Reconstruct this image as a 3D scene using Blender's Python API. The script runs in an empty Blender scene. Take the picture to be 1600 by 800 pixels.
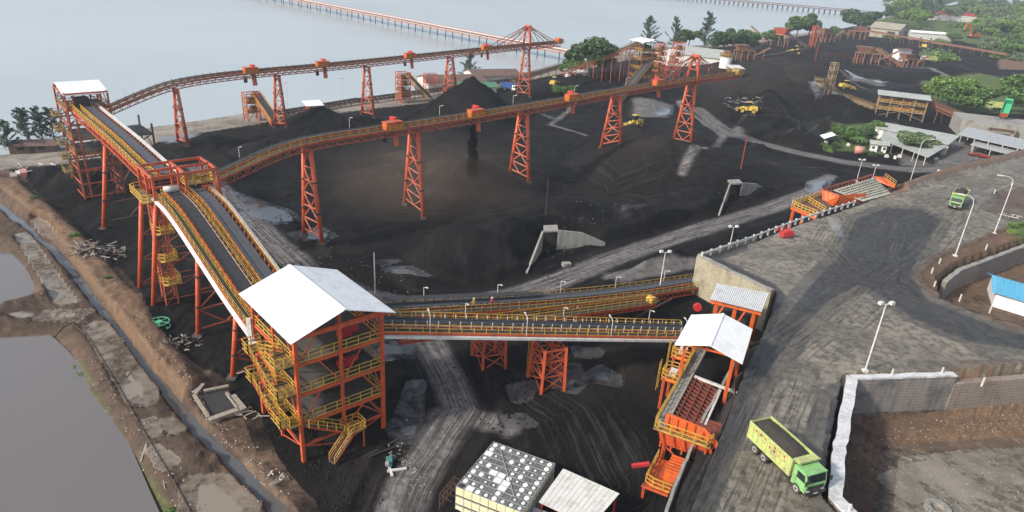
import bpy, bmesh, math, random
import numpy as np
from mathutils import Vector, Matrix, noise as mnoise
R_ = math.radians
random.seed(11)
SC = bpy.context.scene
COL = SC.collection
V = Vector

# ---------------------------------------------------------------- camera, sky, sun, exposure
CH, CF, CPITCH, CROLL = 52.0, 1060.0, R_(23.8), R_(3.69)
F_ = V((0, math.cos(CPITCH), -math.sin(CPITCH)))
U0 = V((0, math.sin(CPITCH), math.cos(CPITCH)))
RR = V((math.cos(CROLL), 0, 0)) + U0 * math.sin(CROLL)
UU = V((-math.sin(CROLL), 0, 0)) + U0 * math.cos(CROLL)
cam = bpy.data.cameras.new('camera'); camo = bpy.data.objects.new('camera', cam); COL.objects.link(camo)
m3 = Matrix((RR, UU, -F_)).transposed()
camo.matrix_world = Matrix.Translation((0, 0, CH)) @ m3.to_4x4()
cam.sensor_width = 36.0; cam.lens = 36.0 * CF / 1600.0
cam.clip_start = 0.5; cam.clip_end = 20000
SC.camera = camo

def P(px, py, z=0.0):
    d = F_ + RR * ((px - 800) / CF) - UU * ((py - 400) / CF)
    t = (z - CH) / d.z
    return V((d.x * t, d.y * t, z))
def PP(px, py, Y):          # point on the pixel's ray at a given world Y
    d = F_ + RR * ((px - 800) / CF) - UU * ((py - 400) / CF)
    t = Y / d.y
    return V((d.x * t, Y, CH + d.z * t))

SUN_EL, SUN_AZ = 34.0, 238.0       # azimuth clockwise from +Y: low sun from the left, a little behind the camera
w = bpy.data.worlds.new('World'); SC.world = w; w.use_nodes = True
nt = w.node_tree; nt.nodes.clear()
sky = nt.nodes.new('ShaderNodeTexSky'); sky.sky_type = 'NISHITA'; sky.sun_disc = False
sky.sun_elevation = R_(SUN_EL); sky.sun_rotation = R_(SUN_AZ)
sky.air_density = 1.0; sky.dust_density = 4.0; sky.ozone_density = 1.5; sky.altitude = 0
bg = nt.nodes.new('ShaderNodeBackground'); bg.inputs[1].default_value = 0.10
wo = nt.nodes.new('ShaderNodeOutputWorld')
# thin bright overcast over the blue: procedural cloud veil
tc = nt.nodes.new('ShaderNodeTexCoord'); cn = nt.nodes.new('ShaderNodeTexNoise'); cn.inputs['Scale'].default_value = 2.2; cn.inputs['Detail'].default_value = 5
cr_ = nt.nodes.new('ShaderNodeMapRange'); cr_.inputs[1].default_value = 0.3; cr_.inputs[2].default_value = 0.7; cr_.inputs[3].default_value = 0.75; cr_.inputs[4].default_value = 1.15
cb = nt.nodes.new('ShaderNodeBackground'); cb.inputs[0].default_value = (0.80, 0.90, 1.0, 1)
cm = nt.nodes.new('ShaderNodeMath'); cm.operation = 'MULTIPLY'; cm.inputs[1].default_value = 0.32
ad = nt.nodes.new('ShaderNodeAddShader')
nt.links.new(tc.outputs['Generated'], cn.inputs['Vector']); nt.links.new(cn.outputs['Fac'], cr_.inputs[0]); sx_ = nt.nodes.new('ShaderNodeSeparateXYZ'); nt.links.new(tc.outputs['Generated'], sx_.inputs[0])
el_ = nt.nodes.new('ShaderNodeMapRange'); el_.inputs[1].default_value = 0.0; el_.inputs[2].default_value = 0.85; el_.inputs[3].default_value = 1.55; el_.inputs[4].default_value = 0.50; nt.links.new(sx_.outputs[2], el_.inputs[0])
cm2 = nt.nodes.new('ShaderNodeMath'); cm2.operation = 'MULTIPLY'; nt.links.new(cr_.outputs[0], cm2.inputs[0]); nt.links.new(el_.outputs[0], cm2.inputs[1]); nt.links.new(cm2.outputs[0], cm.inputs[0]); nt.links.new(cm.outputs[0], cb.inputs[1])
nt.links.new(sky.outputs[0], bg.inputs[0]); nt.links.new(bg.outputs[0], ad.inputs[0]); nt.links.new(cb.outputs[0], ad.inputs[1]); nt.links.new(ad.outputs[0], wo.inputs[0])
sd = bpy.data.lights.new('sun', 'SUN'); sd.energy = 3.2; sd.angle = R_(4.5); sd.color = (1.0, 0.93, 0.82)
so = bpy.data.objects.new('sun', sd); COL.objects.link(so)
az = R_(SUN_AZ); el = R_(SUN_EL)
tosun = V((math.sin(az) * math.cos(el), math.cos(az) * math.cos(el), math.sin(el)))
so.rotation_euler = tosun.to_track_quat('Z', 'Y').to_euler()
SC.view_settings.view_transform = 'Standard'; SC.view_settings.look = 'None'
SC.view_settings.gamma = 1.0; SC.view_settings.use_curve_mapping = False
SC.view_settings.exposure = 0.40
SC.cycles.use_denoising = True
SC.cycles.max_bounces = 6; SC.cycles.diffuse_bounces = 2; SC.cycles.glossy_bounces = 3
SC.cycles.transmission_bounces = 2; SC.cycles.volume_bounces = 0; SC.cycles.transparent_max_bounces = 8
SC.cycles.volume_step_rate = 10; SC.cycles.volume_max_steps = 64

# ---------------------------------------------------------------- node helpers
class NB:
    def __init__(s, name):
        s.m = bpy.data.materials.new(name); s.m.use_nodes = True
        s.t = s.m.node_tree; s.t.nodes.clear()
        s.out = s.n('ShaderNodeOutputMaterial'); s.bs = s.n('ShaderNodeBsdfPrincipled')
        s.l(s.bs.outputs[0], s.out.inputs[0]); s._geo = None
    def n(s, t, **k):
        x = s.t.nodes.new(t)
        for a, b in k.items(): setattr(x, a, b)
        return x
    def l(s, a, b): s.t.links.new(a, b)
    def put(s, inp, v):
        if isinstance(v, (int, float)): inp.default_value = v
        elif isinstance(v, (tuple, list)): inp.default_value = (*v, 1.0)[:len(inp.default_value)] if len(v) == 3 else v
        else: s.l(v, inp)
    def pos(s):
        if s._geo is None: s._geo = s.n('ShaderNodeNewGeometry')
        return s._geo.outputs['Position']
    def obj(s): return s.n('ShaderNodeTexCoord').outputs['Object']
    def noise(s, scale, detail=4, rough=0.6, vec=None, dist=0.0, dim='3D'):
        x = s.n('ShaderNodeTexNoise'); x.noise_dimensions = dim
        s.put(x.inputs['Vector'], vec if vec is not None else s.pos())
        x.inputs['Scale'].default_value = scale; x.inputs['Detail'].default_value = detail
        x.inputs['Roughness'].default_value = rough; x.inputs['Distortion'].default_value = dist
        return x.outputs['Fac']
    def math(s, op, a, b=0.0, c=None, clamp=False):
        x = s.n('ShaderNodeMath', operation=op, use_clamp=clamp)
        s.put(x.inputs[0], a); s.put(x.inputs[1], b)
        if c is not None: s.put(x.inputs[2], c)
        return x.outputs[0]
    def ramp(s, v, lo, hi, a=0.0, b=1.0):
        x = s.n('ShaderNodeMapRange', interpolation_type='SMOOTHSTEP')
        s.put(x.inputs['Value'], v)
        for i, q in zip((1, 2, 3, 4), (lo, hi, a, b)): s.put(x.inputs[i], q)
        return x.outputs[0]
    def mix(s, f, a, b, mode='MIX'):
        x = s.n('ShaderNodeMix', data_type='RGBA', blend_type=mode)
        s.put(x.inputs[0], f); s.put(x.inputs[6], a); s.put(x.inputs[7], b)
        return x.outputs[2]
    def attr(s, name, vec=False):
        x = s.n('ShaderNodeAttribute'); x.attribute_name = name
        return x.outputs['Vector' if vec else 'Fac']
    def scalev(s, v, sc):
        x = s.n('ShaderNodeMapping'); s.put(x.inputs[0], v); x.inputs['Scale'].default_value = sc
        return x.outputs[0]
    def bump(s, h, strength=0.5, dist=0.1):
        x = s.n('ShaderNodeBump'); s.put(x.inputs['Strength'], strength); x.inputs['Distance'].default_value = dist
        s.l(h, x.inputs['Height']); s.l(x.outputs[0], s.bs.inputs['Normal'])
    def fin(s, col, rough=0.8, metal=0.0, spec=0.5):
        s.put(s.bs.inputs['Base Color'], col); s.put(s.bs.inputs['Roughness'], rough)
        s.put(s.bs.inputs['Metallic'], metal); s.put(s.bs.inputs['Specular IOR Level'], spec)
        return s.m

def paint(name, c, dirt=(0.05, 0.045, 0.04), amt=0.35, rough=0.5, scale=0.9, metal=0.0, var=0.12, ledge=0.0):
    b = NB(name)
    n1 = b.noise(scale, 5, 0.65); n2 = b.noise(scale * 9, 3, 0.6)
    c2 = tuple(x * (1 - var * 2) for x in c)
    base = b.mix(b.ramp(n2, 0.35, 0.7), c, c2)
    d = b.ramp(b.math('ADD', n1, b.math('MULTIPLY', n2, 0.25)), 0.55, 0.85)
    col = b.mix(b.math('MULTIPLY', d, amt), base, dirt)
    if ledge > 0:
        b.pos(); sz = b.n('ShaderNodeSeparateXYZ'); b.l(b._geo.outputs['True Normal'], sz.inputs[0])
        col = b.mix(b.math('MULTIPLY', b.math('MULTIPLY', b.ramp(sz.outputs[2], 0.4, 0.9), b.ramp(n1, 0.3, 0.6, 0.4, 1.0)), ledge), col, (0.035, 0.030, 0.028))
        st = b.noise(1.0, 4, 0.7, vec=b.scalev(b.pos(), (3, 3, 0.35))); col = b.mix(b.math('MULTIPLY', b.ramp(st, 0.55, 0.75), 0.5), col, (0.10, 0.035, 0.02))
    b.bump(n2, 0.15, 0.02)
    return b.fin(col, b.ramp(d, 0, 1, rough, min(1, rough + 0.3)), metal)

M = {}
M['orange'] = paint('orange_steel', (0.64, 0.105, 0.034), amt=0.45, ledge=0.75)
M['red_orange'] = paint('faded_orange_steel', (0.54, 0.115, 0.055), amt=0.5, ledge=0.8)
M['dull_orange'] = paint('dusty_orange_steel', (0.30, 0.115, 0.06), amt=0.6, ledge=0.8)
M['hopper_orange'] = paint('hopper_orange_paint', (0.72, 0.13, 0.022), amt=0.4, ledge=0.45)
M['yellow'] = paint('yellow_handrail_paint', (0.64, 0.38, 0.05), amt=0.4, ledge=0.3)
M['dull_yellow'] = paint('dusty_yellow_paint', (0.40, 0.26, 0.08), amt=0.5, ledge=0.5)
M['loader_yellow'] = paint('loader_yellow_paint', (0.72, 0.50, 0.06), amt=0.45)
M['white'] = paint('white_roof_sheet', (0.80, 0.81, 0.82), dirt=(0.42, 0.40, 0.37), amt=0.4, rough=0.45, scale=0.45, var=0.03)
M['off_white'] = paint('dusty_white_paint', (0.66, 0.65, 0.62), dirt=(0.25, 0.22, 0.2), amt=0.45, rough=0.6)
M['roof_grey'] = paint('weathered_roof_sheet', (0.42, 0.44, 0.41), dirt=(0.2, 0.19, 0.17), amt=0.5, rough=0.6, scale=0.3)
M['roof_brown'] = paint('rusty_roof_sheet', (0.16, 0.10, 0.08), dirt=(0.09, 0.07, 0.06), amt=0.5, rough=0.7, scale=0.3)
M['roof_blue'] = paint('blue_roof_sheet', (0.10, 0.38, 0.58), dirt=(0.2, 0.25, 0.3), amt=0.2, rough=0.4, scale=0.3)
M['beige'] = paint('dusty_pale_steel', (0.40, 0.29, 0.18), amt=0.5, ledge=0.5)
M['pinkish'] = paint('dull_pinkish_steel', (0.36, 0.17, 0.11), amt=0.5, ledge=0.6)  # dull pinkish variant of the orange steel for the far machines
M['galv'] = paint('galvanised_steel', (0.50, 0.51, 0.51), amt=0.3, rough=0.45, metal=0.3)
M['grating'] = paint('coal_dusty_walkway', (0.085, 0.08, 0.078), amt=0.6, rough=0.8, scale=1.5)
M['walk'] = paint('coal_covered_walkway', (0.04, 0.037, 0.036), amt=0.4, rough=0.9, scale=1.5)
M['letter'] = paint('faded_red_lettering', (0.60, 0.16, 0.08), amt=0.4)
M['belt'] = paint('rubber_belt', (0.035, 0.036, 0.04), dirt=(0.02, 0.02, 0.02), amt=0.5, rough=0.6, scale=2)
M['belt_grey'] = paint('worn_rubber_belt', (0.085, 0.088, 0.098), dirt=(0.03, 0.03, 0.03), amt=0.5, rough=0.55, scale=2)
M['dark'] = paint('dark_steel', (0.035, 0.033, 0.033), amt=0.3, rough=0.6)
M['rust'] = paint('rusty_steel', (0.13, 0.06, 0.045), amt=0.6, rough=0.8)
M['red'] = paint('red_paint', (0.55, 0.03, 0.035), amt=0.3, rough=0.45)
M['lime'] = paint('lime_green_paint', (0.50, 0.57, 0.21), dirt=(0.16, 0.15, 0.10), amt=0.55, rough=0.4)
M['green_cab'] = paint('green_cab_paint', (0.25, 0.52, 0.20), dirt=(0.14, 0.13, 0.09), amt=0.4, rough=0.35)
M['green'] = paint('green_paint', (0.05, 0.40, 0.20), dirt=(0.1, 0.1, 0.08), amt=0.3, rough=0.45)
M['tyre'] = paint('dusty_tyre_rubber', (0.035, 0.034, 0.033), dirt=(0.12, 0.10, 0.08), amt=0.6, rough=0.9, scale=2)
M['rim'] = paint('dusty_wheel_rim', (0.32, 0.31, 0.29), amt=0.4)
M['glass'] = paint('dark_vehicle_glass', (0.02, 0.03, 0.03), amt=0.1, rough=0.08)
M['blue'] = paint('blue_paint', (0.03, 0.09, 0.30), amt=0.3)
M['coal'] = None
M['skin'] = paint('skin', (0.30, 0.17, 0.10), amt=0.0)
M['hivis'] = paint('orange_work_clothes', (0.85, 0.20, 0.03), amt=0.1, rough=0.8)
M['cloth'] = paint('dark_work_trousers', (0.04, 0.04, 0.05), amt=0.1, rough=0.9)
M['tank_white'] = paint('translucent_white_plastic', (0.82, 0.83, 0.80), dirt=(0.4, 0.38, 0.3), amt=0.2, rough=0.4, scale=1.2)
M['tank_cream'] = paint('cream_tote_plastic', (0.78, 0.76, 0.50), dirt=(0.5, 0.42, 0.2), amt=0.5, rough=0.4, scale=0.8)  # cream tone of the tote sides, yellower than the lids
M['tank_dark'] = paint('coal_dusted_tank_top', (0.11, 0.11, 0.115), dirt=(0.25, 0.25, 0.25), amt=0.4, rough=0.7, scale=1.5)
M['timber'] = paint('grey_timber', (0.34, 0.30, 0.25), amt=0.5, rough=0.85, scale=2)
M['bark'] = paint('bark', (0.12, 0.09, 0.07), amt=0.3, rough=0.9, scale=3)

def coal_mat():
    b = NB('coal'); n = b.noise(0.6, 6, 0.7); n2 = b.noise(5, 4, 0.7)
    c = b.mix(b.ramp(n, 0.35, 0.7), (0.009, 0.009, 0.010), (0.024, 0.022, 0.021))
    b.bump(n2, 0.6, 0.15); return b.fin(c, 0.85, 0, 0.15)
M['coal'] = coal_mat()

def concrete_mat(name, c, course=0.0, stain=(0.10, 0.08, 0.06), amt=0.7, moss=False):
    b = NB(name)
    p = b.pos()
    n1 = b.noise(0.25, 5, 0.65); n2 = b.noise(3.0, 5, 0.65)
    streak = b.noise(1.0, 4, 0.6, vec=b.scalev(p, (1.6, 1.6, 0.12)))
    col = b.mix(b.ramp(n2, 0.3, 0.75), c, tuple(x * 0.72 for x in c))
    col = b.mix(b.math('MULTIPLY', b.ramp(streak, 0.45, 0.7), amt * 0.6), col, stain)
    col = b.mix(b.math('MULTIPLY', b.ramp(n1, 0.5, 0.7), amt), col, stain)
    if course > 0:
        x = b.n('ShaderNodeSeparateXYZ'); b.l(p, x.inputs[0])
        fr = b.math('FRACT', b.math('MULTIPLY', x.outputs[2], 1.0 / course))
        line = b.math('SUBTRACT', 1.0, b.ramp(b.math('ABSOLUTE', b.math('SUBTRACT', fr, 0.5)), 0.40, 0.48))
        line = b.math('SUBTRACT', 1.0, line)
        col = b.mix(b.math('MULTIPLY', line, 0.55), col, tuple(x * 0.35 for x in c))
        b.bump(b.math('SUBTRACT', n2, line), 0.6, 0.08)
    else: b.bump(n2, 0.4, 0.05)
    return b.fin(col, 0.85)
M['wall_yellow'] = concrete_mat('stained_masonry_wall', (0.42, 0.38, 0.28), 0.5, (0.16, 0.11, 0.06), 0.6)
M['wall_dark'] = concrete_mat('dark_patched_block_wall', (0.26, 0.235, 0.215), 0.42, (0.07, 0.075, 0.085), 0.75)  # darker grey patches spread over the blocks by noise
M['wall_brown'] = concrete_mat('mud_stained_wall', (0.29, 0.245, 0.215), 0.45, (0.15, 0.085, 0.05), 0.6)
M['concrete'] = concrete_mat('grey_concrete', (0.33, 0.32, 0.29), 0.0, (0.08, 0.075, 0.07), 0.7)
M['coping'] = concrete_mat('white_coping', (0.62, 0.63, 0.64), 0.0, (0.2, 0.2, 0.2), 0.5)

def leaf_mat(name, c1, c2):
    b = NB(name)
    rnd = b.n('ShaderNodeNewGeometry').outputs['Random Per Island']
    n = b.noise(0.5, 3, 0.6)
    col = b.mix(rnd, c1, c2)
    col = b.mix(b.ramp(n, 0.4, 0.65), col, tuple(x * 0.6 for x in c1))
    m = b.fin(col, 0.6, 0, 0.3)
    return m
M['leaf'] = leaf_mat('broad_leaves', (0.065, 0.135, 0.035), (0.15, 0.25, 0.065))
M['leaf_dark'] = leaf_mat('dark_leaves', (0.045, 0.095, 0.04), (0.095, 0.16, 0.065))
M['leaf_pine'] = leaf_mat('needle_leaves', (0.07, 0.11, 0.085), (0.12, 0.17, 0.12))
M['leaf_bright'] = leaf_mat('bright_leaves', (0.12, 0.22, 0.045), (0.22, 0.34, 0.085))
M['leaf_pale'] = leaf_mat('dusty_pale_leaves', (0.12, 0.18, 0.085), (0.22, 0.28, 0.15))

# ---------------------------------------------------------------- geometry helpers
def children_of(o): return [c for c in bpy.data.objects if c.parent == o]
KIDS = {}
def link(o, parent=None):
    COL.objects.link(o)
    if parent is not None:
        o.parent = parent; KIDS.setdefault(parent.name, []).append(o)
    return o
def world_off(p):
    v = V((0, 0, 0))
    while p is not None: v = v + p.location; p = p.parent
    return v
class MB:
    def __init__(s): s.v = []; s.f = []
    def quad8(s, p):
        i = len(s.v); s.v += p
        s.f += [(i, i+3, i+2, i+1), (i+4, i+5, i+6, i+7), (i, i+1, i+5, i+4), (i+1, i+2, i+6, i+5), (i+2, i+3, i+7, i+6), (i+3, i, i+4, i+7)]
        return s
    def box(s, c, d, a=0.0):
        c = V(c); x, y, z = d[0] / 2, d[1] / 2, d[2] / 2; ca, sa = math.cos(a), math.sin(a)
        pts = []
        for zz in (-z, z):
            for xx, yy in ((-x, -y), (x, -y), (x, y), (-x, y)):
                pts.append(c + V((xx * ca - yy * sa, xx * sa + yy * ca, zz)))
        return s.quad8(pts)
    def bar(s, p, q, w, h=None, up=None):
        p = V(p); q = V(q); h = w if h is None else h; d = q - p
        if d.length < 1e-6: return s
        d.normalize(); u = V(up) if up else V((0, 0, 1))
        if abs(d.dot(u)) > 0.98: u = V((1, 0, 0)) if abs(d.x) < 0.9 else V((0, 1, 0))
        r = d.cross(u).normalized(); u = r.cross(d)
        a = [r * (-w / 2) + u * (-h / 2), r * (w / 2) + u * (-h / 2), r * (w / 2) + u * (h / 2), r * (-w / 2) + u * (h / 2)]
        return s.quad8([p + k for k in a] + [q + k for k in a])
    def tube(s, p, q, r, n=6, r2=None, cap=True):
        p = V(p); q = V(q); r2 = r if r2 is None else r2; d = (q - p).normalized()
        u = V((0, 0, 1)) if abs(d.z) < 0.95 else V((1, 0, 0))
        a = d.cross(u).normalized(); b = d.cross(a); i = len(s.v)
        for c, rr in ((p, r), (q, r2)):
            for k in range(n):
                t = 2 * math.pi * k / n; s.v.append(c + a * (rr * math.cos(t)) + b * (rr * math.sin(t)))
        for k in range(n): s.f.append((i + k, i + (k + 1) % n, i + n + (k + 1) % n, i + n + k))
        if cap: s.f.append(tuple(i + k for k in reversed(range(n)))); s.f.append(tuple(i + n + k for k in range(n)))
        return s
    def poly(s, pts):
        i = len(s.v); s.v += [V(p) for p in pts]; s.f.append(tuple(range(i, i + len(pts)))); return s
    def slab(s, pts, t=0.1, d=(0, 0, -1)):      # polygon with thickness t along d
        d = V(d); n = len(pts); i = len(s.v); pts = [V(p) for p in pts]
        s.v += pts + [p + d * t for p in pts]
        s.f.append(tuple(range(i, i + n))); s.f.append(tuple(i + n + k for k in reversed(range(n))))
        for k in range(n): s.f.append((i + k, i + n + k, i + n + (k + 1) % n, i + (k + 1) % n))
        return s
    def prism(s, p2, z0, z1): return s.slab([(p[0], p[1], z1) for p in p2], z1 - z0)
    def cone(s, c, r1, r2, h, n=12): return s.tube(c, V(c) + V((0, 0, h)), r1, n, r2)
    def build(s, name, mat, parent=None, smooth=False, loc=None):
        off = world_off(parent) + (V(loc) if loc else V((0, 0, 0)))
        me = bpy.data.meshes.new(name)
        me.from_pydata([tuple(p - off) for p in s.v], [], s.f)
        me.materials.append(M[mat] if isinstance(mat, str) else mat)
        if smooth: me.polygons.foreach_set('use_smooth', [True] * len(me.polygons))
        o = bpy.data.objects.new(name, me)
        if loc: o.location = loc
        return link(o, parent)
def tag(o, label=None, cat=None, group=None, kind=None):
    if label: o['label'] = label
    if cat: o['category'] = cat
    if group: o['group'] = group
    if kind: o['kind'] = kind
    return o
def thing(name, label, cat, loc=(0, 0, 0), group=None, rz=0.0):
    o = bpy.data.objects.new(name, None); o.location = loc; o.rotation_euler = (0, 0, rz); o.empty_display_size = 0.5
    link(o); return tag(o, label, cat, group)
def dup(o, parent=None, loc=None, rz=None, label=None, scale=None, group=None, rot=None):
    c = o.copy(); COL.objects.link(c)
    if parent is not None: c.parent = parent; KIDS.setdefault(parent.name, []).append(c)
    if loc is not None: c.location = loc
    if rz is not None: c.rotation_euler = (0, 0, rz)
    if rot is not None: c.rotation_euler = rot
    if scale is not None: c.scale = scale if hasattr(scale, '__len__') else (scale,) * 3
    if label: c['label'] = label
    if group: c['group'] = group
    for k in list(KIDS.get(o.name, [])): dup(k, c)
    return c
def struct(o, kind='structure'): o['kind'] = kind; return o
def resample(pts, step):
    pts = [V(p) for p in pts]; out = [pts[0].copy()]; acc = 0.0
    L = sum((b - a).length for a, b in zip(pts, pts[1:])); n = max(1, round(L / step)); st = L / n; need = st
    for a, b in zip(pts, pts[1:]):
        l = (b - a).length; pos = 0.0
        while pos + need <= l + 1e-6:
            pos += need; out.append(a.lerp(b, min(1, pos / l))); need = st
        need -= (l - pos)
        if need < 1e-6: need = st
    if (out[-1] - pts[-1]).length > 0.01: out.append(pts[-1].copy())
    return out
def smooth_path(pts, it=3):
    pts = [V(p) for p in pts]
    for _ in range(it):
        q = [pts[0]]
        for a, b in zip(pts, pts[1:]): q += [a.lerp(b, 0.25), a.lerp(b, 0.75)]
        pts = q + [pts[-1]]
    return pts
def sides(path):
    out = []
    for i in range(len(path)):
        a = path[max(0, i - 1)]; b = path[min(len(path) - 1, i + 1)]
        d = b - a; h = V((d.x, d.y, 0)).normalized(); out.append(V((h.y, -h.x, 0)))      # right-hand side
    return out
def sweep(mb, path, sd, so, uo, w, h):
    i = len(mb.v); n = len(path)
    for p, s in zip(path, sd):
        c = p + s * so + V((0, 0, uo))
        mb.v += [c - s * (w / 2) - V((0, 0, h / 2)), c + s * (w / 2) - V((0, 0, h / 2)), c + s * (w / 2) + V((0, 0, h / 2)), c - s * (w / 2) + V((0, 0, h / 2))]
    for k in range(n - 1):
        a = i + 4 * k
        for j in range(4): mb.f.append((a + j, a + (j + 1) % 4, a + 4 + (j + 1) % 4, a + 4 + j))
    mb.f.append((i, i + 3, i + 2, i + 1)); e = i + 4 * (n - 1); mb.f.append((e, e + 1, e + 2, e + 3))
    return mb
# ---------------------------------------------------------------- terrain
ZP = 7.0                                             # level of the raised haul road
def W2(pts, z=0.0): return [tuple(P(x, y, z).xy) for x, y in pts]
PLAT = W2([(1040, 880), (1048, 830), (1085, 735), (1122, 650), (1150, 575), (1182, 515), (1205, 456), (1092, 401), (1180, 372), (1245, 347), (1330, 320), (1385, 298), (1470, 268), (1600, 236), (1800, 190)], ZP)
_e = P(1800, 190, ZP); PLAT += [(_e.x + 60, _e.y), (_e.x + 60, 10), (12, 10)]
PITA = W2([(1331, 592), (1490, 586), (1620, 576), (1850, 555), (1850, 1000), (1420, 1000), (1330, 806), (1303, 776), (1312, 700)], ZP)
PITB = W2([(1449, 430), (1462, 452), (1500, 474), (1560, 497), (1640, 517), (1850, 545), (1850, 330), (1610, 352), (1580, 362), (1530, 385), (1478, 405)], ZP)
POND1 = W2([(-200, 548), (0, 535), (72, 531), (100, 565), (125, 625), (172, 690), (205, 745), (236, 805), (250, 850), (-200, 900)], -0.9)
POND2 = W2([(-200, 430), (-60, 395), (0, 398), (22, 418), (36, 445), (33, 466), (0, 474), (-200, 490)], -0.9)
DITCH = W2([(-60, 290), (0, 322), (52, 362), (92, 398), (120, 432), (150, 475), (182, 512), (214, 556), (246, 596), (276, 632), (308, 672), (345, 706), (388, 748), (436, 800), (470, 840)], -0.6)
MTRK = W2([(-60, 470), (60, 492), (130, 500), (165, 540), (195, 590), (228, 645), (262, 700), (305, 755), (350, 800), (390, 850)], 0.2)
MTRK2 = W2([(10, 345), (50, 385), (88, 440), (120, 490)], 0.3)
BUND = W2([(-50, 268), (8, 283), (62, 325), (110, 372), (150, 420), (185, 462), (215, 500), (245, 548), (285, 600)], 1.0)
PITB2 = W2([(1470, 446), (1500, 422), (1600, 385), (1850, 300)], 5.6) + W2([(1850, 545), (1640, 517), (1560, 497), (1500, 476), (1480, 466)], ZP)
COAST = W2([(-900, 330), (-300, 275), (0, 243), (95, 234), (215, 203), (300, 191), (385, 178), (470, 168), (640, 150), (780, 120), (850, 108), (900, 98), (1000, 78), (1130, 68), (1200, 58), (1330, 44), (1385, 30), (1420, 12), (1470, 4), (1520, -4)], -1.5)
COAST += [(2500, 2300), (3500, 2300), (3500, -500), (-900, -500), (-900, 300)]

def seg_d(X, Y, pts, closed=True):
    n = len(pts); best = np.full(X.shape, 1e9); along = np.zeros(X.shape); sgn = np.zeros(X.shape); acc = 0.0
    for i in range(n if closed else n - 1):
        ax, ay = pts[i]; bx, by = pts[(i + 1) % n]; dx, dy = bx - ax, by - ay; L2 = dx * dx + dy * dy + 1e-9; L = math.sqrt(L2)
        t = np.clip(((X - ax) * dx + (Y - ay) * dy) / L2, 0, 1)
        d = np.hypot(X - ax - t * dx, Y - ay - t * dy)
        k = d < best; best = np.where(k, d, best); along = np.where(k, acc + t * L, along)
        sgn = np.where(k, np.sign(dx * (Y - ay) - dy * (X - ax)), sgn); acc += L
    return best, along, sgn
def sdf(X, Y, pts, lim=60.0):
    out = np.full(X.shape, -lim); xs = [p[0] for p in pts]; ys = [p[1] for p in pts]
    k = (X > min(xs) - lim) & (X < max(xs) + lim) & (Y > min(ys) - lim) & (Y < max(ys) + lim)
    x, y = X[k], Y[k]
    if x.size == 0: return out
    d, _, _ = seg_d(x, y, pts); ins = np.zeros(x.shape, bool); n = len(pts)
    for i in range(n):
        ax, ay = pts[i]; bx, by = pts[(i + 1) % n]
        if ay == by: continue
        c = ((ay > y) != (by > y)) & (x < (bx - ax) * (y - ay) / (by - ay) + ax); ins ^= c
    out[k] = np.where(ins, d, -d); return out
def sst(x, a, b): t = np.clip((x - a) / (b - a), 0, 1); return t * t * (3 - 2 * t)
_rs = np.random.RandomState(5)
_G = _rs.rand(256, 256)
def vnoise(x, y):
    xi = np.floor(x).astype(int); yi = np.floor(y).astype(int); fx = x - xi; fy = y - yi
    fx = fx * fx * (3 - 2 * fx); fy = fy * fy * (3 - 2 * fy); g = lambda a, b: _G[a % 256, b % 256]
    return (g(xi, yi) * (1 - fx) + g(xi + 1, yi) * fx) * (1 - fy) + (g(xi, yi + 1) * (1 - fx) + g(xi + 1, yi + 1) * fx) * fy - 0.5
def fbm(x, y, sc, oct=5, rid=False):
    s = np.zeros(x.shape); a = 1.0; t = 0.0
    for o in range(oct):
        n = vnoise(x / sc * 2 ** o + 17.3 * o, y / sc * 2 ** o - 9.1 * o)
        s += a * ((0.5 - 2 * np.abs(n)) if rid else n); t += a; a *= 0.52
    return s / t
# coal piles: apex pixel, height, radius (m)
PILES = [(1040, 222, 9.0, 36), (985, 200, 7.0, 22), (1120, 236, 5.0, 24), (737, 138, 10, 22), (690, 168, 5, 18), (790, 160, 4, 16), (500, 170, 7.5, 20), (460, 205, 3.5, 18), (560, 183, 3, 18),
         (736, 256, 7.0, 24), (640, 260, 5, 24), (690, 262, 5, 22), (850, 262, 2.5, 22), (868, 346, 5.2, 17), (800, 350, 4.8, 19), (740, 365, 4.2, 18), (905, 320, 5.0, 20), (960, 325, 3.2, 17), (1030, 330, 3.0, 17), (1090, 300, 3.2, 16), (1150, 282, 3.4, 13), (1100, 345, 2.2, 9),
         (1205, 118, 10, 48), (1200, 150, 7, 17), (1262, 128, 6, 16), (1130, 165, 4, 15), (1232, 185, 3.5, 13),  (1150, 150, 5, 30), (1262, 135, 7, 28), (1290, 100, 8, 40), (1345, 75, 6, 55), (1240, 90, 7, 45), (1180, 95, 6, 40), (1130, 98, 7, 40), (1440, 92, 4, 26), (1490, 105, 6, 48), (1400, 110, 3.5, 40), (1240, 205, 3.5, 16), (1300, 190, 2.5, 14), (1205, 215, 2.6, 12), (1330, 165, 3, 20),
         (905, 118, 7, 32), (960, 112, 7, 34), (860, 140, 4, 24), (935, 135, 5, 24), (985, 145, 4, 22), (120, 262, 3.5, 9), (75, 265, 2.5, 9), (330, 215, 2.5, 16), (420, 225, 2.5, 18), (350, 250, 1.5, 16),
         (250, 455, 1.5, 9), (225, 420, 1.0, 8), (640, 610, 0.8, 7), (960, 640, 1.0, 14), (1000, 560, 1.2, 8), (1010, 690, 1.0, 8), (760, 610, 0.6, 8), (560, 440, 1.6, 12), (640, 450, 1.2, 12), (1010, 385, 2.0, 11)]
PILES = [(P(a, b, c).x, P(a, b, c).y, c * (1.0 if b < 125 else 1.3 if b < 160 else 1.12), d * (0.72 if b < 125 else 0.84 if b < 160 else 0.76)) for a, b, c, d in PILES]
ROADL = W2([(600, 870), (640, 760), (690, 680), (720, 640), (700, 590), (668, 535), (640, 490), (600, 468)], 0)
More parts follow.
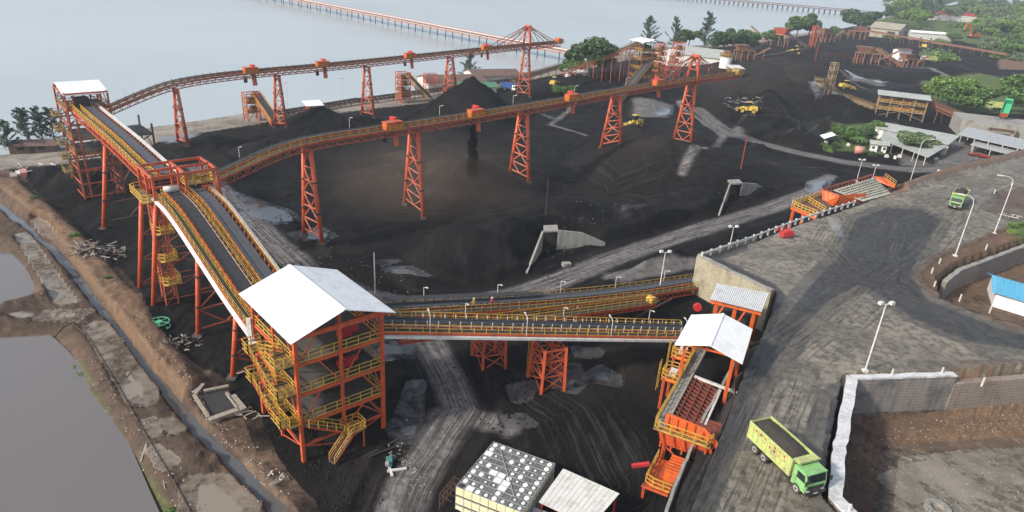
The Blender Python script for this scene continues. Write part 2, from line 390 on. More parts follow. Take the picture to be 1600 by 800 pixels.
ROADM = W2([(310, 262), (352, 310), (420, 372), (480, 425), (560, 462), (640, 478), (720, 476), (800, 464), (880, 436), (960, 404), (1060, 370), (1140, 345), (1205, 325), (1270, 300)], 0)
ROADF = W2([(1090, 170), (1125, 200), (1180, 222), (1250, 240), (1320, 254), (1420, 266), (1520, 262), (1700, 240)], 0)
FLAT = [(P(a, b, 0).x, P(a, b, 0).y, c) for a, b, c in ((890, 398, 9), (925, 395, 7), (845, 410, 7), (1150, 320, 7), (1180, 315, 6))]
def height(X, Y):
    X = np.asarray(X, float); Y = np.asarray(Y, float)
    R0 = np.hypot(X, Y)
    z = 0.15 * fbm(X, Y, 9, 4) + 0.5 * fbm(X + 40, Y, 30, 3)
    pile = np.zeros(X.shape); rg = fbm(X, Y, 7, 5, True); rf = fbm(X + 3, Y + 8, 1.8, 4, True); lg = fbm(X + 9, Y - 4, 14, 3)
    for (cx, cy, h, r) in PILES:
        k = np.hypot(X - cx, Y - cy) < r * 1.6
        if not k.any(): continue
        x, y = X[k] - cx, Y[k] - cy
        d = np.hypot(x, y) / r * (1 + 0.35 * lg[k])
        hh = h * (1.06 - np.sqrt(d * d + 0.003)) * sst(1.12 - d, 0, 0.25)
        pile[k] = np.maximum(pile[k], hh) * 0.93 + 0.07 * (pile[k] + np.maximum(hh, 0))
    z = z + pile * (1 + 0.16 * rg) + 0.35 * rg * np.clip(pile, 0, 1) + 0.34 * rg + 0.20 * rf
    # hillside
    hd = sst((X - 330) * 0.8 + (Y - 420) * 0.45, 0, 330); z = z + hd * 9 * (1 + 0.35 * fbm(X, Y, 120, 3))
    for q in FLAT:
        d = np.hypot(X - q[0], Y - q[1]); t = sst(q[2] - d, 0, 4); z = z * (1 - t) + 0.1 * t
    # roads sit low and flat
    for rd, wd in ((ROADL, 3.2), (ROADM, 4.2), (ROADF, 4.5)):
        d, _, _ = seg_d(X, Y, rd, False); z = z + (0.45 + 0.8 * rg) * np.exp(-((d - wd - 2.2) / 1.0) ** 2); t = sst(wd + 2.2 - d, 0, 2.2); z = z * (1 - t) + (0.12 + 0.06 * fbm(X, Y, 4, 2)) * t
    # left bund, ditch and ponds
    d, _, _ = seg_d(X, Y, BUND, False); t = sst(3.6 - d, 0, 2.8); z = z * (1 - t) + (1.35 + 0.7 * rg + 0.25 * rf + 0.5 * lg) * t; z = z + (0.30 * rg + 0.26 * rf) * sst(-X - Y * .25, 5, 20)
    dt, _, _ = seg_d(X, Y, MTRK, False); t = sst(3.4 - dt, 0, 1.6); z = z * (1 - t) + (0.10 + 0.16 * rg + 0.10 * rf) * t
    s = sdf(X, Y, POND1) + 0.9 * rg + 0.5 * rf; z = z + (0.45 + 0.4 * lg) * np.exp(-((s + 5.4) / 1.1) ** 2) + (0.25 * rf + 0.2 * rg) * sst(s, -9, -4) * sst(1.5 - s, 0, 1); t = sst(s, -3.4, 1.0); z = z * (1 - t) + (-2.0) * t
    s = sdf(X, Y, POND2) + 0.9 * rg + 0.5 * rf; z = z + 0.9 * np.exp(-((s + 4.2) / 1.6) ** 2); t = sst(s, -3.4, 1.0); z = z * (1 - t) + (-2.0) * t
    d, _, _ = seg_d(X, Y, DITCH, False); d = d + 0.6 * rg + 0.3 * rf; t = sst(1.35 - d, 0, 1.0); z = z * (1 - t) + (-1.1) * t
    # raised haul road with its two pits
    nb = 0.10 * fbm(X, Y, 6, 4) + 0.25 * fbm(X, Y, 25, 2)
    s = sdf(X, Y, PLAT, 40); 
    t = sst(s, 0.0, 0.9); zz = z * (1 - t) + (ZP + nb * np.clip(s, 0, 1)) * t
    slope = 4.6 + s * 1.5 - 2.5 * sst(Y, 62, 80)                     # spilled coal against the near edge
    kk = (X < 41) & (Y < 88) & (s < 0.9)
    zz = np.where(kk, np.maximum(zz, slope + 0.6 * rg), zz)
    dN = sdf(X, Y, PLAT, 40); kn = (X > 92) & (Y > 150)
    zz = zz + np.where(kn, 1.5 * np.exp(-((dN - 1.3) / 1.1) ** 2), 0)
    kq = (X > 88) & (s < 0); zz = np.where(kq, np.maximum(zz, ZP + s * 0.8), zz)
    for pit, fl, wd in ((PITA, 0.3, 0.6), (PITB, 1.5, 0.8)):
        s2 = sdf(X, Y, pit, 40); ed = np.exp(-((s2 + 0.9) / 0.8) ** 2) * 0.35
        t = sst(s2, -0.5, 0.15) if pit is PITA else sst(s2, -0.35, 0.35); fz = fl + 0.12 * fbm(X, Y, 5, 4)
        if pit is PITA:
            fz = fz - 0.2 + 1.1 * sst(4.5 - s2, 0, 3.6) * sst(Y, 62, 68)
            fz = fz + 0.9 * sst(3.0 - s2, 0, 2.5) * sst(68 - Y, 0, 4)
        else:
            s3 = sdf(X, Y, PITB2, 40); t3 = sst(s3, -0.5, 0.1); rim = ZP - 1.5 * sst(s2, 0, 5.0)
            zz = np.where(s2 > 0, rim + 0.15 * rg, zz); zz = zz * (1 - t3) + fz * t3 + ed * (1 - t3); continue
        zz = zz * (1 - t) + fz * t + ed * (1 - t) * (1 if pit is PITB else 0.2)
    z = zz
    # shore
    s = sdf(X, Y, COAST, 80); t = sst(s, -2, 26 ); z = np.where(s < 40, z * t + (-1.5 + 0.07 * np.clip(s, -60, 20)) * (1 - t), z)
    z = np.where(s <= -60, -6.0, z)
    return z
def gz(x, y): return float(height(np.array([x]), np.array([y]))[0])
def G(px, py, z0=0.0, it=6):
    z = z0
    for _ in range(it):
        p = P(px, py, z); z = 0.5 * z + 0.5 * gz(p.x, p.y) if _ else gz(p.x, p.y)
    p = P(px, py, z); p.z = gz(p.x, p.y); return p

nr, na = 900, 860
rad = 14 * (1700 / 14) ** (np.linspace(0, 1, nr) ** 0.92)
ang = np.radians(np.linspace(-60, 60, na))
RG, AG = np.meshgrid(rad, ang, indexing='ij'); X = (RG * np.sin(AG)).ravel(); Y = (RG * np.cos(AG)).ravel()
Z = height(X, Y)
me = bpy.data.meshes.new('ground')
me.vertices.add(nr * na); me.vertices.foreach_set('co', np.stack([X, Y, Z], 1).astype(np.float32).ravel())
ii, jj = np.meshgrid(np.arange(nr - 1), np.arange(na - 1), indexing='ij'); a = (ii * na + jj).ravel()
fc = np.stack([a, a + na, a + na + 1, a + 1], 1).astype(np.int32)
me.loops.add(fc.size); me.loops.foreach_set('vertex_index', fc.ravel()[::1])
me.polygons.add(len(fc)); me.polygons.foreach_set('loop_start', np.arange(0, fc.size, 4, dtype=np.int32))
me.polygons.foreach_set('use_smooth', np.ones(len(fc), bool)); me.update(calc_edges=True)
if me.polygons[0].normal.z < 0: me.flip_normals()
_Zg = Z.reshape(nr, na)
def gz(x, y):
    r = math.hypot(x, y); th = math.atan2(x, y)
    if r <= rad[0] or r >= rad[-1] or abs(th) > 1.04: return float(height(np.array([x]), np.array([y]))[0])
    i = int(np.searchsorted(rad, r)) - 1; fi = (r - rad[i]) / (rad[i + 1] - rad[i]); q = (th - ang[0]) / (ang[1] - ang[0]); j = min(na - 2, int(q)); fj = q - j
    return float((_Zg[i, j] * (1 - fj) + _Zg[i, j + 1] * fj) * (1 - fi) + (_Zg[i + 1, j] * (1 - fj) + _Zg[i + 1, j + 1] * fj) * fi)
def put_attr(name, arr):
    a = me.attributes.new(name, 'FLOAT', 'POINT'); a.data.foreach_set('value', arr.astype(np.float32))
def mask_polys(polys, soft=1.0):
    m = np.zeros(X.shape)
    for p in polys: m = np.maximum(m, np.clip(0.5 + sdf(X, Y, p, 20) / (2 * soft), 0, 1))
    return m
def mask_lines(lines, soft=1.0):
    m = np.zeros(X.shape)
    for p, wd in lines:
        xs = [q[0] for q in p]; ys = [q[1] for q in p]; L = wd + 12
        k = (X > min(xs) - L) & (X < max(xs) + L) & (Y > min(ys) - L) & (Y < max(ys) + L)
        d, _, _ = seg_d(X[k], Y[k], p, False); m[k] = np.maximum(m[k], np.clip(0.5 + (wd - d) / (2 * soft), 0, 1))
    return m
sPl = sdf(X, Y, PLAT, 40); sA = sdf(X, Y, PITA, 40); sB = sdf(X, Y, PITB, 40); sC = sdf(X, Y, COAST, 80)
plat = np.clip(0.5 + sPl, 0, 1) * np.clip(0.5 - sA * 2, 0, 1) * np.clip(0.5 - (sB + 0.8) * 1.2, 0, 1)
put_attr('a_plat', np.maximum(plat, np.clip(0.5 + sdf(X, Y, W2([(1392, 706), (1500, 694), (1900, 680), (1900, 1000), (1372, 1000), (1380, 800)], 0.2), 20), 0, 1)))
brown = mask_polys([W2([(-300, 240), (0, 262), (40, 292), (90, 335), (150, 395), (200, 450), (235, 520), (290, 575), (350, 600), (395, 655), (420, 720), (480, 790), (520, 900), (-400, 900)])], 2.5)
brown = np.maximum(brown, 0.42 * mask_polys([W2([(470, 375), (560, 400), (600, 440), (520, 470), (440, 400)]), W2([(560, 240), (660, 215), (800, 250), (800, 320), (640, 330), (560, 300)]), W2([(600, 680), (680, 640), (690, 700), (640, 760), (600, 740)]), W2([(940, 560), (1020, 580), (1020, 610), (950, 600)])], 6))
brown = np.maximum(brown, np.clip(0.5 + sA, 0, 1)); FLR = sdf(X, Y, W2([(1392, 706), (1500, 694), (1900, 680), (1900, 1000), (1372, 1000), (1380, 800)], 0.2), 20); brown = brown * (1 - np.clip(0.5 + FLR, 0, 1)); brown = np.maximum(brown, np.clip(0.5 + (sB + 1.6) * 0.8, 0, 1))
brown = np.maximum(brown, mask_lines([(W2([(1385, 298), (1470, 268), (1600, 236), (1800, 190)], ZP), 2.6)], 1.0))
brown = np.maximum(brown, mask_polys([W2([(1540, 330), (1560, 300), (1700, 260), (1800, 330), (1600, 352)], ZP)], 2))
put_attr('a_brown', brown)
clay = mask_lines([(BUND, 1.9), (W2([(1390, 299), (1470, 270), (1600, 239), (1800, 193)], ZP), 2.2)], 1.2)
clay = np.maximum(clay, mask_polys([W2([(1400, 668), (1600, 650), (1750, 640), (1750, 676), (1600, 684), (1420, 692)], 0.8), W2([(1485, 570), (1800, 560), (1800, 600), (1500, 602)], ZP), W2([(1447, 432), (1478, 405), (1530, 385), (1600, 350), (1800, 330), (1800, 400), (1600, 390), (1490, 432), (1560, 497), (1700, 540), (1560, 505), (1462, 460)], ZP)], 1.2))
clay = np.maximum(clay, mask_polys([W2([(1560, 92), (1600, 88), (1640, 100), (1600, 106), (1562, 104)], 2)], 3))
put_attr('a_clay', clay)
dust = mask_lines([(ROADL, 2.3), (ROADM, 2.6), (ROADF, 3.0), (W2([(690, 650), (740, 655), (790, 668)]), 1.6), (W2([(1060, 300), (1130, 215), (1060, 165)]), 1.2), (W2([(1270, 300), (1275, 285), (1300, 275)]), 1.4), (W2([(1360, 100), (1450, 118), (1560, 150)]), 1.5), (W2([(900, 165), (860, 195), (960, 225)]), .9), (W2([(960, 435), (1040, 420), (1085, 410)]), 2.0)], 2.6)
_dr = random.Random(12)
thin = [(W2(q), _dr.uniform(.35, .8)) for q in ([(1080, 200), (1130, 228), (1190, 232), (1260, 214), (1300, 180)], [(1095, 225), (1160, 243), (1230, 262), (1290, 262)], [(1150, 195), (1180, 175), (1240, 190), (1250, 215)], [(1240, 170), (1280, 160), (1330, 172), (1310, 190)], [(960, 250), (1010, 300), (1090, 320), (1160, 300)], [(1300, 105), (1370, 118), (1450, 112), (1540, 130)], [(1330, 140), (1400, 138), (1460, 128)], [(1290, 122), (1350, 140), (1420, 150)], [(780, 185), (840, 200), (900, 232)], [(700, 190), (770, 200), (800, 220)], [(1040, 150), (1090, 170), (1150, 186)], [(230, 290), (260, 330), (250, 380)], [(150, 290), (200, 310), (215, 350)], [(700, 420), (800, 400), (880, 410)], [(930, 330), (1000, 345), (1040, 330)], [(560, 400), (640, 415), (720, 405)], [(660, 560), (700, 600)], [(820, 600), (900, 640), (1000, 640)], [(860, 690), (940, 660), (1000, 700)])]
dust = np.maximum(dust, 0.66 * mask_lines([([tuple(v.xy) for v in smooth_path([V((x_, y_, 0)) for x_, y_ in q], 2)], w_ * (1.0 + max(0, q[0][1] - 150) / 150)) for q, w_ in thin[:8]], 2.2))
dust = np.maximum(dust, 0.75 * mask_polys([W2([(980, 165), (1060, 165), (1050, 185), (985, 185)]), W2([(1110, 205), (1165, 195), (1170, 215), (1120, 222)]), W2([(1390, 205), (1600, 235), (1600, 262), (1400, 262)]), W2([(1320, 120), (1380, 125), (1390, 136), (1320, 134)]), W2([(960, 345), (1030, 322), (1020, 340), (960, 362)])], 4))
put_attr('a_dust', dust)
grass = mask_polys([W2([(1330, 50), (1400, 52), (1450, 66), (1530, 78), (1640, 92), (1900, 130), (1760, 14), (1560, 6), (1420, 18)]), W2([(1300, 195), (1400, 192), (1390, 240), (1310, 235)]), W2([(1440, 130), (1640, 120), (1640, 180), (1470, 175)])], 6)
grass = np.maximum(grass, 0.50 * mask_lines([(W2([(118, 560), (150, 620), (190, 690), (245, 770), (270, 800)], 0.3), 1.6), (W2([(40, 300), (110, 365), (160, 420)], 1), 0.8)], 1.2))
grass = np.maximum(grass, mask_polys([W2([(1570, 348), (1640, 340), (1640, 372), (1590, 372)], ZP)], 1.5))
put_attr('a_grass', grass)
sand = np.clip(0.5 + (17 - np.abs(sC - 2)) / 10, 0, 1) * (sC > -20)
put_attr('a_sand', sand)
wetp = [W2(q) for q in ([(362, 300), (400, 312), (452, 330), (470, 345), (430, 350), (385, 338)], [(455, 365), (500, 356), (522, 368), (505, 378), (470, 374)], [(600, 418), (640, 418), (668, 432), (640, 438), (612, 430)], [(592, 408), (620, 408), (600, 413)],
        [(870, 582), (900, 570), (908, 600), (895, 616), (872, 606)], [(915, 590), (940, 575), (962, 588), (960, 604), (925, 596)], [(645, 600), (655, 598), (650, 660), (640, 670), (615, 672), (630, 640)], [(610, 665), (665, 655), (660, 685), (625, 690)],
        [(140, 512), (160, 505), (185, 540), (205, 570), (238, 612), (232, 632), (208, 628), (192, 600), (172, 565)], [(232, 658), (246, 668), (240, 676)], [(262, 658), (280, 670), (272, 674)], [(296, 752), (345, 748), (395, 790), (380, 830), (290, 830)], [(575, 545), (600, 533), (636, 540), (640, 556), (590, 562)], [(30, 366), (38, 366), (110, 470), (96, 474)], [(75, 488), (140, 486), (120, 500), (60, 498)], [(240, 702), (268, 722), (258, 728)],
        [(240, 214), (285, 210), (312, 210), (300, 220), (262, 224)], [(1272, 108), (1330, 122), (1390, 128), (1330, 132)], [(1020, 172), (1050, 168), (1048, 178), (1025, 182)], [(1265, 285), (1300, 278), (1285, 300), (1262, 300)], [(845, 178), (880, 186), (862, 186)], [(800, 290), (802, 291), (801, 293)], [(1255, 160), (1290, 158), (1310, 166), (1270, 170)], [(55, 342), (70, 350), (85, 372), (72, 366)],
        [(790, 655), (815, 652), (830, 662), (800, 666)], [(800, 605), (830, 600), (822, 622), (806, 626)], [(900, 545), (935, 548), (930, 556), (905, 556)])]
wetp += [W2(q, 0.4) for q in ([(1385, 748), (1405, 738), (1425, 752), (1440, 770), (1420, 775)], [(1420, 730), (1470, 722), (1500, 740), (1460, 748), (1440, 742)], [(1500, 715), (1530, 712), (1540, 724), (1512, 730)], [(1480, 755), (1520, 752), (1530, 765), (1495, 770)], [(1550, 735), (1585, 732), (1590, 745), (1556, 748)])]
wet = mask_polys(wetp, 0.7)
mud = np.maximum(mask_lines([(MTRK, 2.6)], 1.6), mask_lines([(MTRK2, 2.2)], 1.6)); wet = np.maximum(wet, mud * np.clip(0.28 + 1.1 * fbm(X, Y, 5, 3), 0, 0.62) * 0.9)
put_attr('a_mud', mud)
tint = mask_polys([W2([(470, 375), (560, 400), (600, 440), (520, 470), (440, 400)]), W2([(540, 235), (660, 200), (790, 240), (800, 320), (640, 335), (550, 300)]), W2([(600, 680), (680, 640), (690, 700), (640, 760), (600, 740)]), W2([(930, 560), (1020, 575), (1020, 612), (940, 600)]), W2([(1050, 110), (1200, 95), (1280, 120), (1260, 160), (1120, 175)]), W2([(960, 225), (1060, 205), (1120, 240), (1080, 290), (940, 285)])], 9)  # brown ground patches; the one below the falling coal paints in airborne dust haze
put_attr('a_tint', tint)
wet = np.maximum(wet, 0.5 * mask_polys([W2([(1270, 330), (1330, 340), (1340, 385), (1290, 370)], ZP), W2([(1375, 345), (1410, 350), (1400, 385), (1375, 380)], ZP), W2([(1450, 290), (1475, 296), (1460, 305)], ZP)], 2))
put_attr('a_wet', wet)
kw = (wet > 0.35) & (brown > 0.3) & (sA < -1) & (X < -5)
Z2 = Z.copy(); fl = sst(wet, 0.3, 0.5); Z2[kw] = (Z * (1 - fl) + 0.04 * fl)[kw]
kc = (wet > 0.35) & (brown <= 0.3) & (plat < 0.1) & (np.hypot(X, Y) < 260)
Z2[kc] = (Z * (1 - fl) + 0.05 * fl)[kc]
Z[:] = Z2; me.vertices.foreach_set('co', np.stack([X, Y, Z], 1).astype(np.float32).ravel()); me.update()
darkp = mask_polys([W2([(1300, 400), (1330, 340), (1380, 322), (1440, 325), (1480, 345), (1450, 395), (1430, 430), (1460, 470), (1560, 510), (1650, 535), (1650, 560), (1520, 540), (1420, 500), (1350, 450), (1310, 470), (1260, 520), (1200, 600), (1150, 680), (1100, 800), (1062, 830), (1090, 720), (1150, 590), (1200, 510), (1260, 440)], ZP)], 4)
darkp = np.maximum(darkp, mask_polys([W2([(1285, 620), (1328, 600), (1310, 690), (1300, 780), (1280, 800), (1270, 700)], ZP)], 1.2))
darkp = np.maximum(darkp, np.clip(0.5 + (2.2 - sPl) / 4, 0, 1) * (X < 42))
put_attr('a_dark', darkp)
# wheel tracks: distance across and along the nearest haul line
TR = [(W2([(1100, 850), (1160, 720), (1230, 560), (1330, 480), (1440, 390), (1520, 310), (1640, 262)], ZP), 7), (W2([(1640, 545), (1520, 500), (1420, 440), (1390, 390), (1410, 340), (1520, 290)], ZP), 5), (W2([(1640, 538), (1480, 490), (1330, 430), (1290, 380), (1310, 340)], ZP), 5), (ROADM, 6), (ROADL, 5), (ROADF, 6), (W2([(880, 250), (960, 300), (1080, 290), (1180, 250), (1260, 265), (1300, 285)]), 7), (W2([(600, 330), (760, 330), (900, 300), (1010, 320), (1140, 320)]), 8), (W2([(840, 190), (960, 170), (1100, 180), (1240, 190), (1330, 215)]), 9), (W2([(1110, 130), (1240, 150), (1330, 120), (1480, 110)]), 12), (W2([(330, 380), (300, 300), (250, 250), (200, 240)]), 7), (W2([(780, 560), (900, 650), (960, 760)]), 7)]
tk = np.zeros((X.size, 3)); bestd = np.full(X.shape, 99.0)
for n_, (ln, wd) in enumerate(TR):
    d, al, sg = seg_d(X, Y, ln, False); k = (d < bestd) & (d < wd); bestd = np.where(k, d, bestd)
    tk[k, 0] = (d * sg)[k]; tk[k, 1] = al[k] + 300 * n_; tk[k, 2] = (sst(1 - d / wd, 0, 0.5))[k]
_tn = 0
at_ = me.attributes.new('a_track', 'FLOAT_VECTOR', 'POINT'); at_.data.foreach_set('vector', tk.astype(np.float32).ravel())

def ground_mat():
    b = NB('yard_ground'); p = b.pos()
    nL = b.noise(0.018, 4, 0.6); nM = b.noise(0.11, 6, 0.65, dist=0.6); nS = b.noise(0.9, 6, 0.7); nF = b.noise(4.5, 4, 0.7)
    stre = b.noise(0.35, 5, 0.7, vec=b.scalev(p, (1, 0.25, 1)))
    def thr(a, noise_, k=0.7, s=0.14):
        v = b.math('ADD', b.math('MULTIPLY', b.attr(a), 1.0 + k), b.math('MULTIPLY', b.math('SUBTRACT', noise_, 1.0), k)); return b.ramp(v, 0.5 - s, 0.5 + s)
    coal = b.mix(b.ramp(nM, 0.35, 0.7), (0.0045, 0.0046, 0.0054), (0.0125, 0.012, 0.0125))
    coal = b.mix(b.math('MULTIPLY', b.ramp(stre, 0.5, 0.72), 0.5), coal, (0.028, 0.027, 0.029))
    coal = b.mix(b.math('MULTIPLY', b.ramp(nL, 0.5, 0.65), 0.4), coal, (0.020, 0.016, 0.0145))
    coal = b.mix(b.math('MULTIPLY', b.ramp(nF, 0.62, 0.72), 0.3), coal, (0.07, 0.065, 0.06))
    coal = b.mix(b.math('MULTIPLY', b.attr('a_tint'), b.ramp(nM, 0.25, 0.6, 0.45, 1.0)), coal, b.mix(nS, (0.034, 0.027, 0.024), (0.019, 0.016, 0.015)))
    tks = b.n('ShaderNodeSeparateXYZ'); b.l(b.attr('a_track', True), tks.inputs[0])
    tv = b.n('ShaderNodeCombineXYZ'); b.put(tv.inputs[0], b.math('MULTIPLY', tks.outputs[0], 2.2)); b.put(tv.inputs[1], b.math('MULTIPLY', tks.outputs[1], 0.07))
    tn = b.noise(1.0, 4, 0.75, vec=tv.outputs[0]); tw = tks.outputs[2]
    coal = b.mix(b.math('MULTIPLY', b.math('MULTIPLY', b.ramp(tn, 0.5, 0.38), tw), 0.6), coal, (0.045, 0.043, 0.043))
    brownc = b.mix(b.ramp(nM, 0.3, 0.7), (0.085, 0.056, 0.042), (0.165, 0.115, 0.083))
    brownc = b.mix(b.math('MULTIPLY', b.ramp(nS, 0.45, 0.65), 0.7), brownc, (0.042, 0.033, 0.028))
    brownc = b.mix(b.math('MULTIPLY', b.ramp(nF, 0.58, 0.7), 0.35), brownc, (0.26, 0.215, 0.165))
    brownc = b.mix(b.math('MULTIPLY', b.attr('a_mud'), b.ramp(nS, 0.3, 0.55, 0.95, 0.5)), brownc, (0.048, 0.039, 0.034))
    col = b.mix(thr('a_brown', nM), coal, brownc)
    clayc = b.mix(b.ramp(nS, 0.3, 0.7), (0.20, 0.130, 0.083), (0.12, 0.080, 0.056))
    col = b.mix(thr('a_clay', nS, 0.6), col, clayc)
    dn = b.math('ADD', b.math('MULTIPLY', nM, 0.6), b.math('MULTIPLY', tn, 0.4))
    dustc = b.mix(b.ramp(tn, 0.35, 0.65), (0.27, 0.25, 0.245), (0.085, 0.08, 0.078))
    dustc = b.mix(b.math('MULTIPLY', b.ramp(nS, 0.45, 0.6), 0.5), dustc, (0.05, 0.047, 0.045))
    col = b.mix(b.math('MULTIPLY', thr('a_dust', dn, 1.0, 0.3), 0.9), col, dustc)
    # raised road
    pc = b.mix(b.ramp(nM, 0.35, 0.65), (0.145, 0.128, 0.102), (0.27, 0.24, 0.195))
    pc = b.mix(b.math('MULTIPLY', b.ramp(nF, 0.5, 0.65), 0.3), pc, (0.32, 0.30, 0.26))
    pc = b.mix(b.math('MULTIPLY', b.ramp(nS, 0.42, 0.62), 0.75), pc, (0.066, 0.058, 0.048))
    pd = b.mix(b.ramp(nS, 0.35, 0.7), (0.030, 0.030, 0.031), (0.065, 0.062, 0.060))
    pc = b.mix(thr('a_dark', nM, 1.0, 0.3), pc, pd)
    trk = b.math('MULTIPLY', b.ramp(tn, 0.5, 0.64), b.math('MULTIPLY', tw, b.ramp(nM, 0.35, 0.55)))
    pc = b.mix(b.math('MULTIPLY', trk, 0.6), pc, (0.036, 0.033, 0.031))
    trl = b.math('MULTIPLY', b.ramp(tn, 0.46, 0.34), tw)
    pc = b.mix(b.math('MULTIPLY', trl, 0.30), pc, (0.16, 0.15, 0.135))
    pf = b.ramp(b.attr('a_plat'), 0.4, 0.6)
    pcb = b.math('SUBTRACT', 1.0, thr('a_clay', nS, 0.6)); pf2 = b.math('MULTIPLY', pf, pcb)
    brd = b.math('SUBTRACT', 1.0, b.math('MULTIPLY', thr('a_brown', nS, 0.5), 1.0)); pf2 = b.math('MULTIPLY', pf2, brd)
    col = b.mix(pf2, col, pc)
    gr = b.mix(b.ramp(nS, 0.35, 0.65), (0.06, 0.11, 0.03), (0.12, 0.14, 0.055))
    gr = b.mix(b.ramp(nM, 0.58, 0.72), gr, (0.15, 0.12, 0.08))
    col = b.mix(thr('a_grass', nS, 0.9, 0.2), col, gr)
    sa = b.mix(b.ramp(nM, 0.35, 0.65), (0.30, 0.27, 0.23), (0.16, 0.14, 0.12))
    col = b.mix(thr('a_sand', nM, 0.9, 0.2), col, sa)
    wt = thr('a_wet', b.math('ADD', b.math('MULTIPLY', nS, 0.5), b.math('MULTIPLY', nM, 0.5)), 0.55, 0.08)
    col = b.mix(b.math('MULTIPLY', wt, 0.85), col, b.mix(b.math('MAXIMUM', thr('a_brown', nM), b.math('MULTIPLY', pf, b.ramp(b.attr('a_dark'), 0.5, 0.3))), (0.085, 0.083, 0.088), (0.25, 0.212, 0.165)))
    damp = b.ramp(b.noise(0.05, 4, 0.6), 0.5, 0.62)
    rough = b.math('SUBTRACT', b.math('SUBTRACT', 0.88, b.math('MULTIPLY', damp, 0.18)), b.math('MULTIPLY', pf, 0.16))
    rough = b.mix(wt, rough, (0.07, 0.07, 0.07))
    h = b.math('ADD', b.math('ADD', b.math('MULTIPLY', nS, 1.0), b.math('MULTIPLY', nF, 0.35)), b.math('MULTIPLY', trk, -0.5))
    b.bump(h, b.math('MULTIPLY', b.math('SUBTRACT', 1.0, wt), 0.75), 0.35)
    return b.fin(col, rough, 0, b.mix(wt, b.mix(pf, (0.10,) * 3, (0.35,) * 3), (0.55,) * 3))
me.materials.append(ground_mat())
g = bpy.data.objects.new('ground', me); COL.objects.link(g); struct(g)

def water_mat(name, c, rough, wave=0.02, scale=0.2, spec=0.5):
    b = NB(name); n = b.noise(scale, 5, 0.6); n2 = b.noise(0.004, 4, 0.6)
    col = b.mix(b.ramp(n2, 0.3, 0.7), c, tuple(x * 0.86 for x in c))
    b.bump(n, wave, 0.3); return b.fin(col, rough, 0, spec)
m = MB(); m.poly([(-9000, -400, -1.5), (12000, -400, -1.5), (12000, 16000, -1.5), (-9000, 16000, -1.5)])
struct(m.build('sea', water_mat('sea_water', (0.36, 0.398, 0.41), 0.24, 0.12, 0.25)))
pw = water_mat('pond_water', (0.15, 0.137, 0.132), 0.07, 0.02, 0.5)
def grow(pts, k):
    c = V((sum(p[0] for p in pts) / len(pts), sum(p[1] for p in pts) / len(pts)))
    return [V(p) + (V(p) - c).normalized() * k for p in pts]
struct(MB().poly([(p.x, p.y, -0.9) for p in grow(POND1, 3.0)]).build('pond_water', pw))
struct(MB().poly([(p.x, p.y, -0.9) for p in grow(POND2, 3.0)]).build('pond_water', pw))
dm = MB(); dp = [V((x, y, -0.55)) for x, y in DITCH]; ds = sides(dp)
for a_, b_, s_, t_ in zip(dp, dp[1:], ds, ds[1:]): dm.poly([a_ - s_ * 1.25, b_ - t_ * 1.25, b_ + t_ * 1.25, a_ + s_ * 1.25])
for f_ in range(len(dm.f)): pass
do = dm.build('ditch_water', water_mat('ditch_water', (0.10, 0.10, 0.10), 0.08, 0.02, 0.7)); struct(do)
for ob in [o for o in COL.objects if o.name.startswith(('pond_water', 'ditch_water', 'sea'))]:
    if ob.data.polygons[0].normal.z < 0: ob.data.flip_normals()

def haze_box(density=0.0008):
    mb = MB().box((700, 1500, 30), (7000, 4200, 74)); b = NB('haze_air'); b.t.nodes.remove(b.bs)
    vp = b.n('ShaderNodeVolumePrincipled'); vp.inputs['Color'].default_value = (0.86, 0.93, 1.0, 1); vp.inputs['Density'].default_value = density
    vp.inputs['Anisotropy'].default_value = 0.2
    b.l(vp.outputs[0], b.out.inputs['Volume']); o = mb.build('haze', b.m); o['kind'] = 'stuff'; o.visible_shadow = True
    return o
HAZE = True
if HAZE: haze_box(0.00022)
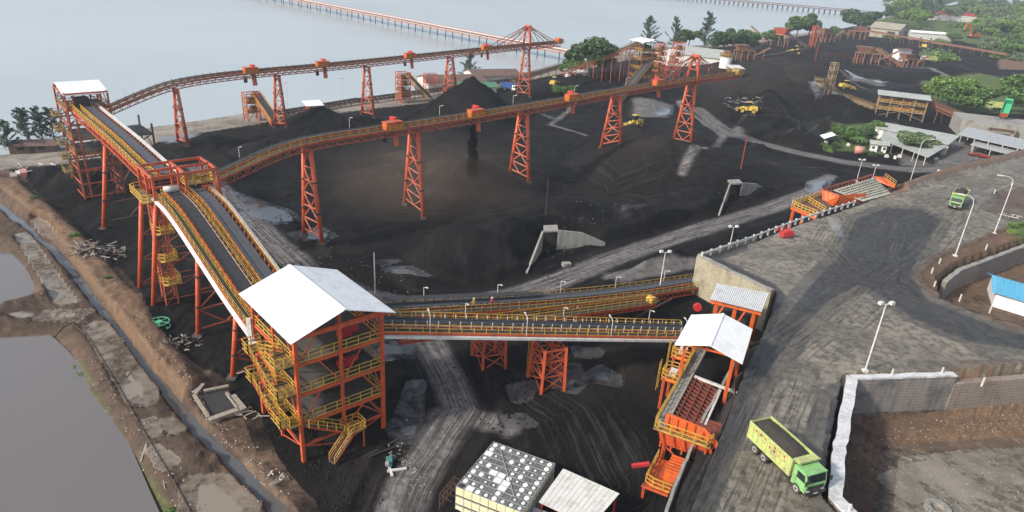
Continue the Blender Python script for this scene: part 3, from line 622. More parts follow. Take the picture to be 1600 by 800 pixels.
# ---------------------------------------------------------------- builders for steelwork
def handrail(mb, pts, h=1.1, step=1.6, r=0.035, kick=True):
    """posts and two rails standing on a 3D polyline"""
    q = resample(pts, step)
    for p in q: mb.bar(p, p + V((0, 0, h)), r * 2)
    for k in (0.55, 1.0):
        for a, b in zip(q, q[1:]): mb.bar(a + V((0, 0, h * k)), b + V((0, 0, h * k)), r * 2)
    if kick:
        for a, b in zip(q, q[1:]): mb.bar(a + V((0, 0, 0.07)), b + V((0, 0, 0.07)), 0.03, 0.14)
def gallery(name, label, cat, path, W, belts=(), walks=(), rails=(), trays=(), depth=1.2, steel='orange', rail_mat='yellow', rail_r=0.04, step=1.5, idler_mat='orange', idler_h=0.5, under_mat=None, group=None, lace=True, bay=3.0, belt_z=0.55, stringer=0.35):
    path = resample(smooth_path(path, 3), step); sdv = sides(path)
    root = thing(name, label, cat, tuple(path[0]), group)
    t = MB(); 
    for s_ in (-1, 1):
        sweep(t, path, sdv, s_ * W / 2, -0.05, 0.16, stringer)
        if lace: sweep(t, path, sdv, s_ * (W / 2 - 0.1), -depth, 0.18, 0.2)
    k = max(1, round(bay / step)); idx = list(range(0, len(path), k))
    if idx[-1] != len(path) - 1: idx.append(len(path) - 1)
    for i in idx:
        p, s = path[i], sdv[i]
        t.bar(p - s * W / 2 - V((0, 0, 0.2)), p + s * W / 2 - V((0, 0, 0.2)), 0.14, 0.2)
        if lace:
            t.bar(p - s * W / 2 - V((0, 0, depth)), p + s * W / 2 - V((0, 0, depth)), 0.12)
            for s_ in (-1, 1): t.bar(p + s * (s_ * (W / 2 - 0.1)), p + s * (s_ * (W / 2 - 0.1)) - V((0, 0, depth)), 0.12)
    if lace:
        for n_, (i, j) in enumerate(zip(idx, idx[1:])):
            for s_ in (-1, 1):
                a = path[i] + sdv[i] * (s_ * (W / 2 - 0.1)); b = path[j] + sdv[j] * (s_ * (W / 2 - 0.1))
                mid = a.lerp(b, 0.5)
                t.bar(a, mid - V((0, 0, depth)), 0.09); t.bar(mid - V((0, 0, depth)), b, 0.09)
    t.build('truss', under_mat or steel, root)
    for (off, bw, bm) in belts:
        m = MB(); sweep(m, path, sdv, off, belt_z, bw * 0.62, 0.06)
        for s_ in (-1, 1): sweep(m, path, sdv, off + s_ * bw * 0.4, belt_z + 0.07, bw * 0.24, 0.05)
        m.build('belt', bm, root)
        m = MB()
        for s_ in (-1, 1): sweep(m, path, sdv, off + s_ * (bw / 2 + 0.12), belt_z - 0.2, 0.12, 0.28)
        m.build('belt_stringer', steel, root)
        m = MB()
        for p, s in zip(path, sdv):
            for s_ in (-1, 1):
                b0 = p + s * (off + s_ * (bw / 2 + 0.14)); m.bar(b0 + V((0, 0, -0.1)), b0 + s * (s_ * 0.12) + V((0, 0, idler_h + belt_z - 0.25)), 0.09)
            m.bar(p + s * (off - bw / 2) + V((0, 0, belt_z - 0.12)), p + s * (off + bw / 2) + V((0, 0, belt_z - 0.12)), 0.12)
        for s_ in (-1, 1): sweep(m, path, sdv, off + s_ * (bw / 2 + 0.17), 0.40, 0.05, 0.07)
        m.build('idler_frame', idler_mat, root)
    for (off, ww) in walks:
        m = MB(); sweep(m, path, sdv, off, 0.06, ww, 0.05); m.build('walkway', 'walk', root)
    for off in rails:
        m = MB(); handrail(m, [p + s * off + V((0, 0, 0.05)) for p, s in zip(path, sdv)], 1.05, max(step, 1.6), rail_r)
        m.build('handrail', rail_mat, root)
    for (off, up, ww, hh, tm) in trays:
        m = MB(); sweep(m, path, sdv, off, up, ww, hh); m.build('cable_tray', tm, root)
    return root, path, sdv
def bent(name, label, top, side, w_top, w_bot, base_z=None, r=0.4, steel='orange', brace='orange', group=None, shift=0.0, n=4, cap=True, foot=True):
    """two raking legs with zigzag bracing; top = point under the deck, side = unit vector across the line"""
    top = V(top); side = V(side); g0 = top + side * shift
    l0 = g0 - side * (w_bot / 2); l1 = g0 + side * (w_bot / 2)
    z0 = gz(l0.x, l0.y) - 0.3; z1 = gz(l1.x, l1.y) - 0.3
    root = thing(name, label, 'trestle', (g0.x, g0.y, min(z0, z1)), group)
    ends = []
    for s_, zz in ((-1, z0), (1, z1)):
        a = top + side * (s_ * w_top / 2); b = V((g0.x, g0.y, 0)) + side * (s_ * w_bot / 2); b.z = zz
        m = MB(); m.tube(b, a, r, 8, r * 0.9); o = m.build('leg', steel, root, True)
        MB().tube(b.lerp(a, 0.34), b.lerp(a, 0.36), r * 1.25, 8).build('flange', 'dark', o); MB().tube(b.lerp(a, 0.67), b.lerp(a, 0.685), r * 1.25, 8).build('flange', 'dark', o)
        if foot: MB().box((b.x, b.y, zz + 0.25), (1.2, 1.2, 0.8)).build('footing', 'grating', root)
        ends.append((b, a))
    m = MB()
    for k in range(n):
        f0 = 0.10 + 0.86 * k / n; f1 = 0.10 + 0.86 * (k + 1) / n
        A, B_ = ends[0][0].lerp(ends[0][1], f0), ends[1][0].lerp(ends[1][1], f0)
        C, D = ends[0][0].lerp(ends[0][1], f1), ends[1][0].lerp(ends[1][1], f1)
        m.tube(A, B_, r * 0.38, 6); mid = A.lerp(B_, 0.5) if k % 2 == 0 else C.lerp(D, 0.5)
        if k % 2 == 0: m.tube(C, mid, r * 0.34, 6); m.tube(D, mid, r * 0.34, 6)
        else: m.tube(A, mid, r * 0.34, 6); m.tube(B_, mid, r * 0.34, 6)
    m.build('bracing', brace, root)
    if cap: MB().bar(top - side * (w_top / 2 + 0.5) , top + side * (w_top / 2 + 0.5), 0.5, 0.5).build('cap_beam', steel, root)
    return root
def roof_gable(root, c0, c1, c2, c3, eave, ridge, mat='white', over=0.8, t=0.07, name='roof'):
    """c0..c3 corners (xy); ridge runs from the middle of c0-c1 to the middle of c3-c2"""
    c = [V((p[0], p[1], 0)) for p in (c0, c1, c2, c3)]
    ax = (c[3] - c[0]).normalized(); cr = (c[1] - c[0]).normalized()
    a0 = c[0] - ax * over - cr * over; a1 = c[1] - ax * over + cr * over; a2 = c[2] + ax * over + cr * over; a3 = c[3] + ax * over - cr * over
    r0 = (a0 + a1) / 2; r1 = (a2 + a3) / 2
    z = lambda p, h: V((p.x, p.y, h))
    o = MB().slab([z(a0, eave), z(r0, ridge), z(r1, ridge), z(a3, eave)], t).slab([z(r0, ridge), z(a1, eave), z(a2, eave), z(r1, ridge)], t).build(name, mat, root)
    m = MB(); n = max(4, int((a3 - a0).length / 0.55))
    for k in range(n + 1):
        f = (k + 0.5) / (n + 1)
        e0 = z(a0.lerp(a3, f), eave + .004); rr = z(r0.lerp(r1, f), ridge + .004); e1 = z(a1.lerp(a2, f), eave + .004)
        m.bar(e0, rr, 0.05, 0.03); m.bar(rr, e1, 0.05, 0.03)
    m.bar(z(r0, ridge + 0.02), z(r1, ridge + 0.02), 0.35, 0.05)
    m.build('roof_rib', mat, o)
    return o
def stair(root, a, b, w=0.9, mat='yellow', tread='grating'):
    a = V(a); b = V(b); d = V((b.x - a.x, b.y - a.y, 0)); s = V((d.y, -d.x, 0)).normalized()
    m = MB(); n = max(3, int(abs(b.z - a.z) / 0.22))
    for k in range(n + 1): p = a.lerp(b, k / n); m.box(p, (w, 0.26, 0.04), math.atan2(s.y, s.x))
    o = m.build('stair', tread, root)
    m = MB()
    for s_ in (-1, 1): m.bar(a + s * (s_ * w / 2), b + s * (s_ * w / 2), 0.06, 0.22)
    m.build('stair_stringer', 'orange', o)
    m = MB()
    for s_ in (-1, 1): handrail(m, [a + s * (s_ * w / 2), b + s * (s_ * w / 2)], 1.0, 1.2, 0.035, False)
    m.build('handrail', mat, o)

# ---------------------------------------------------------------- main transfer tower
u_ = V((0.731, 0.682, 0)); v_ = V((-0.682, 0.731, 0))       # along / across the belts
Fc, Lc, Rc, Bc = V((-21.4, 58.6, 0)), V((-28.6, 66.4, 0)), V((-13.9, 65.1, 0)), V((-21.1, 72.9, 0))
mt = thing('transfer_tower', 'big orange tower with yellow railed floors and white gable roof in the foreground', 'transfer tower', (-21.3, 65.8, 0))
LV = [2.0, 4.8, 8.5, 12.2]; EAVE = 15.9
cols = [Fc, Rc, Bc, Lc]
def Z(p, z): return V((p.x, p.y, z))
ring = [Fc, (Fc + Rc) / 2, Rc, (Rc + Bc) / 2, Bc, (Bc + Lc) / 2, Lc, (Lc + Fc) / 2]
for i, c in enumerate(ring):
    m = MB(); zt = EAVE + (1.7 if i in (1, 5) else 0)
    wv = 0.46 if i % 2 == 0 else 0.36
    m.bar(Z(c, -0.4), Z(c, zt - 0.15), wv, wv * 0.8, up=(u_.x, u_.y, 0)); m.build('column', 'orange', mt)
for i in range(8):
    a, b = ring[i], ring[(i + 1) % 8]
    m = MB()
    for z in LV + [EAVE - 0.3]: m.bar(Z(a, z), Z(b, z), 0.22, 0.42 if z > 3 else 0.3)
    lv = [0.2] + LV + [EAVE - 0.3]
    side_face = i in (0, 1)
    for k in range(len(lv) - 1):
        if k == 0: m.bar(Z(a, lv[0]), Z(b, lv[1]), 0.12) if i % 2 else m.bar(Z(b, lv[0]), Z(a, lv[1]), 0.12)
        elif (i + k) % 2 == 0: m.bar(Z(a, lv[k]), Z((a + b) / 2, lv[k + 1] - 0.2), 0.13); m.bar(Z((a + b) / 2, lv[k + 1] - .2), Z(b, lv[k]), 0.13) if i in (2, 3, 4, 5) else None
        else: m.bar(Z(b, lv[k]), Z((a + b) / 2 if k != 1 else a, lv[k + 1] - 0.2), 0.13)
    m.build('frame_beam', 'orange', mt)
for z in LV[1:]:
    m = MB(); q = [Z(c, z + 0.25) for c in cols]; cx = sum(q, V()) / 4
    m.slab([p.lerp(cx, 0.02) for p in q], 0.06); fl = m.build('floor_deck', 'grating', mt)
    m = MB(); f_ = [q[0], q[1]]
    handrail(m, [q[0], q[1]], 1.1, 1.35, 0.045); handrail(m, [q[3], q[0]], 1.1, 1.35, 0.045); handrail(m, [q[1], q[2]], 1.1, 1.5, 0.045); handrail(m, [q[2], q[3]], 1.1, 1.5, 0.045)
    m.build('handrail', 'yellow', fl)
    m = MB()
    for k in range(1, 6):
        f = k / 6; m.bar(Z(Fc.lerp(Rc, f), z + 0.05), Z(Lc.lerp(Bc, f), z + 0.05), 0.16, 0.3)
    m.build('floor_joist', 'orange', fl)
# zigzag stair on the front left face
outv = (Fc - Rc).normalized()
def onface(f, z, o=0.0): p = Fc.lerp(Lc, f) + outv * o; return Z(p, z)
for k, (z, nz) in enumerate(((4.8, 8.5), (8.5, 12.2))):
    for f0, f1, zz in ((0.02, 0.26, z), (0.70, 0.86, (z + nz) / 2)):
        pts = [onface(f0, zz + .25, 0.1), onface(f1, zz + .25, 0.1), onface(f1, zz + .25, 2.1), onface(f0, zz + .25, 2.1)]
        o = MB().slab(pts, 0.14).build('landing', 'dull_yellow', mt)
        m = MB(); handrail(m, [pts[1], pts[2]], 1.1, 1.0, 0.045); handrail(m, [pts[2], pts[3]], 1.1, 1.0, 0.045); handrail(m, [pts[3], pts[0]], 1.1, 1.0, 0.045); m.build('handrail', 'yellow', o)
    stair(mt, onface(0.26, z + .3, 1.55), onface(0.70, (z + nz) / 2 + .3, 1.55)); stair(mt, onface(0.70, (z + nz) / 2 + .3, 0.6), onface(0.26, nz + .3, 0.6))
pts = [onface(-0.02, 5.05, 0.1), onface(0.62, 5.05, 0.1), onface(0.62, 5.05, 1.2), onface(-0.02, 5.05, 1.2)]
o = MB().slab(pts, 0.12).build('landing', 'dull_yellow', mt); m = MB(); handrail(m, [pts[1], pts[2], pts[3], pts[0]], 1.1, 1.2, 0.045); m.build('handrail', 'yellow', o)
pts = [onface(0.0, 12.45, 0.1), onface(0.26, 12.45, 0.1), onface(0.26, 12.45, 2.1), onface(0.0, 12.45, 2.1)]
o = MB().slab(pts, 0.12).build('landing', 'dull_yellow', mt); m = MB(); handrail(m, [pts[1], pts[2], pts[3], pts[0]], 1.1, 1.2, 0.045); m.build('handrail', 'yellow', o)
# lower stair on the front right face, out to the ground
fo = -v_
def onr(f, z, o=0.0): return Z(Fc.lerp(Rc, f) + fo * o, z)
LQ = P(552, 668, 2.5); LU = u_ * 1.1; LW = fo * 0.9
stair(mt, onr(0.05, 4.9, 0.55), LQ - LU - LW * .3)
pts = [LQ - LU - LW, LQ + LU - LW, LQ + LU + LW, LQ - LU + LW]
o = MB().slab(pts, 0.12).build('landing', 'dull_yellow', mt); m = MB(); handrail(m, [pts[0], pts[1], pts[2], pts[3]], 1.1, 0.8, 0.045); m.build('handrail', 'yellow', o)
stair(mt, LQ - LU * .4 + LW * .6, P(519, 722, 0.1)); MB().bar(LQ + LU * .8 + LW * .8, Z(LQ + LU * .8 + LW * .8, 0), .15).build('landing_post', 'orange', mt)
# machinery between the floors
m = MB(); c = (Fc + Bc) / 2
for z0, z1, du, dv in ((5.1, 7.6, 2.0, 1.6), (8.8, 11.6, 1.5, 1.3)):
    q = c + u_ * 1.2; m.box((q.x, q.y, (z0 + z1) / 2), (2 * du, 2 * dv, z1 - z0), 0.75)
m.build('transfer_chute', 'rust', mt)
for k, (fu, fv, z) in enumerate(((1.5, -3.1, 8.75), (1.7, -3.0, 12.45), (-2.6, 1.5, 12.45))):
    q = c + u_ * fu + v_ * fv; o = MB().box((q.x, q.y, z + 0.45), (1.5, 0.9, 0.7), 0.75).tube((q.x, q.y, z + 0.6), tuple(q + u_ * 1.6 + V((0, 0, z + 0.6))), 0.42, 10).build('drive_motor', 'red', mt)
roof_gable(mt, (Fc - v_ * 0.5).xy, (Rc - v_ * 0.5).xy, (Bc + v_ * 0.2).xy, (Lc + v_ * 0.2).xy, EAVE, 18.0, over=0.95)
m = MB()
for k in range(4):
    a = Fc.lerp(Lc, k / 3); b = Rc.lerp(Bc, k / 3); mid = (a + b) / 2
    m.bar(Z(a, EAVE - 0.3), Z(mid, 17.75), 0.16); m.bar(Z(b, EAVE - 0.3), Z(mid, 17.75), 0.16); m.bar(Z(a, EAVE - .3), Z(b, EAVE - .3), 0.16, 0.25)
m.bar(Z(Fc - fo * -0.2, EAVE - .3), Z(Rc + u_ * 1.0, EAVE - .6), 0.2, 0.5)
m.build('roof_truss', 'orange', mt)
MB().bar(tuple(Z(Lc + outv * 0.6, 13.2)), tuple(Z(Lc + outv * 0.6, 9.8)), 0.25, 0.5).build('cable_tray', 'off_white', mt)

# ---------------------------------------------------------------- twin belts from the frame tower down to the main tower
dW = V((0.682, -0.731, 0)); nW = V((0.731, 0.682, 0))
E0 = V((-51.3, 90.8, 0)); mid_off = 3.75
prof = [(-1.0, 17.2), (3, 17.2), (6, 16.95), (10, 16.0), (16, 14.3), (22, 12.6), (27, 11.3), (34.5, 10.0)]
tw_path = [Z(E0 + dW * s + nW * mid_off, z) for s, z in prof]
tw, twp, tws = gallery('twin_conveyor', 'wide curving gallery with two belts dropping to the big roofed tower', 'conveyor', tw_path, 7.6,
    belts=[(1.35, 1.6, 'belt'), (-1.95, 1.6, 'belt_grey')], walks=[(3.1, 1.1), (-0.35, 0.9), (-3.3, 0.7)], rails=[3.7, 2.75, -0.05, -0.75, -3.55],
    trays=[(4.05, -0.1, 0.45, 0.3, 'white'), (-4.0, 0.15, 0.4, 0.35, 'off_white'), (0.35, 0.5, 0.12, 0.1, 'off_white')], depth=1.3, step=1.3, idler_mat='hopper_orange', rail_r=0.028, idler_h=0.7)
for k, (s, lab) in enumerate(((11.5, 'trestle of thick orange legs under the upper curve of the twin belts'), (24.0, 'trestle of thick orange legs close behind the left face of the big roofed tower'))):
    i = min(range(len(twp)), key=lambda j: abs((twp[j] - E0).dot(dW) - s)); t = twp[i] - V((0, 0, 1.55))
    bent('trestle', lab, t, nW, 5.0, 8.2, r=0.36, group='trestles carrying the belts between the towers', n=4)
# ---------------------------------------------------------------- frame tower between the two belt runs
ft = thing('frame_tower', 'open orange frame tower straddling the belts with railed decks and no roof', 'transfer tower', (-50, 96, 0))
q0 = E0 - nW * 0.3 + dW * 0.6; f_l = [q0, q0 - dW * 3.4, q0 - dW * 6.8]; TOPZ = 20.6; DK = 17.0
spl = -nW * 2.6
for k, c in enumerate(f_l):
    for s_, off in ((0, V()), (1, nW * 4.4), (2, nW * 8.9)):
        p = c + off; 
        m = MB(); m.bar(Z(p, DK - 1.5), Z(p, TOPZ), 0.34, 0.34, up=(u_.x, u_.y, 0)); m.build('column', 'orange', ft)
    m = MB(); b0 = c + spl; b1 = c + nW * 8.9 - spl
    zz0 = gz(b0.x, b0.y) - .3; zz1 = gz(b1.x, b1.y) - .3
    if k != 1: 
        m.tube(Z(b0, zz0), Z(c, DK), 0.36, 8); m.build('leg', 'orange', ft, True); MB().tube(Z(b1, zz1), Z(c + nW * 8.9, DK), 0.36, 8).build('leg', 'orange', ft, True)
        m = MB()
        for j in range(4):
            fa, fb = j / 4 + .05, (j + 1) / 4
            A, B_ = Z(b0, zz0).lerp(Z(c, DK), fa), Z(b1, zz1).lerp(Z(c + nW * 8.9, DK), fa); C, D = Z(b0, zz0).lerp(Z(c, DK), fb), Z(b1, zz1).lerp(Z(c + nW * 8.9, DK), fb)
            m.bar(A, B_, 0.14); m.bar(A, (C + D) / 2, 0.14); m.bar(B_, (C + D) / 2, 0.14)
        m.build('bracing', 'red_orange', ft)
m = MB()
for z in (TOPZ, DK - 0.2, DK - 1.5):
    for off in (0, 4.4, 8.9): m.bar(Z(f_l[0] + nW * off, z), Z(f_l[2] + nW * off, z), 0.3, 0.36)
    for c in f_l: m.bar(Z(c, z), Z(c + nW * 8.9, z), 0.3, 0.36)
m.build('frame_beam', 'orange', ft)
m = MB(); pts = [Z(f_l[0] - nW * 1.6, DK + .1), Z(f_l[2] - nW * 1.6, DK + .1), Z(f_l[2] + nW * 0.2, DK + .1), Z(f_l[0] + nW * 0.2, DK + .1)]; m.slab(pts, 0.12)
pts2 = [Z(f_l[0] + nW * 4.6 - dW * 1, DK + 1.5), Z(f_l[1] + nW * 4.6, DK + 1.5), Z(f_l[1] + nW * 8.6, DK + 1.5), Z(f_l[0] + nW * 8.6 - dW * 1, DK + 1.5)]; m.slab(pts2, 0.12)
o = m.build('platform', 'dull_yellow', ft)
m = MB(); handrail(m, [pts[3], pts[0], pts[1], pts[2]], 1.1, 1.2, 0.05); handrail(m, pts2 + [pts2[0]], 1.1, 1.1, 0.05); m.build('handrail', 'yellow', o)
m = MB(); c = f_l[0] + nW * 2.6 - dW * 1.2; m.tube(Z(c - nW * 1.0, DK + 1.2), Z(c + nW * 1.0, DK + 1.2), 0.5, 12); m.build('head_pulley', 'off_white', ft, True)
m = MB(); m.box(tuple(c + nW * 5.2 - dW * 3 + V((0, 0, DK + 1.1))), (1.6, 2.0, 1.6), -0.82); m.build('drive_housing', 'rust', ft)
# two lattice stair shafts with yellow landings below the frame
m = MB(); s0 = f_l[0] - nW * 0.6 - dW * 0.3
for a in (V(), nW * 1.7, -dW * 1.7, nW * 1.7 - dW * 1.7): m.bar(Z(s0 + a + dW * 1.2 - nW * .4, -0.3), Z(s0 + a, DK), 0.16)
for k in range(9):
    z = 1.0 + k * 1.9
    for a, b in ((V(), nW * 1.7), (V(), -dW * 1.7), (nW * 1.7, nW * 1.7 - dW * 1.7), (-dW * 1.7, nW * 1.7 - dW * 1.7)):
        sh = (dW * 1.2 - nW * .4) * (1 - z / DK); sh2 = (dW * 1.2 - nW * .4) * (1 - min(1, (z + 1.9) / DK)); m.bar(Z(s0 + a + sh, z), Z(s0 + b + sh, z), 0.1)
        if z + 1.9 < DK: m.bar(Z(s0 + a + sh, z), Z(s0 + b + sh2, z + 1.9), 0.08)
sf = m.build('stair_shaft', 'red_orange', ft)
m = MB()
for z in (4.5, 8.2, 12.4):
    sh = (dW * 1.2 - nW * .4) * (1 - z / DK); q = s0 + sh; pp = [Z(q - dW * 2.4, z), Z(q + nW * 2.4 - dW * 2.4, z), Z(q + nW * 2.4 + dW * 1.0, z), Z(q + dW * 1.0, z)]
    m = MB(); m.slab(pp, 0.1); handrail(m, pp + [pp[0]], 1.1, 1.3, 0.045); m.build('landing', 'yellow', sf)
# ---------------------------------------------------------------- belt run from the far left tower to the frame tower
dA = V((0.7, -0.714, 0)); nA = V((0.714, 0.7, 0)); A0 = V((-89.0, 136.2, 0))
ab_path = [Z(A0 + dA * s, z) for s, z in ((0, 18.9), (12, 18.3), (24, 17.9), (34, 17.2), (41, 16.6), (46.5, 16.4))]
ab, abp, abs_ = gallery('conveyor', 'straight orange belt run from the far left roofed tower to the open frame tower', 'conveyor', ab_path, 4.6,
    belts=[(-0.5, 1.5, 'belt_grey')], walks=[(1.55, 1.1), (-1.9, 0.7)], rails=[2.2, 0.95], trays=[(-2.5, 0.3, 0.5, 0.3, 'off_white')], depth=1.4, step=1.5, idler_mat='hopper_orange', rail_r=0.05)
t = abp[int(len(abp) * 0.46)] - V((0, 0, 1.65)); bent('trestle', 'trestle of tall orange legs halfway along the straight run from the far left tower', t, nA, 3.6, 9.5, r=0.42, group='trestles carrying the belts between the towers', n=4, brace='rust')
# ---------------------------------------------------------------- far left roofed tower
lt = thing('transfer_tower', 'slender orange lattice tower with a small white roof at the far left shore end', 'transfer tower', (-92, 138, 0))
La, Lb = V((-96.6, 139.6, 0)), V((-90.2, 132.9, 0)); 
cA = [La, Lb, Lb + nA * 7.6, La + nA * 7.6]
for k, c in enumerate(cA):
    for j, dlt in enumerate((V(), (nA * 1.3))):
        d_ = dlt if k < 2 else -dlt
        MB().bar(Z(c + d_, gz(c.x, c.y) - .3), Z(c + d_, 22.0), 0.32, 0.32, up=(nA.x, nA.y, 0)).build('column', 'red_orange', lt)
m = MB(); m2 = MB()
lv = [0.5, 3.3, 6.4, 9.5, 12.6, 15.7, 18.6, 21.9]
for k in range(4):
    a, b = cA[k], cA[(k + 1) % 4]
    for j, z in enumerate(lv):
        m.bar(Z(a, z), Z(b, z), 0.2, 0.28)
        if j < len(lv) - 1: m2.bar(Z(a, z), Z((a + b) / 2, lv[j + 1]), 0.12); m2.bar(Z(b, z), Z((a + b) / 2, lv[j + 1]), 0.12)
for k in (0, 1):
    c = cA[k]
    for j in range(14): z = 1.2 + j * 1.45; m2.bar(Z(c, z), Z(c + nA * 1.3, z), 0.1); m2.bar(Z(c, z), Z(c + nA * 1.3, z + 1.45), 0.08)
m.build('frame_beam', 'orange', lt); m2.build('bracing', 'rust', lt)
for z in (9.6, 12.7, 18.7):
    o = MB().slab([Z(c, z) for c in cA], 0.1).build('floor_deck', 'dark', lt); mm = MB(); handrail(mm, [Z(c, z) for c in cA] + [Z(cA[0], z)], 1.1, 1.6, 0.045); mm.build('handrail', 'dull_yellow', o)
m = MB()
for z in (4.4, 7.4, 10.4, 13.4, 16.4):
    q = La.lerp(Lb, .02) - nA * 1.6; pp = [Z(q, z), Z(q + dA * 3.0, z), Z(q + dA * 3.0 + nA * 1.4, z), Z(q + nA * 1.4, z)]; m = MB(); m.slab(pp, 0.08); handrail(m, pp + [pp[0]], 1.1, 1.5, 0.05); m.build('landing', 'dull_yellow', lt)
# roof: a ridge across, steep short slopes as in the photograph
rA = [(La - nA * 0.2 - dA * .4), (Lb - nA * 0.2 + dA * 0.3), (Lb + nA * 7.9 + dA * 0.3), (La + nA * 7.9 - dA * .4)]
mm = MB(); ra, rb = (rA[0] + rA[1]) / 2 - dA * 2.0, (rA[3] + rA[2]) / 2 - dA * 2.0
mm.slab([Z(rA[0], 21.9), Z(ra, 23.2), Z(rb, 23.2), Z(rA[3], 21.9)], 0.07).slab([Z(ra, 23.2), Z(rA[1], 21.7), Z(rA[2], 21.7), Z(rb, 23.2)], 0.07); mm.build('roof', 'white', lt)
m = MB(); c = A0 + dA * 1.0 - nA * 0.4; m.box(tuple(Z(c, 20.2)), (2.2, 2.6, 1.7), -0.79); m.build('head_housing', 'dark', lt)
low = [La + nA * 7.5 + dA * 1.0, Lb + nA * 7.5, Lb + nA * 15, La + nA * 15]
o = MB().slab([Z(c, 12.4) for c in low], 0.3).slab([Z(c, 8.6) for c in low], 0.2).build('lower_deck', 'dark', lt)
m = MB()
for c in low: m.bar(Z(c, gz(c.x, c.y) - .3), Z(c, 14.5), 0.3)
for a, b in zip(low, low[1:] + low[:1]):
    for z0, z1 in ((0.5, 4.3), (4.3, 8.3), (8.6, 12.3)): m.bar(Z(a, z0), Z(b, z1), 0.13); m.bar(Z(b, z0), Z(a, z1), 0.13); m.bar(Z(a, z1), Z(b, z1), 0.14)
m.build('lower_frame', 'rust', lt)

# ---------------------------------------------------------------- the two long stacking conveyors on trestles
d2 = V((0.6885, 0.7252, 0)); n2 = V((0.7252, -0.6885, 0))
def stack_path(o, pts): return [Z(V((o[0], o[1], 0)) + d2 * s, z) for s, z in pts]
o2 = (-39.0, 118.3); o1 = (-49.1, 216.1)
p2_ = stack_path(o2, [(-16.5, 15.4), (-12, 16.6), (-7, 18.1), (-2, 19.15), (4, 19.5), (14, 19.5), (40, 19.5), (70, 19.9), (100, 20.6), (130, 20.8), (160, 20.5)])
p1_ = stack_path(o1, [(-75, 12.0), (-68, 14.5), (-60, 17.0), (-52, 18.0), (-40, 18.6), (-20, 18.9), (0, 19.3), (33, 20.3), (67, 21.3), (90, 21.7)])
for nm, pth, lab, railc in (('stacking_conveyor', p2_, 'nearer long raised stacking conveyor crossing the coal yard on five trestles', 'yellow'), ('stacking_conveyor', p1_, 'farther long raised stacking conveyor along the shore side of the coal yard', 'dull_yellow')):
    gt, gp, gs = gallery(nm, lab, 'conveyor', pth, 3.0, belts=[(-0.75, 1.3, 'belt')], walks=[(0.9, 1.0)], rails=[1.5], depth=1.25, steel='orange', rail_mat=railc, step=2.0, rail_r=0.032, idler_mat='dark', idler_h=0.6, group='long raised stacking conveyors', under_mat='red_orange', bay=2.0)
    near = pth is p2_
    spots = [29.0, 61.5, 95.0, 128.0] if near else [-56.6 + 20 - 1.5, -0.0, 33.5, 67.5]
    # orange discharge boxes with chutes
    sp = ([18.6, 41.0, 74.1, 111.5] if near else [-37.3, -16.1, 16.0, 49.4])
    names = (['first', 'second', 'third', 'fourth'])
    org = V((*(o2 if near else o1), 0))
    for s in sp:
        i = min(range(len(gp)), key=lambda j: abs((gp[j] - org).dot(d2) - s)); c = gp[i]; a = math.atan2(d2.y, d2.x)
        o = MB().box(c + n2 * 0.9 + V((0, 0, 0.75)), (3.6, 1.6, 1.5), a).box(c + n2 * 0.9 + V((0, 0, 1.55)), (3.9, 1.8, 0.12), a).build('discharge_box', 'hopper_orange', gt)
        m = MB(); m.bar(c + n2 * 0.6 - V((0, 0, 0.3)) + d2 * 0.9, c + n2 * 1.1 - V((0, 0, 3.4)) + d2 * 0.9, 1.1, 0.9); m.build('chute', 'red_orange', o)
        m = MB(); m.bar(c - V((0, 0, 1.2)) - d2 * 1.2, c - V((0, 0, 2.6)) - d2 * 1.2, 0.8, 0.7); m.build('spout', 'dark', o)
        m = MB(); m.box(c - n2 * 0.7 + V((0, 0, 1.5)) + d2 * 1.4, (0.9, 1.3, 0.9), a); m.tube(c - n2 * 1.5 + V((0, 0, 1.7)) + d2 * 1.4, c + n2 * 0.2 + V((0, 0, 1.7)) + d2 * 1.4, 0.3, 8); m.build('drive_unit', 'red', o)
        m = MB(); handrail(m, [c + n2 * 1.8 - d2 * 2.2 + V((0, 0, 0)), c + n2 * 1.8 + d2 * 2.2], 0.8, 0.9, 0.05); m.build('handrail', 'yellow', o)
    st = [1.0, 25.2, 57.8, 93.0, 132.8] if near else [-57.5, -29.2, 0.0, 34.0, 72.5]
    tl = ['first', 'second', 'third', 'fourth', 'last']
    for k, s in enumerate(st):
        i = min(range(len(gp)), key=lambda j: abs((gp[j] - org).dot(d2) - s)); c = gp[i] - V((0, 0, 1.5))
        extra = ''
        b = bent('trestle', f"{tl[k]} trestle from the left under the {'nearer' if near else 'farther'} long stacking conveyor", c, n2, 2.6, 6.6 if near else 7.0, r=0.46, group='trestles under the long stacking conveyors', n=6, steel='orange' if near else 'red_orange', brace='red_orange')
    # mast and stay rods at the far end
    sM = 132.8 if near else 72.5; i = min(range(len(gp)), key=lambda j: abs((gp[j] - org).dot(d2) - sM)); c = gp[i]
    ms = thing('stay_mast', f"orange portal mast with sloping stay rods over the end of the {'nearer' if near else 'farther'} stacking conveyor", 'mast', tuple(c))
    m = MB(); H_ = 7.0
    for s_ in (-1, 1): m.tube(c + n2 * (s_ * 2.0) - V((0, 0, 1.2)), c + n2 * (s_ * 1.0) + V((0, 0, H_)), 0.42, 8)
    m.build('mast_leg', 'orange', ms, True)
    m = MB(); m.bar(c + n2 * -1.4 + V((0, 0, H_)), c + n2 * 1.4 + V((0, 0, H_)), 0.8, 0.7); m.bar(c + n2 * -1.5 + V((0, 0, 3)), c + n2 * 1.5 + V((0, 0, 3)), 0.3); m.bar(c - n2 * 1.0 + V((0, 0, H_ - .3)), c + n2 * 1.2 + V((0, 0, 3)), 0.25); m.build('crosshead', 'orange', ms)
    m = MB()
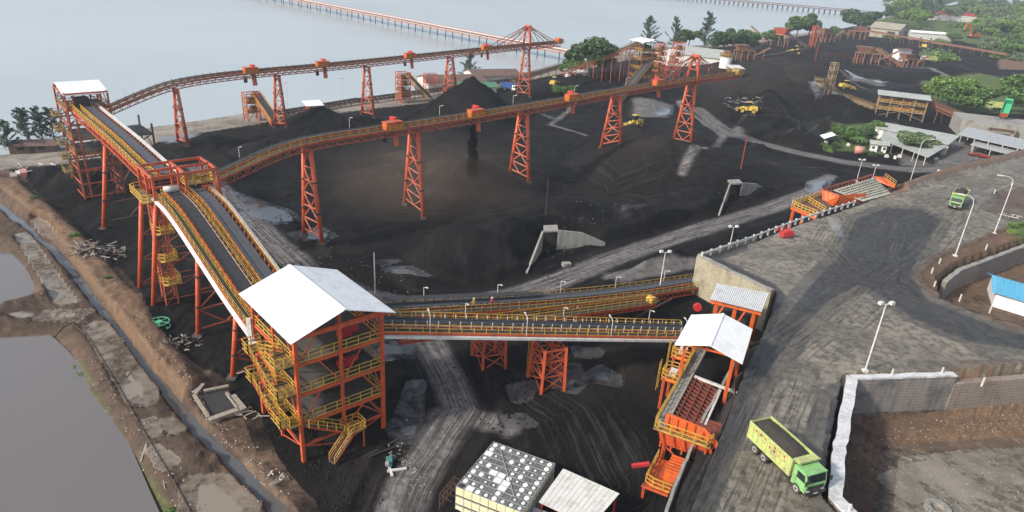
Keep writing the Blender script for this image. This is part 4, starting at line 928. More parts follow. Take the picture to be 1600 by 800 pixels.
    for s_ in (-1, 1):
        tp = c + n2 * (s_ * 0.9) + V((0, 0, H_))
        for q in ((-22, -17, -11, 8, 14, 19) if near else (-20, -15, -9, 7, 12, 17)):
            j = max(0, min(len(gp) - 1, i + int(q / 2))); m.tube(tp, gp[j] + n2 * (s_ * 1.5) + V((0, 0, 0.2)), 0.13, 5)
    m.build('stay_rod', 'red_orange', ms)
    e = gp[-1]; MB().box(e + V((0, 0, 0.7)), (2.4, 2.6, 1.9), math.atan2(d2.y, d2.x)).build('head_box', 'hopper_orange' if not near else 'dull_yellow', gt)
    m = MB(); handrail(m, [e + n2 * 2 - d2 * 4, e + n2 * 2 + d2 * 1.5, e - n2 * 2 + d2 * 1.5], 1.2, 1.0, 0.07); m.build('handrail', 'dull_yellow', gt)
    if near: GP2 = gp
# coal pouring from the second chute
i = min(range(len(GP2)), key=lambda j: abs((GP2[j] - V((*o2, 0))).dot(d2) - 41.0)); c = GP2[i]
rr = random.Random(3); m = MB(); zg = gz(c.x, c.y)
for k in range(1500):
    f = rr.random() ** 0.8; z = c.z - 2.5 - f * (c.z - 2.5 - zg); sp = 0.35 + 0.45 * f; q = c + n2 * rr.gauss(0.7, sp * .5) + d2 * rr.gauss(-0.3, sp * 0.7)
    m.box((q.x, q.y, z), (rr.uniform(.1, .35), rr.uniform(.1, .35), rr.uniform(.3, 1.2)), rr.random() * 3)
o = m.build('falling_coal', 'coal'); tag(o, 'dark curtain of coal falling from the second chute of the nearer stacking conveyor', 'coal', kind='stuff')

# brown dust hanging round the falling coal
ds_ = P(690, 275, 0); ic = bmesh.new(); bmesh.ops.create_icosphere(ic, subdivisions=3, radius=1.0); dme = bpy.data.meshes.new('dust_cloud'); ic.to_mesh(dme); ic.free()
b = NB('brown_dust'); b.t.nodes.remove(b.bs); vp = b.n('ShaderNodeVolumePrincipled'); vp.inputs['Color'].default_value = (0.50, 0.36, 0.28, 1); 
_tc = b.n('ShaderNodeTexCoord'); _ln = b.n('ShaderNodeVectorMath', operation='LENGTH'); b.l(_tc.outputs['Object'], _ln.inputs[0])
_nz = b.noise(2.2, 3, 0.6, vec=_tc.outputs['Object'], dist=0.5); b.put(vp.inputs['Density'], b.math('MULTIPLY', b.math('MULTIPLY', b.ramp(_ln.outputs['Value'], 0.95, 0.05), b.ramp(_nz, 0.3, 0.7, 0.3, 1.0)), 0.022));  b.l(vp.outputs[0], b.out.inputs['Volume']); dme.materials.append(b.m)
do_ = bpy.data.objects.new('dust_cloud', dme); COL.objects.link(do_); do_.location = (c.x - 9, c.y - 9, 6.0); do_.scale = (30, 22, 12); tag(do_, 'thin brown dust drifting left of the falling coal', 'dust', kind='stuff')

# ---------------------------------------------------------------- the two conveyors on the right of the main tower
c3a, c3b = V((-14.6, 67.3, 12.6)), V((25.5, 85.0, 4.4)); c3n = V((0.40, -0.915, 0))
g3, g3p, g3s = gallery('conveyor', 'straight belt gallery with white tray between the big tower and the truck hopper', 'conveyor', [c3a, c3a.lerp(c3b, .3), c3a.lerp(c3b, .6), c3b], 3.2,
    belts=[(-0.35, 1.4, 'belt')], walks=[(1.1, 0.9)], rails=[1.65, -1.6], trays=[(2.0, -0.35, 0.4, 0.3, 'off_white')], depth=0.7, step=1.4, idler_mat='off_white', idler_h=0.75, rail_r=0.04, bay=2.8)
c4a, c4b, c4c = V((-14.4, 71.6, 12.0)), V((5.5, 87.0, 6.6)), V((33.0, 108.2, 1.4))
g4, g4p, g4s = gallery('conveyor', 'belt gallery descending behind it from the big tower towards the tall stained retaining wall', 'conveyor', [c4a, c4b, c4b.lerp(c4c, .5) - V((0, 0, 0.4)), c4c], 3.2,
    belts=[(-0.5, 1.5, 'belt_grey')], walks=[(1.1, 0.9)], rails=[1.6, -1.6], depth=1.1, step=1.5, idler_mat='dark', idler_h=0.6, rail_r=0.04, bay=3)
MB().slab([c4a + V((0, 0, 1.3)) - V((.4, -.5, 0)), c4b + V((0, 0, 1.2)) - V((.4, -.5, 0)), c4b + V((0, 0, 1.2)) - V((1.1, -1.4, 0)), c4a + V((0, 0, 1.3)) - V((1.1, -1.4, 0))], 0.05).build('belt_hood', 'dark', g4)
# service walkway beneath it
c5a, c5b = V((-13.0, 69.8, 9.7)), V((22.5, 96.0, 3.2)); g5, _, _ = gallery('service_walkway', 'lower orange service walkway with yellow handrails ending in a round tail guard', 'walkway', [c5a, c5a.lerp(c5b, .5), c5b], 1.6, walks=[(0, 1.4)], rails=[0.75, -0.75], depth=0.6, step=1.5, rail_r=0.05)
MB().tube(c5b + V((.4, -.5, .4)), c5b + V((-.4, .5, .4)), 0.75, 12).build('tail_guard', 'yellow', g5)
for (x, y, z, sd_, lab, bt) in ((5.6, 76.2, 7.2, 1, 'boxy trestle of four orange posts under the gallery to the truck hopper', 4.0), (-2.3, 80.4, 7.9, 1, 'shadowed four post trestle with a yellow ladder between the two galleries', 4.0)):
    root = thing('trestle', lab, 'trestle', (x, y, 0), group='four post trestles right of the big tower')
    q = V((x, y, 0)); dv = V((0.915, 0.40, 0)) * 1.5; nv = V((0.40, -0.915, 0)) * 1.9; cs = [q - dv + nv, q + dv + nv, q + dv - nv, q - dv - nv]; ze = [z - 0.9] * 4
    for c in cs:
        ex = (c - q) * 0.12; MB().bar(Z(c + ex, -0.4), Z(c, z - 0.6), 0.36).build('leg', 'orange', root)
    m = MB()
    for a, b in zip(cs, cs[1:] + cs[:1]):
        for z0, z1 in ((0.4, 2.6), (2.6, 4.8), (4.8, z - .8)):
            f0, f1 = 1.12 - .12 * z0 / z, 1.12 - .12 * z1 / z; A = q + (a - q) * f0; B_ = q + (b - q) * f0; C = q + (a - q) * f1; D = q + (b - q) * f1
            m.bar(Z(A, z0), Z(D, z1), 0.13); m.bar(Z(B_, z0), Z(C, z1), 0.13); m.bar(Z(C, z1), Z(D, z1), 0.18)
    m.build('bracing', 'orange', root)
    m = MB(); lx = cs[3] - nv * .2
    for k in range(16): m.bar(Z(lx - dv * .25, .4 + k * .42), Z(lx + dv * .25, .4 + k * .42), 0.05)
    for s_ in (-.25, .25): m.bar(Z(lx + dv * s_, 0), Z(lx + dv * s_, 7), 0.06)
    m.build('ladder', 'yellow', root)
root = thing('drive_frame', 'small orange drive frame hanging under the far belt gallery with a long inclined brace', 'frame', (14.5, 89, 0))
MB().bar((14.5, 90, 0), (14.5, 90, 4.6), 0.4).bar((13.6, 89.4, 4.4), (15.6, 90.8, 4.4), 0.3).build('post', 'orange', root); MB().bar((14.6, 89.5, 0.6), (27, 101, 1.6), 0.25).build('brace', 'rust', root)
MB().bar((10.6, 93, 0), (10.6, 93, 4.5), 0.3).build('leg', 'off_white', root)
# ---------------------------------------------------------------- lamps on the galleries (parts of their gallery)
def gallery_lamps(root, path, sdv, every, off, start=3, h=2.4, arm=-0.9):
    for i in range(start, len(path) - 1, every):
        p = path[i] + sdv[i] * off; a = V((sdv[i].x, sdv[i].y, 0)) * arm
        m = MB(); m.tube(p, p + V((0, 0, h)), 0.045, 5); m.tube(p + V((0, 0, h)), p + a * .8 + V((0, 0, h + .3)), 0.04, 5); m.bar(p + a * .7 + V((0, 0, h + .28)), p + a * 1.15 + V((0, 0, h + .33)), 0.16, 0.08)
        m.build('lamp_post', 'off_white', root)
gallery_lamps(g3, g3p, g3s, 9, 1.75, 4); gallery_lamps(g3, g3p, g3s, 10, -1.7, 8, arm=0.9); gallery_lamps(g4, g4p, g4s, 8, -1.7, 4, arm=0.9)
for o in [q for q in COL.objects if q.name.startswith('stacking_conveyor')]:
    near = o.name == 'stacking_conveyor'
    pth = resample(smooth_path(p2_ if near else p1_, 3), 2.0); gallery_lamps(o, pth, sides(pth), 11, -1.7, 3, 2.6, 1.0)

# ---------------------------------------------------------------- retaining walls
def wall(name, label, pts2, z0, z1, th, mat, cap=None, coping=None, capw=0.9, z1b=None):
    pts = [V((p[0], p[1], 0)) for p in pts2]; sd_ = sides(pts); n = len(pts); root = thing(name, label, 'wall', tuple(Z(pts[0], z0)))
    m = MB(); z1b = z1 if z1b is None else z1b
    for k in range(n - 1):
        a, b = pts[k], pts[k + 1]; sa, sb = sd_[k] * th / 2, sd_[k + 1] * th / 2; za = z1 + (z1b - z1) * k / (n - 1); zb = z1 + (z1b - z1) * (k + 1) / (n - 1)
        m.quad8([Z(a - sa, z0), Z(a + sa, z0), Z(b + sb, z0), Z(b - sb, z0), Z(a - sa, za), Z(a + sa, za), Z(b + sb, zb), Z(b - sb, zb)])
    m.build('wall_face', mat, root)
    if cap:
        q = resample([Z(p, z1) for p in pts], 1.1); q = [p + V((random.uniform(-.1, .1), random.uniform(-.1, .1), random.uniform(-.03, .09))) for p in q]; s2 = sides(q)
        m = MB(); sweep(m, q, s2, 0, 0.1, capw, 0.25); m.build('coping', cap, root)
    return root
RW1 = [P(1207, 457, ZP).xy, P(1092, 401, ZP).xy, P(1180, 372, ZP).xy]
wall('retaining_wall', 'tall stained masonry wall below the sharp corner of the raised haul road', RW1, -0.5, ZP + 0.12, 0.7, 'wall_yellow', 'concrete', capw=0.75)
wall('retaining_wall', 'dark block wall with a bright white coping around the near side of the square pit', [P(*q, ZP).xy for q in ((1330, 806), (1303, 776), (1312, 700), (1331, 592))], 0.0, ZP + 0.1, 0.7, 'wall_dark', 'coping', capw=1.25)
wall('retaining_wall', 'long block wall, dark at its left end, at the back of the square pit', [P(*q, ZP).xy for q in ((1331, 592), (1410, 589), (1492, 586))], 0.0, ZP + 0.02, 0.7, 'wall_dark', 'coping', capw=0.8)
wall('retaining_wall', 'mud stained block wall with orange soil banked above it at the right edge', [tuple(V(P(*q, ZP).xy) + V((0, 0))) for q in ((1492, 586), (1620, 576), (1850, 556))], 0.0, 5.9, 1.0, 'wall_brown')
wall('retaining_wall', 'weathered grey wall below the brown slope in the curved pit behind the blue roofed hut', [P(x, y, 5.6).xy for x, y in ((1476, 440), (1500, 422), (1600, 385), (1850, 300))], 0.5, 5.6, 0.7, 'wall_brown', 'concrete', capw=0.8)
wall('kerb_wall', 'low concrete kerb wall with white posts between the truck hopper and the haul road', [P(*q, 5.2).xy for q in ((1030, 830), (1062, 745), (1095, 660), (1135, 590), (1165, 545))], 1.0, 5.1, 0.3, 'concrete', 'concrete', capw=0.3)

# guard rail along the haul road edge
gp_ = resample([P(*q, ZP) + V((0, 0, 0)) for q in ((1096, 403), (1182, 373), (1247, 348), (1334, 320))], 2.6)
gr = thing('guard_rail', 'long pipe guard rail with white posts along the edge of the raised haul road', 'guard rail', tuple(gp_[0]))
for p in gp_: MB().box(p + V((0, 0, 0.45)), (0.28, 0.28, 1.3)).build('post', 'off_white', gr)
m = MB()
for a, b in zip(gp_, gp_[1:]): m.tube(a + V((0, 0, 0.75)), b + V((0, 0, 0.75)), 0.16, 8)
m.build('rail', 'galv', gr)
# short marker posts
for px, py, z, lab in ((1455, 428, ZP, 'curved'), (1459, 449, ZP, 'curved'), (1499, 470, ZP, 'curved'), (1546, 488, ZP, 'curved'), (1467, 413, ZP, 'curved'), (1540, 390, ZP, 'curved'), (1392, 589, ZP, 'square'), (1470, 586, ZP, 'square'), (1534, 602, ZP, 'square'), (1325, 803, ZP, 'square'), (1553, 303, ZP, 'road'), (1580, 290, ZP, 'road')):
    p = P(px, py, z); o = MB().box(p + V((0, 0, 0.5)), (0.16, 0.16, 1.3)).build('marker_post', 'off_white', loc=tuple(p))
    tag(o, {'curved': 'short white marker post on the earth rim of the curved pit', 'square': 'short white marker post on top of the square pit wall', 'road': 'short white marker post in brown soil beside the upper haul road'}[lab], 'marker post', 'white marker posts around the haul road')

# ---------------------------------------------------------------- truck loading hopper
hx = V((0.447, 0.894, 0)); hy = V((0.894, -0.447, 0)); HO = V((17.0, 61.4, 0))
def HP(a, b, z): return Z(HO + hx * a + hy * b, z)
M['grate_red'] = paint('rusty_red_grating', (0.26, 0.065, 0.04), amt=0.5, ledge=0.3)
hp = thing('truck_hopper', 'long orange dump hopper with rust red grating and yellow walkways below the haul road edge', 'hopper', (17, 61.4, 0))
m = MB(); m.slab([HP(0, 0, 5.9), HP(19.5, 0, 5.9), HP(19.5, 1.0, 5.9), HP(0, 1.0, 5.9)], 0.1); m.build('walkway', 'concrete', hp)
m = MB(); m.bar(HP(0, 1.1, 6.05), HP(19, 1.1, 6.05), 0.25, 0.5); m.bar(HP(-0.2, 0, 5.7), HP(19, 0, 5.7), 0.2, 0.35); m.build('edge_beam', 'timber', hp)
m = MB(); handrail(m, [HP(19.5, 0, 5.9), HP(0, 0, 5.9), HP(-1.0, 0, 5.9), HP(-1.0, 6.0, 5.9), HP(0.1, 6.2, 5.9)], 1.15, 1.3, 0.05); m.build('handrail', 'yellow', hp)
m = MB(); m.slab([HP(-1.0, 0, 5.9), HP(0, 0, 5.9), HP(0, 6.2, 5.9), HP(-1.0, 6.2, 5.9)], 0.1); m.build('front_platform', 'dull_yellow', hp)
m = MB(); m.slab([HP(0.1, 0.9, 6.0), HP(0.1, 0.9, 7.5), HP(0.1, 1.6, 7.6), HP(0.1, 5.2, 7.3), HP(0.1, 7.2, 5.8), HP(0.1, 7.0, 5.2), HP(0.1, 1.0, 5.2)], 0.18, tuple(hx))
for k in range(6): m.bar(HP(-0.02, 1.3 + k * 0.95, 5.4), HP(-0.02, 1.3 + k * 0.95, 7.35 - max(0, (k - 3) * .5)), 0.14)
m.build('front_plate', 'hopper_orange', hp)
m = MB(); m.slab([HP(0.2, 1.2, 5.9), HP(16, 1.2, 5.9), HP(16, 3.4, 2.6), HP(0.2, 3.4, 2.6)], 0.15, (-.3, .1, -.5)); m.slab([HP(0.2, 6.6, 5.6), HP(16, 6.6, 5.6), HP(16, 4.2, 2.6), HP(0.2, 4.2, 2.6)], 0.15); m.build('bin_plate', 'dark', hp)
m = MB()
for k in range(14): a = 0.8 + k * 0.8; m.bar(HP(a, 1.3, 6.0), HP(a + 0.15, 4.9, 5.0), 0.2, 0.28)
for b in (1.7, 2.6, 3.5, 4.6): z = 6.12 - (b - 1.3) * 0.28; m.bar(HP(0.6, b, z), HP(11.6, b, z), 0.13, 0.16)
m.build('grating', 'grate_red', hp)
m = MB(); m.bar(HP(11.4, 1.4, 6.1), HP(11.6, 6.6, 5.6), 0.3); m.bar(HP(0.6, 4.7, 5.2), HP(11.6, 4.7, 5.2), 0.25); m.build('cross_beam', 'off_white', hp)
m = MB(); m.quad8([HP(0.0, 0.9, 3.6), HP(0.0, 6.4, 3.6), HP(5, 6.0, 3.2), HP(5, 1.2, 3.2), HP(-0.6, 0.5, 5.7), HP(-0.6, 6.4, 5.7), HP(5, 6.4, 5.2), HP(5, 0.5, 5.2)]); 
for k in range(5): m.bar(HP(-0.75, 1.0 + k * 1.2, 3.7), HP(-.75, 1.0 + k * 1.2, 5.6), 0.16)
m.build('bin_body', 'orange', hp)
for a, b in ((0.2, 1.3), (0.2, 5.6), (4.6, 1.3), (9.5, 0.9), (14.5, 0.9), (19, 0.6)): MB().bar(HP(a, b, -0.3), HP(a, b, 5.6), 0.36).build('leg', 'orange', hp)
m = MB(); m.bar(HP(0.2, 1.3, 0.4), HP(0.2, 5.6, 3.4), 0.16); m.bar(HP(0.2, 5.6, 0.4), HP(0.2, 1.3, 3.4), 0.16)
for a in (0.2, 4.6, 9.5): m.bar(HP(a, 1.1, .4), HP(a + 4.6, 1.1, 5), 0.14)
m.build('bracing', 'orange', hp)
lp = [HP(-5.4, 1.0, 2.1), HP(-0.6, 1.0, 2.1), HP(-0.6, 6.0, 2.1), HP(-5.4, 6.0, 2.1)]
o = MB().slab(lp, 0.12).build('lower_platform', 'hopper_orange', hp); m = MB(); handrail(m, [lp[1], lp[0], lp[3], lp[2]], 1.1, 1.1, 0.05); m.build('handrail', 'yellow', o)
m = MB()
for q in lp: m.bar(q, Z(q, -0.3), 0.25)
m.bar(HP(-5.6, .8, 1.9), HP(-5.6, 6.4, 1.9), .25, .3); m.build('platform_leg', 'orange', o)
MB().bar(HP(-4.6, -.8, 3), HP(-3.6, .8, 3.3), 0.35).build('beam_end', 'red', hp)
m = MB(); m.box(HP(-2.6, 3.8, 2.9), (3.0, 2.4, 1.3), math.atan2(hx.y, hx.x))
for k in range(6): m.box(HP(-3.8 + k * .5, 3.8, 3.6), (0.15, 2.5, 0.2), math.atan2(hx.y, hx.x))
m.build('feeder_drive', 'hopper_orange', hp)
# side stage with hoop ladder
for a, z in ((14.2, 6.3), (10.4, 5.1)):
    q = [HP(a, -2.4, z), HP(a + 2.6, -2.4, z), HP(a + 2.6, 0, z), HP(a, 0, z)]; o = MB().slab(q, 0.25).build('side_platform', 'hopper_orange', hp)
    m = MB(); handrail(m, [q[3], q[0], q[1], q[2]], 1.2, 0.9, 0.05)
    for k in range(4): m.bar(q[0] + V((0, 0, .5 + k * .5)) - hy * .4, q[0] + V((0, 0, .5 + k * .5)) + hx * .8 - hy * .4, 0.05)
    m.bar(q[0] - hy * .4 - V((0, 0, 2)), q[0] - hy * .4 + V((0, 0, 2.2)), 0.06); m.bar(q[0] - hy * .4 + hx * .8 - V((0, 0, 2)), q[0] - hy * .4 + hx * .8 + V((0, 0, 2.2)), 0.06)
    m.build('handrail', 'yellow', o); MB().box(q[0].lerp(q[2], .5) + V((0, 0, .45)), (1.2, .9, .7), 1.1).build('control_box', 'off_white', o); MB().bar(q[0] + hy * .4, Z(q[0] + hy * .4, -.3), .28).build('stage_post', 'orange', o)
m = MB(); m.slab([HP(-0.5, 7.2, 5.4), HP(19, 7.4, 5.2), HP(19, 4.0, 2.9), HP(0.2, 4.0, 2.9)], 0.4); o = m.build('coal_slope', 'coal', hp)
r2 = thing('hopper_roof', 'white gable roof on orange posts sheltering the far end of the truck hopper', 'roof', (24, 72, 5))
rc = [(20.4, 70.1), (26.9, 67.1), (30.3, 74.9), (23.8, 77.4)]
roof_gable(r2, rc[0], rc[1], rc[2], rc[3], 11.0, 12.2, over=0.35)
for i, (x, y) in enumerate(((21.4, 70.6), (26.6, 68.4), (29.6, 74.3), (24.3, 76.4))): MB().bar((x, y, gz(x, y) - .3), (x, y, 11.2), 0.32).build('post', 'hopper_orange', r2)
m = MB(); m.bar((21.4, 70.6, 10.9), (26.6, 68.4, 10.9), 0.25); m.bar((24.3, 76.4, 10.9), (29.6, 74.3, 10.9), 0.25); m.bar((21.4, 70.6, 10.9), (24.3, 76.4, 10.9), 0.2); m.bar((26.6, 68.4, 10.9), (29.6, 74.3, 10.9), 0.2); m.bar((21.4, 70.6, 6.5), (24.3, 76.4, 6.5), .2); m.build('frame_beam', 'hopper_orange', r2)
m = MB(); m.slab([(29.3, 71.5, 6.9), (27.5, 69.0, 7.4), (27.9, 68.0, 4.2), (29.8, 70.0, 4.0)], 0.2, (-.5, .2, 0)); m.build('wind_plate', 'rust', r2)
r3 = thing('shelter', 'corrugated grey mono pitch shelter on orange posts against the tall retaining wall', 'shelter', (33, 88, 0))
q = [P(1110, 467, 8.6), P(1120, 443, 9.3), P(1202, 458, 9.3), P(1190, 487, 8.6)]; o = MB().slab(q, 0.08).build('roof', 'galv', r3)
m = MB()
for k in range(26): f = (k + .5) / 26; m.bar(q[0].lerp(q[3], f) + V((0, 0, .03)), q[1].lerp(q[2], f) + V((0, 0, .03)), 0.1, 0.05)
m.build('roof_rib', 'white', o)
for f in (0.08, 0.5, 0.92):
    for a, b in ((q[0], q[3]), (q[1], q[2])):
        c = a.lerp(b, f).lerp(q[0].lerp(q[2], .5), .12); MB().bar(Z(c, gz(c.x, c.y) - .3), Z(c, 8.6), 0.4).build('post', 'hopper_orange', r3)
m = MB()
for f in (0.08, 0.5): c = q[0].lerp(q[3], f); c2 = q[0].lerp(q[3], f + .2); m.bar(Z(c, 4), Z(c2, 8), 0.2)
m.bar(Z(q[0], 8.2), Z(q[3], 8.2), 0.3); m.build('bracing', 'hopper_orange', r3)
MB().tube(q[0] + V((-1.6, .3, -1.5)), q[0] + V((-1.6, .0, -1.5)) + V((0, -.2, 0)), 0.6, 12).build('pulley_guard', 'red', r3)
m = MB(); m.box((33.8, 91, 3.2), (6, 4, 5.5), -0.3); m.build('dark_housing', 'dark', r3)

# ---------------------------------------------------------------- second hopper beside the haul road
M['bar_pale'] = paint('pale_worn_bars', (0.42, 0.42, 0.36), amt=0.5)
h2 = thing('dump_hopper', 'bright orange flared bin with rows of white grizzly bars beside the guard rail', 'hopper', tuple(P(1312, 305, 5)))
A1, B1, C1, D1 = P(1283, 296, 8.3), P(1363, 273, 8.3), P(1312, 305, 8.3), P(1353, 302, 8.3); a1, c1, d1 = P(1286, 318, 5.8), P(1303, 322, 5.6), P(1353, 315, 6.3)
MB().slab([A1, C1, c1, a1], 0.15, (.3, .6, 0)).build('end_plate', 'hopper_orange', h2); MB().slab([C1, D1, d1, c1], 0.15, (-.1, .6, 0)).build('side_plate', 'hopper_orange', h2)
m = MB(); m.bar(A1, B1, 0.25, 0.3); m.bar(A1 - V((0, 0, 1.2)), B1 - V((0, 0, 1.2)), 0.25, 0.2); m.bar(A1, C1, 0.2, .25)
for k in range(16): p = A1.lerp(B1, k / 15); m.bar(p, p - V((0, 0, 1.3)), 0.14)
m.build('back_rim', 'red_orange', h2)
m = MB()
for k in range(4): p = A1.lerp(C1, (k + .5) / 4); p2 = a1.lerp(c1, (k + .5) / 4); m.bar(p + V((-.05, -.12, 0)), p2 + V((-.05, -.12, 0)), 0.12)
m.build('stiffener', 'hopper_orange', h2)
Q = [P(1303, 297, 7.8), P(1365, 278, 7.8), P(1391, 303, 7.25), P(1350, 314, 7.25)]
m = MB()
for k in range(19): f = k / 18; m.bar(Q[0].lerp(Q[1], f), Q[3].lerp(Q[2], f), 0.2, 0.25)
m.build('grizzly_bar', 'bar_pale', h2)
m = MB()
for k in range(1, 8): m.bar(Q[0].lerp(Q[3], k / 8) + V((0, 0, .12)), Q[1].lerp(Q[2], k / 8) + V((0, 0, .12)), .16, .12)
m.build('tie_bar', 'dark', h2)
m = MB()
for k in range(8): f = k / 7; m.bar(Q[0].lerp(Q[3], f) - V((0, 0, .22)), Q[1].lerp(Q[2], f) - V((0, 0, .22)), 0.16, .2)
m.slab([q - V((0, 0, 1.2)) for q in Q], 0.1); m.build('support_frame', 'dark', h2)
E1, F1, G1 = P(1366, 275, 8.3), P(1382, 277, 8.3), P(1399, 289, 7.6); MB().slab([E1, F1, G1, G1 - V((0, 0, .8)), P(1372, 284, 7.3)], 0.15, (0, .3, -.3)).build('wing_plate', 'hopper_orange', h2)
m = MB(); handrail(m, [F1, G1], 1.0, 1.0, .06); m.build('handrail', 'dull_yellow', h2)
pq = [P(1237, 322, 6.4), P(1283, 306, 6.4), P(1300, 324, 6.4), P(1276, 338, 6.4)]
o = MB().slab(pq, 0.12).build('platform', 'rust', h2); m = MB(); handrail(m, [pq[1], pq[0], pq[3]], 1.2, 1.0, .07); handrail(m, [pq[0].lerp(pq[1], .5), pq[3].lerp(pq[2], .5)], 1.1, 1.2, .07); m.build('handrail', 'yellow', o)
m = MB(); m.bar(pq[0] - V((0, 0, .4)), pq[3] - V((0, 0, .4)), 0.4, 0.6); m.bar(pq[0] - V((0, 0, .6)), pq[1] - V((0, 0, .6)), .3, .4)
for f in (0.1, .5, .95): c = pq[0].lerp(pq[3], f); m.bar(Z(c, 0), Z(c, 6), .45)
m.build('platform_frame', 'hopper_orange', h2)
m = MB()
for k in range(8): c = pq[0].lerp(pq[1], k / 7); m.bar(c, c + V((0, 0, 1.5)), .1)
m.build('stanchion', 'off_white', h2)
# slender masts by the hopper, small red machine, red box
rm = thing('engine_pump', 'small bright red engine pump parked on the haul road by the guard rail', 'pump', tuple(P(1228, 372, ZP)))
c = P(1228, 371, ZP); MB().box(c + V((0, 0, .75)), (2.3, 1.3, 0.9), .3).box(c + V((.2, .05, 1.3)), (1.4, 1.1, .35), .3).build('body', 'red', rm)
for dx, dy in ((-.7, -.6), (.7, -.5), (-.7, .6), (.7, .6)): MB().tube(c + V((dx, dy - .1, .35)), c + V((dx, dy + .1, .35)), 0.34, 10).build('wheel', 'tyre', rm)
c = P(1220, 357, 6.2); tag(MB().box(c, (2.4, .8, .5), .5).box(c + V((0, 0, .35)), (1.6, .5, .3), .5).build('red_pipe_clamp', 'red', loc=tuple(c)), 'low red steel box just outside the guard rail', 'box')

# ---------------------------------------------------------------- vehicles
def wheel(root, x, y, z, r, wd, name='wheel', rimm='rim'):
    m = MB(); s = 1 if y > 0 else -1; m.tube((x, y - wd / 2, z), (x, y + wd / 2, z), r, 20); o = m.build(name, 'tyre', root)
    m = MB(); m.tube((x, y + s * wd / 2, z), (x, y + s * (wd / 2 + .02), z), r * .62, 16); m.build('rim', rimm, o)
    m = MB(); m.tube((x, y + s * (wd / 2 + .02), z), (x, y + s * (wd / 2 + .06), z), r * .22, 8); m.build('hub', 'dark', o); return o
def make_truck(label, body_mat='lime', cab_mat='green_cab', load=True, tilt=0.0, letters=True, tail=None):
    t = thing('dump_truck', label, 'dump truck', (0, 0, 0))
    m = MB(); m.bar((-4.1, .42, .95), (3.9, .42, .95), .12, .28); m.bar((-4.1, -.42, .95), (3.9, -.42, .95), .12, .28)
    for x in (-3.8, -2, 0, 2, 3.6): m.bar((x, -.42, .95), (x, .42, .95), .12, .2)
    m.tube((.7, .9, .85), (1.9, .9, .85), .32, 10); m.box((1.2, -.85, .85), (1.1, .5, .5)); m.build('chassis', 'dark', t)
    for x in (-3.1, -1.75):
        for y in (1.02, -1.02): wheel(t, x, y, .53, .53, .56)
    for y in (1.05, -1.05): wheel(t, 2.75, y, .53, .53, .32)
    m = MB()
    for x in (-3.1, -1.75): m.tube((x, -.9, .53), (x, .9, .53), .12, 8)
    m.tube((2.75, -.9, .53), (2.75, .9, .53), .1, 8); m.build('axle', 'dark', t)
    ct, st_ = math.cos(tilt), math.sin(tilt); piv = V((-4.1, 0, 1.15))
    def T(x, y, z): d = V((x, y, z)) - piv; return V((piv.x + d.x * ct - d.z * st_, y, piv.z + d.x * st_ + d.z * ct))
    L0, L1, Wd, B0, B1_ = -4.45, 1.75, 1.25, 1.2, 3.05
    tb = MB()
    def bx(x0, x1, y0, y1, z0, z1, mm): mm.quad8([T(x0, y0, z0), T(x1, y0, z0), T(x1, y1, z0), T(x0, y1, z0), T(x0, y0, z1), T(x1, y0, z1), T(x1, y1, z1), T(x0, y1, z1)])
    bx(L0, L1, -Wd, Wd, B0, B0 + .1, tb)
    for s in (-1, 1): bx(L0, L1, s * Wd - .04, s * Wd + .04, B0 + .1, B1_, tb)
    bx(L1 - .08, L1, -Wd + .05, Wd - .05, B0 + .1, B1_ + .1, tb); bx(L0, L0 + .08, -Wd + .05, Wd - .05, B0 + .1, B1_, tb)
    body = tb.build('tipper_body', body_mat, t)
    r = MB()
    for s in (-1, 1):
        y = s * (Wd + .07); bx(L0 - .02, L1 + .02, y - .05, y + .05, B1_ - .06, B1_ + .08, r); bx(L0 - .02, L1 + .02, y - .04, y + .04, B0 - .02, B0 + .16, r)
        for k in range(10): x = L0 + .06 + k * (L1 - L0 - .12) / 9; bx(x - .05, x + .05, y - .035, y + .035, B0 + .16, B1_ - .06, r)
    r.build('body_rib', body_mat, body)
    m = MB(); bx(L1 - .1, L1 + .75, -Wd, Wd, B1_ + .1, B1_ + .2, m); bx(L1 + .66, L1 + .76, -Wd, Wd, B1_ + .1, B1_ + .3, m); m.build('cab_guard', body_mat, body)
    if tail: m = MB(); bx(L0 - .12, L0 - .02, -Wd, Wd, B0 - .3, B1_ - .1, m); m.build('tailgate', tail, body)
    if load:
        n, k_ = 24, 12; v = []; f = []; rr = random.Random(8)
        for i in range(n + 1):
            for j in range(k_ + 1):
                x = L0 + .1 + (L1 - L0 - .22) * i / n; y = -Wd + .06 + (2 * Wd - .12) * j / k_
                e = min(i, n - i) / 5; e2 = min(j, k_ - j) / 4; hgt = B1_ - .15 + .62 * min(1, e) * min(1, e2) + rr.uniform(-.05, .07)
                v.append(T(x, y, hgt))
        for i in range(n):
            for j in range(k_): a = i * (k_ + 1) + j; f.append((a, a + k_ + 1, a + k_ + 2, a + 1))
        mb = MB(); mb.v = v; mb.f = f; mb.build('coal_load', 'load', body, True)
    if letters:      # faded red lettering, one illegible sign per panel
        mb = MB(); rr = random.Random(21)
        for k in range(1, 8):
            x0 = L0 + .06 + (k + .28) * (L1 - L0 - .12) / 9
            for row in (0, 1) if k > 2 else (0,):
                zc = 2.62 - row * .42
                for s in range(4):
                    if rr.random() < .5: bx(x0 + rr.uniform(0, .3), x0 + rr.uniform(0, .3) + .04, -Wd - .06, -Wd - .045, zc - .13, zc + .14, mb)
                    else: q = zc + rr.uniform(-.13, .12); bx(x0, x0 + .3, -Wd - .06, -Wd - .045, q, q + .035, mb)
        mb.build('lettering', 'letter', body)
    # cab
    c = MB(); X0, X1, XW = 1.95, 3.75, 1.2
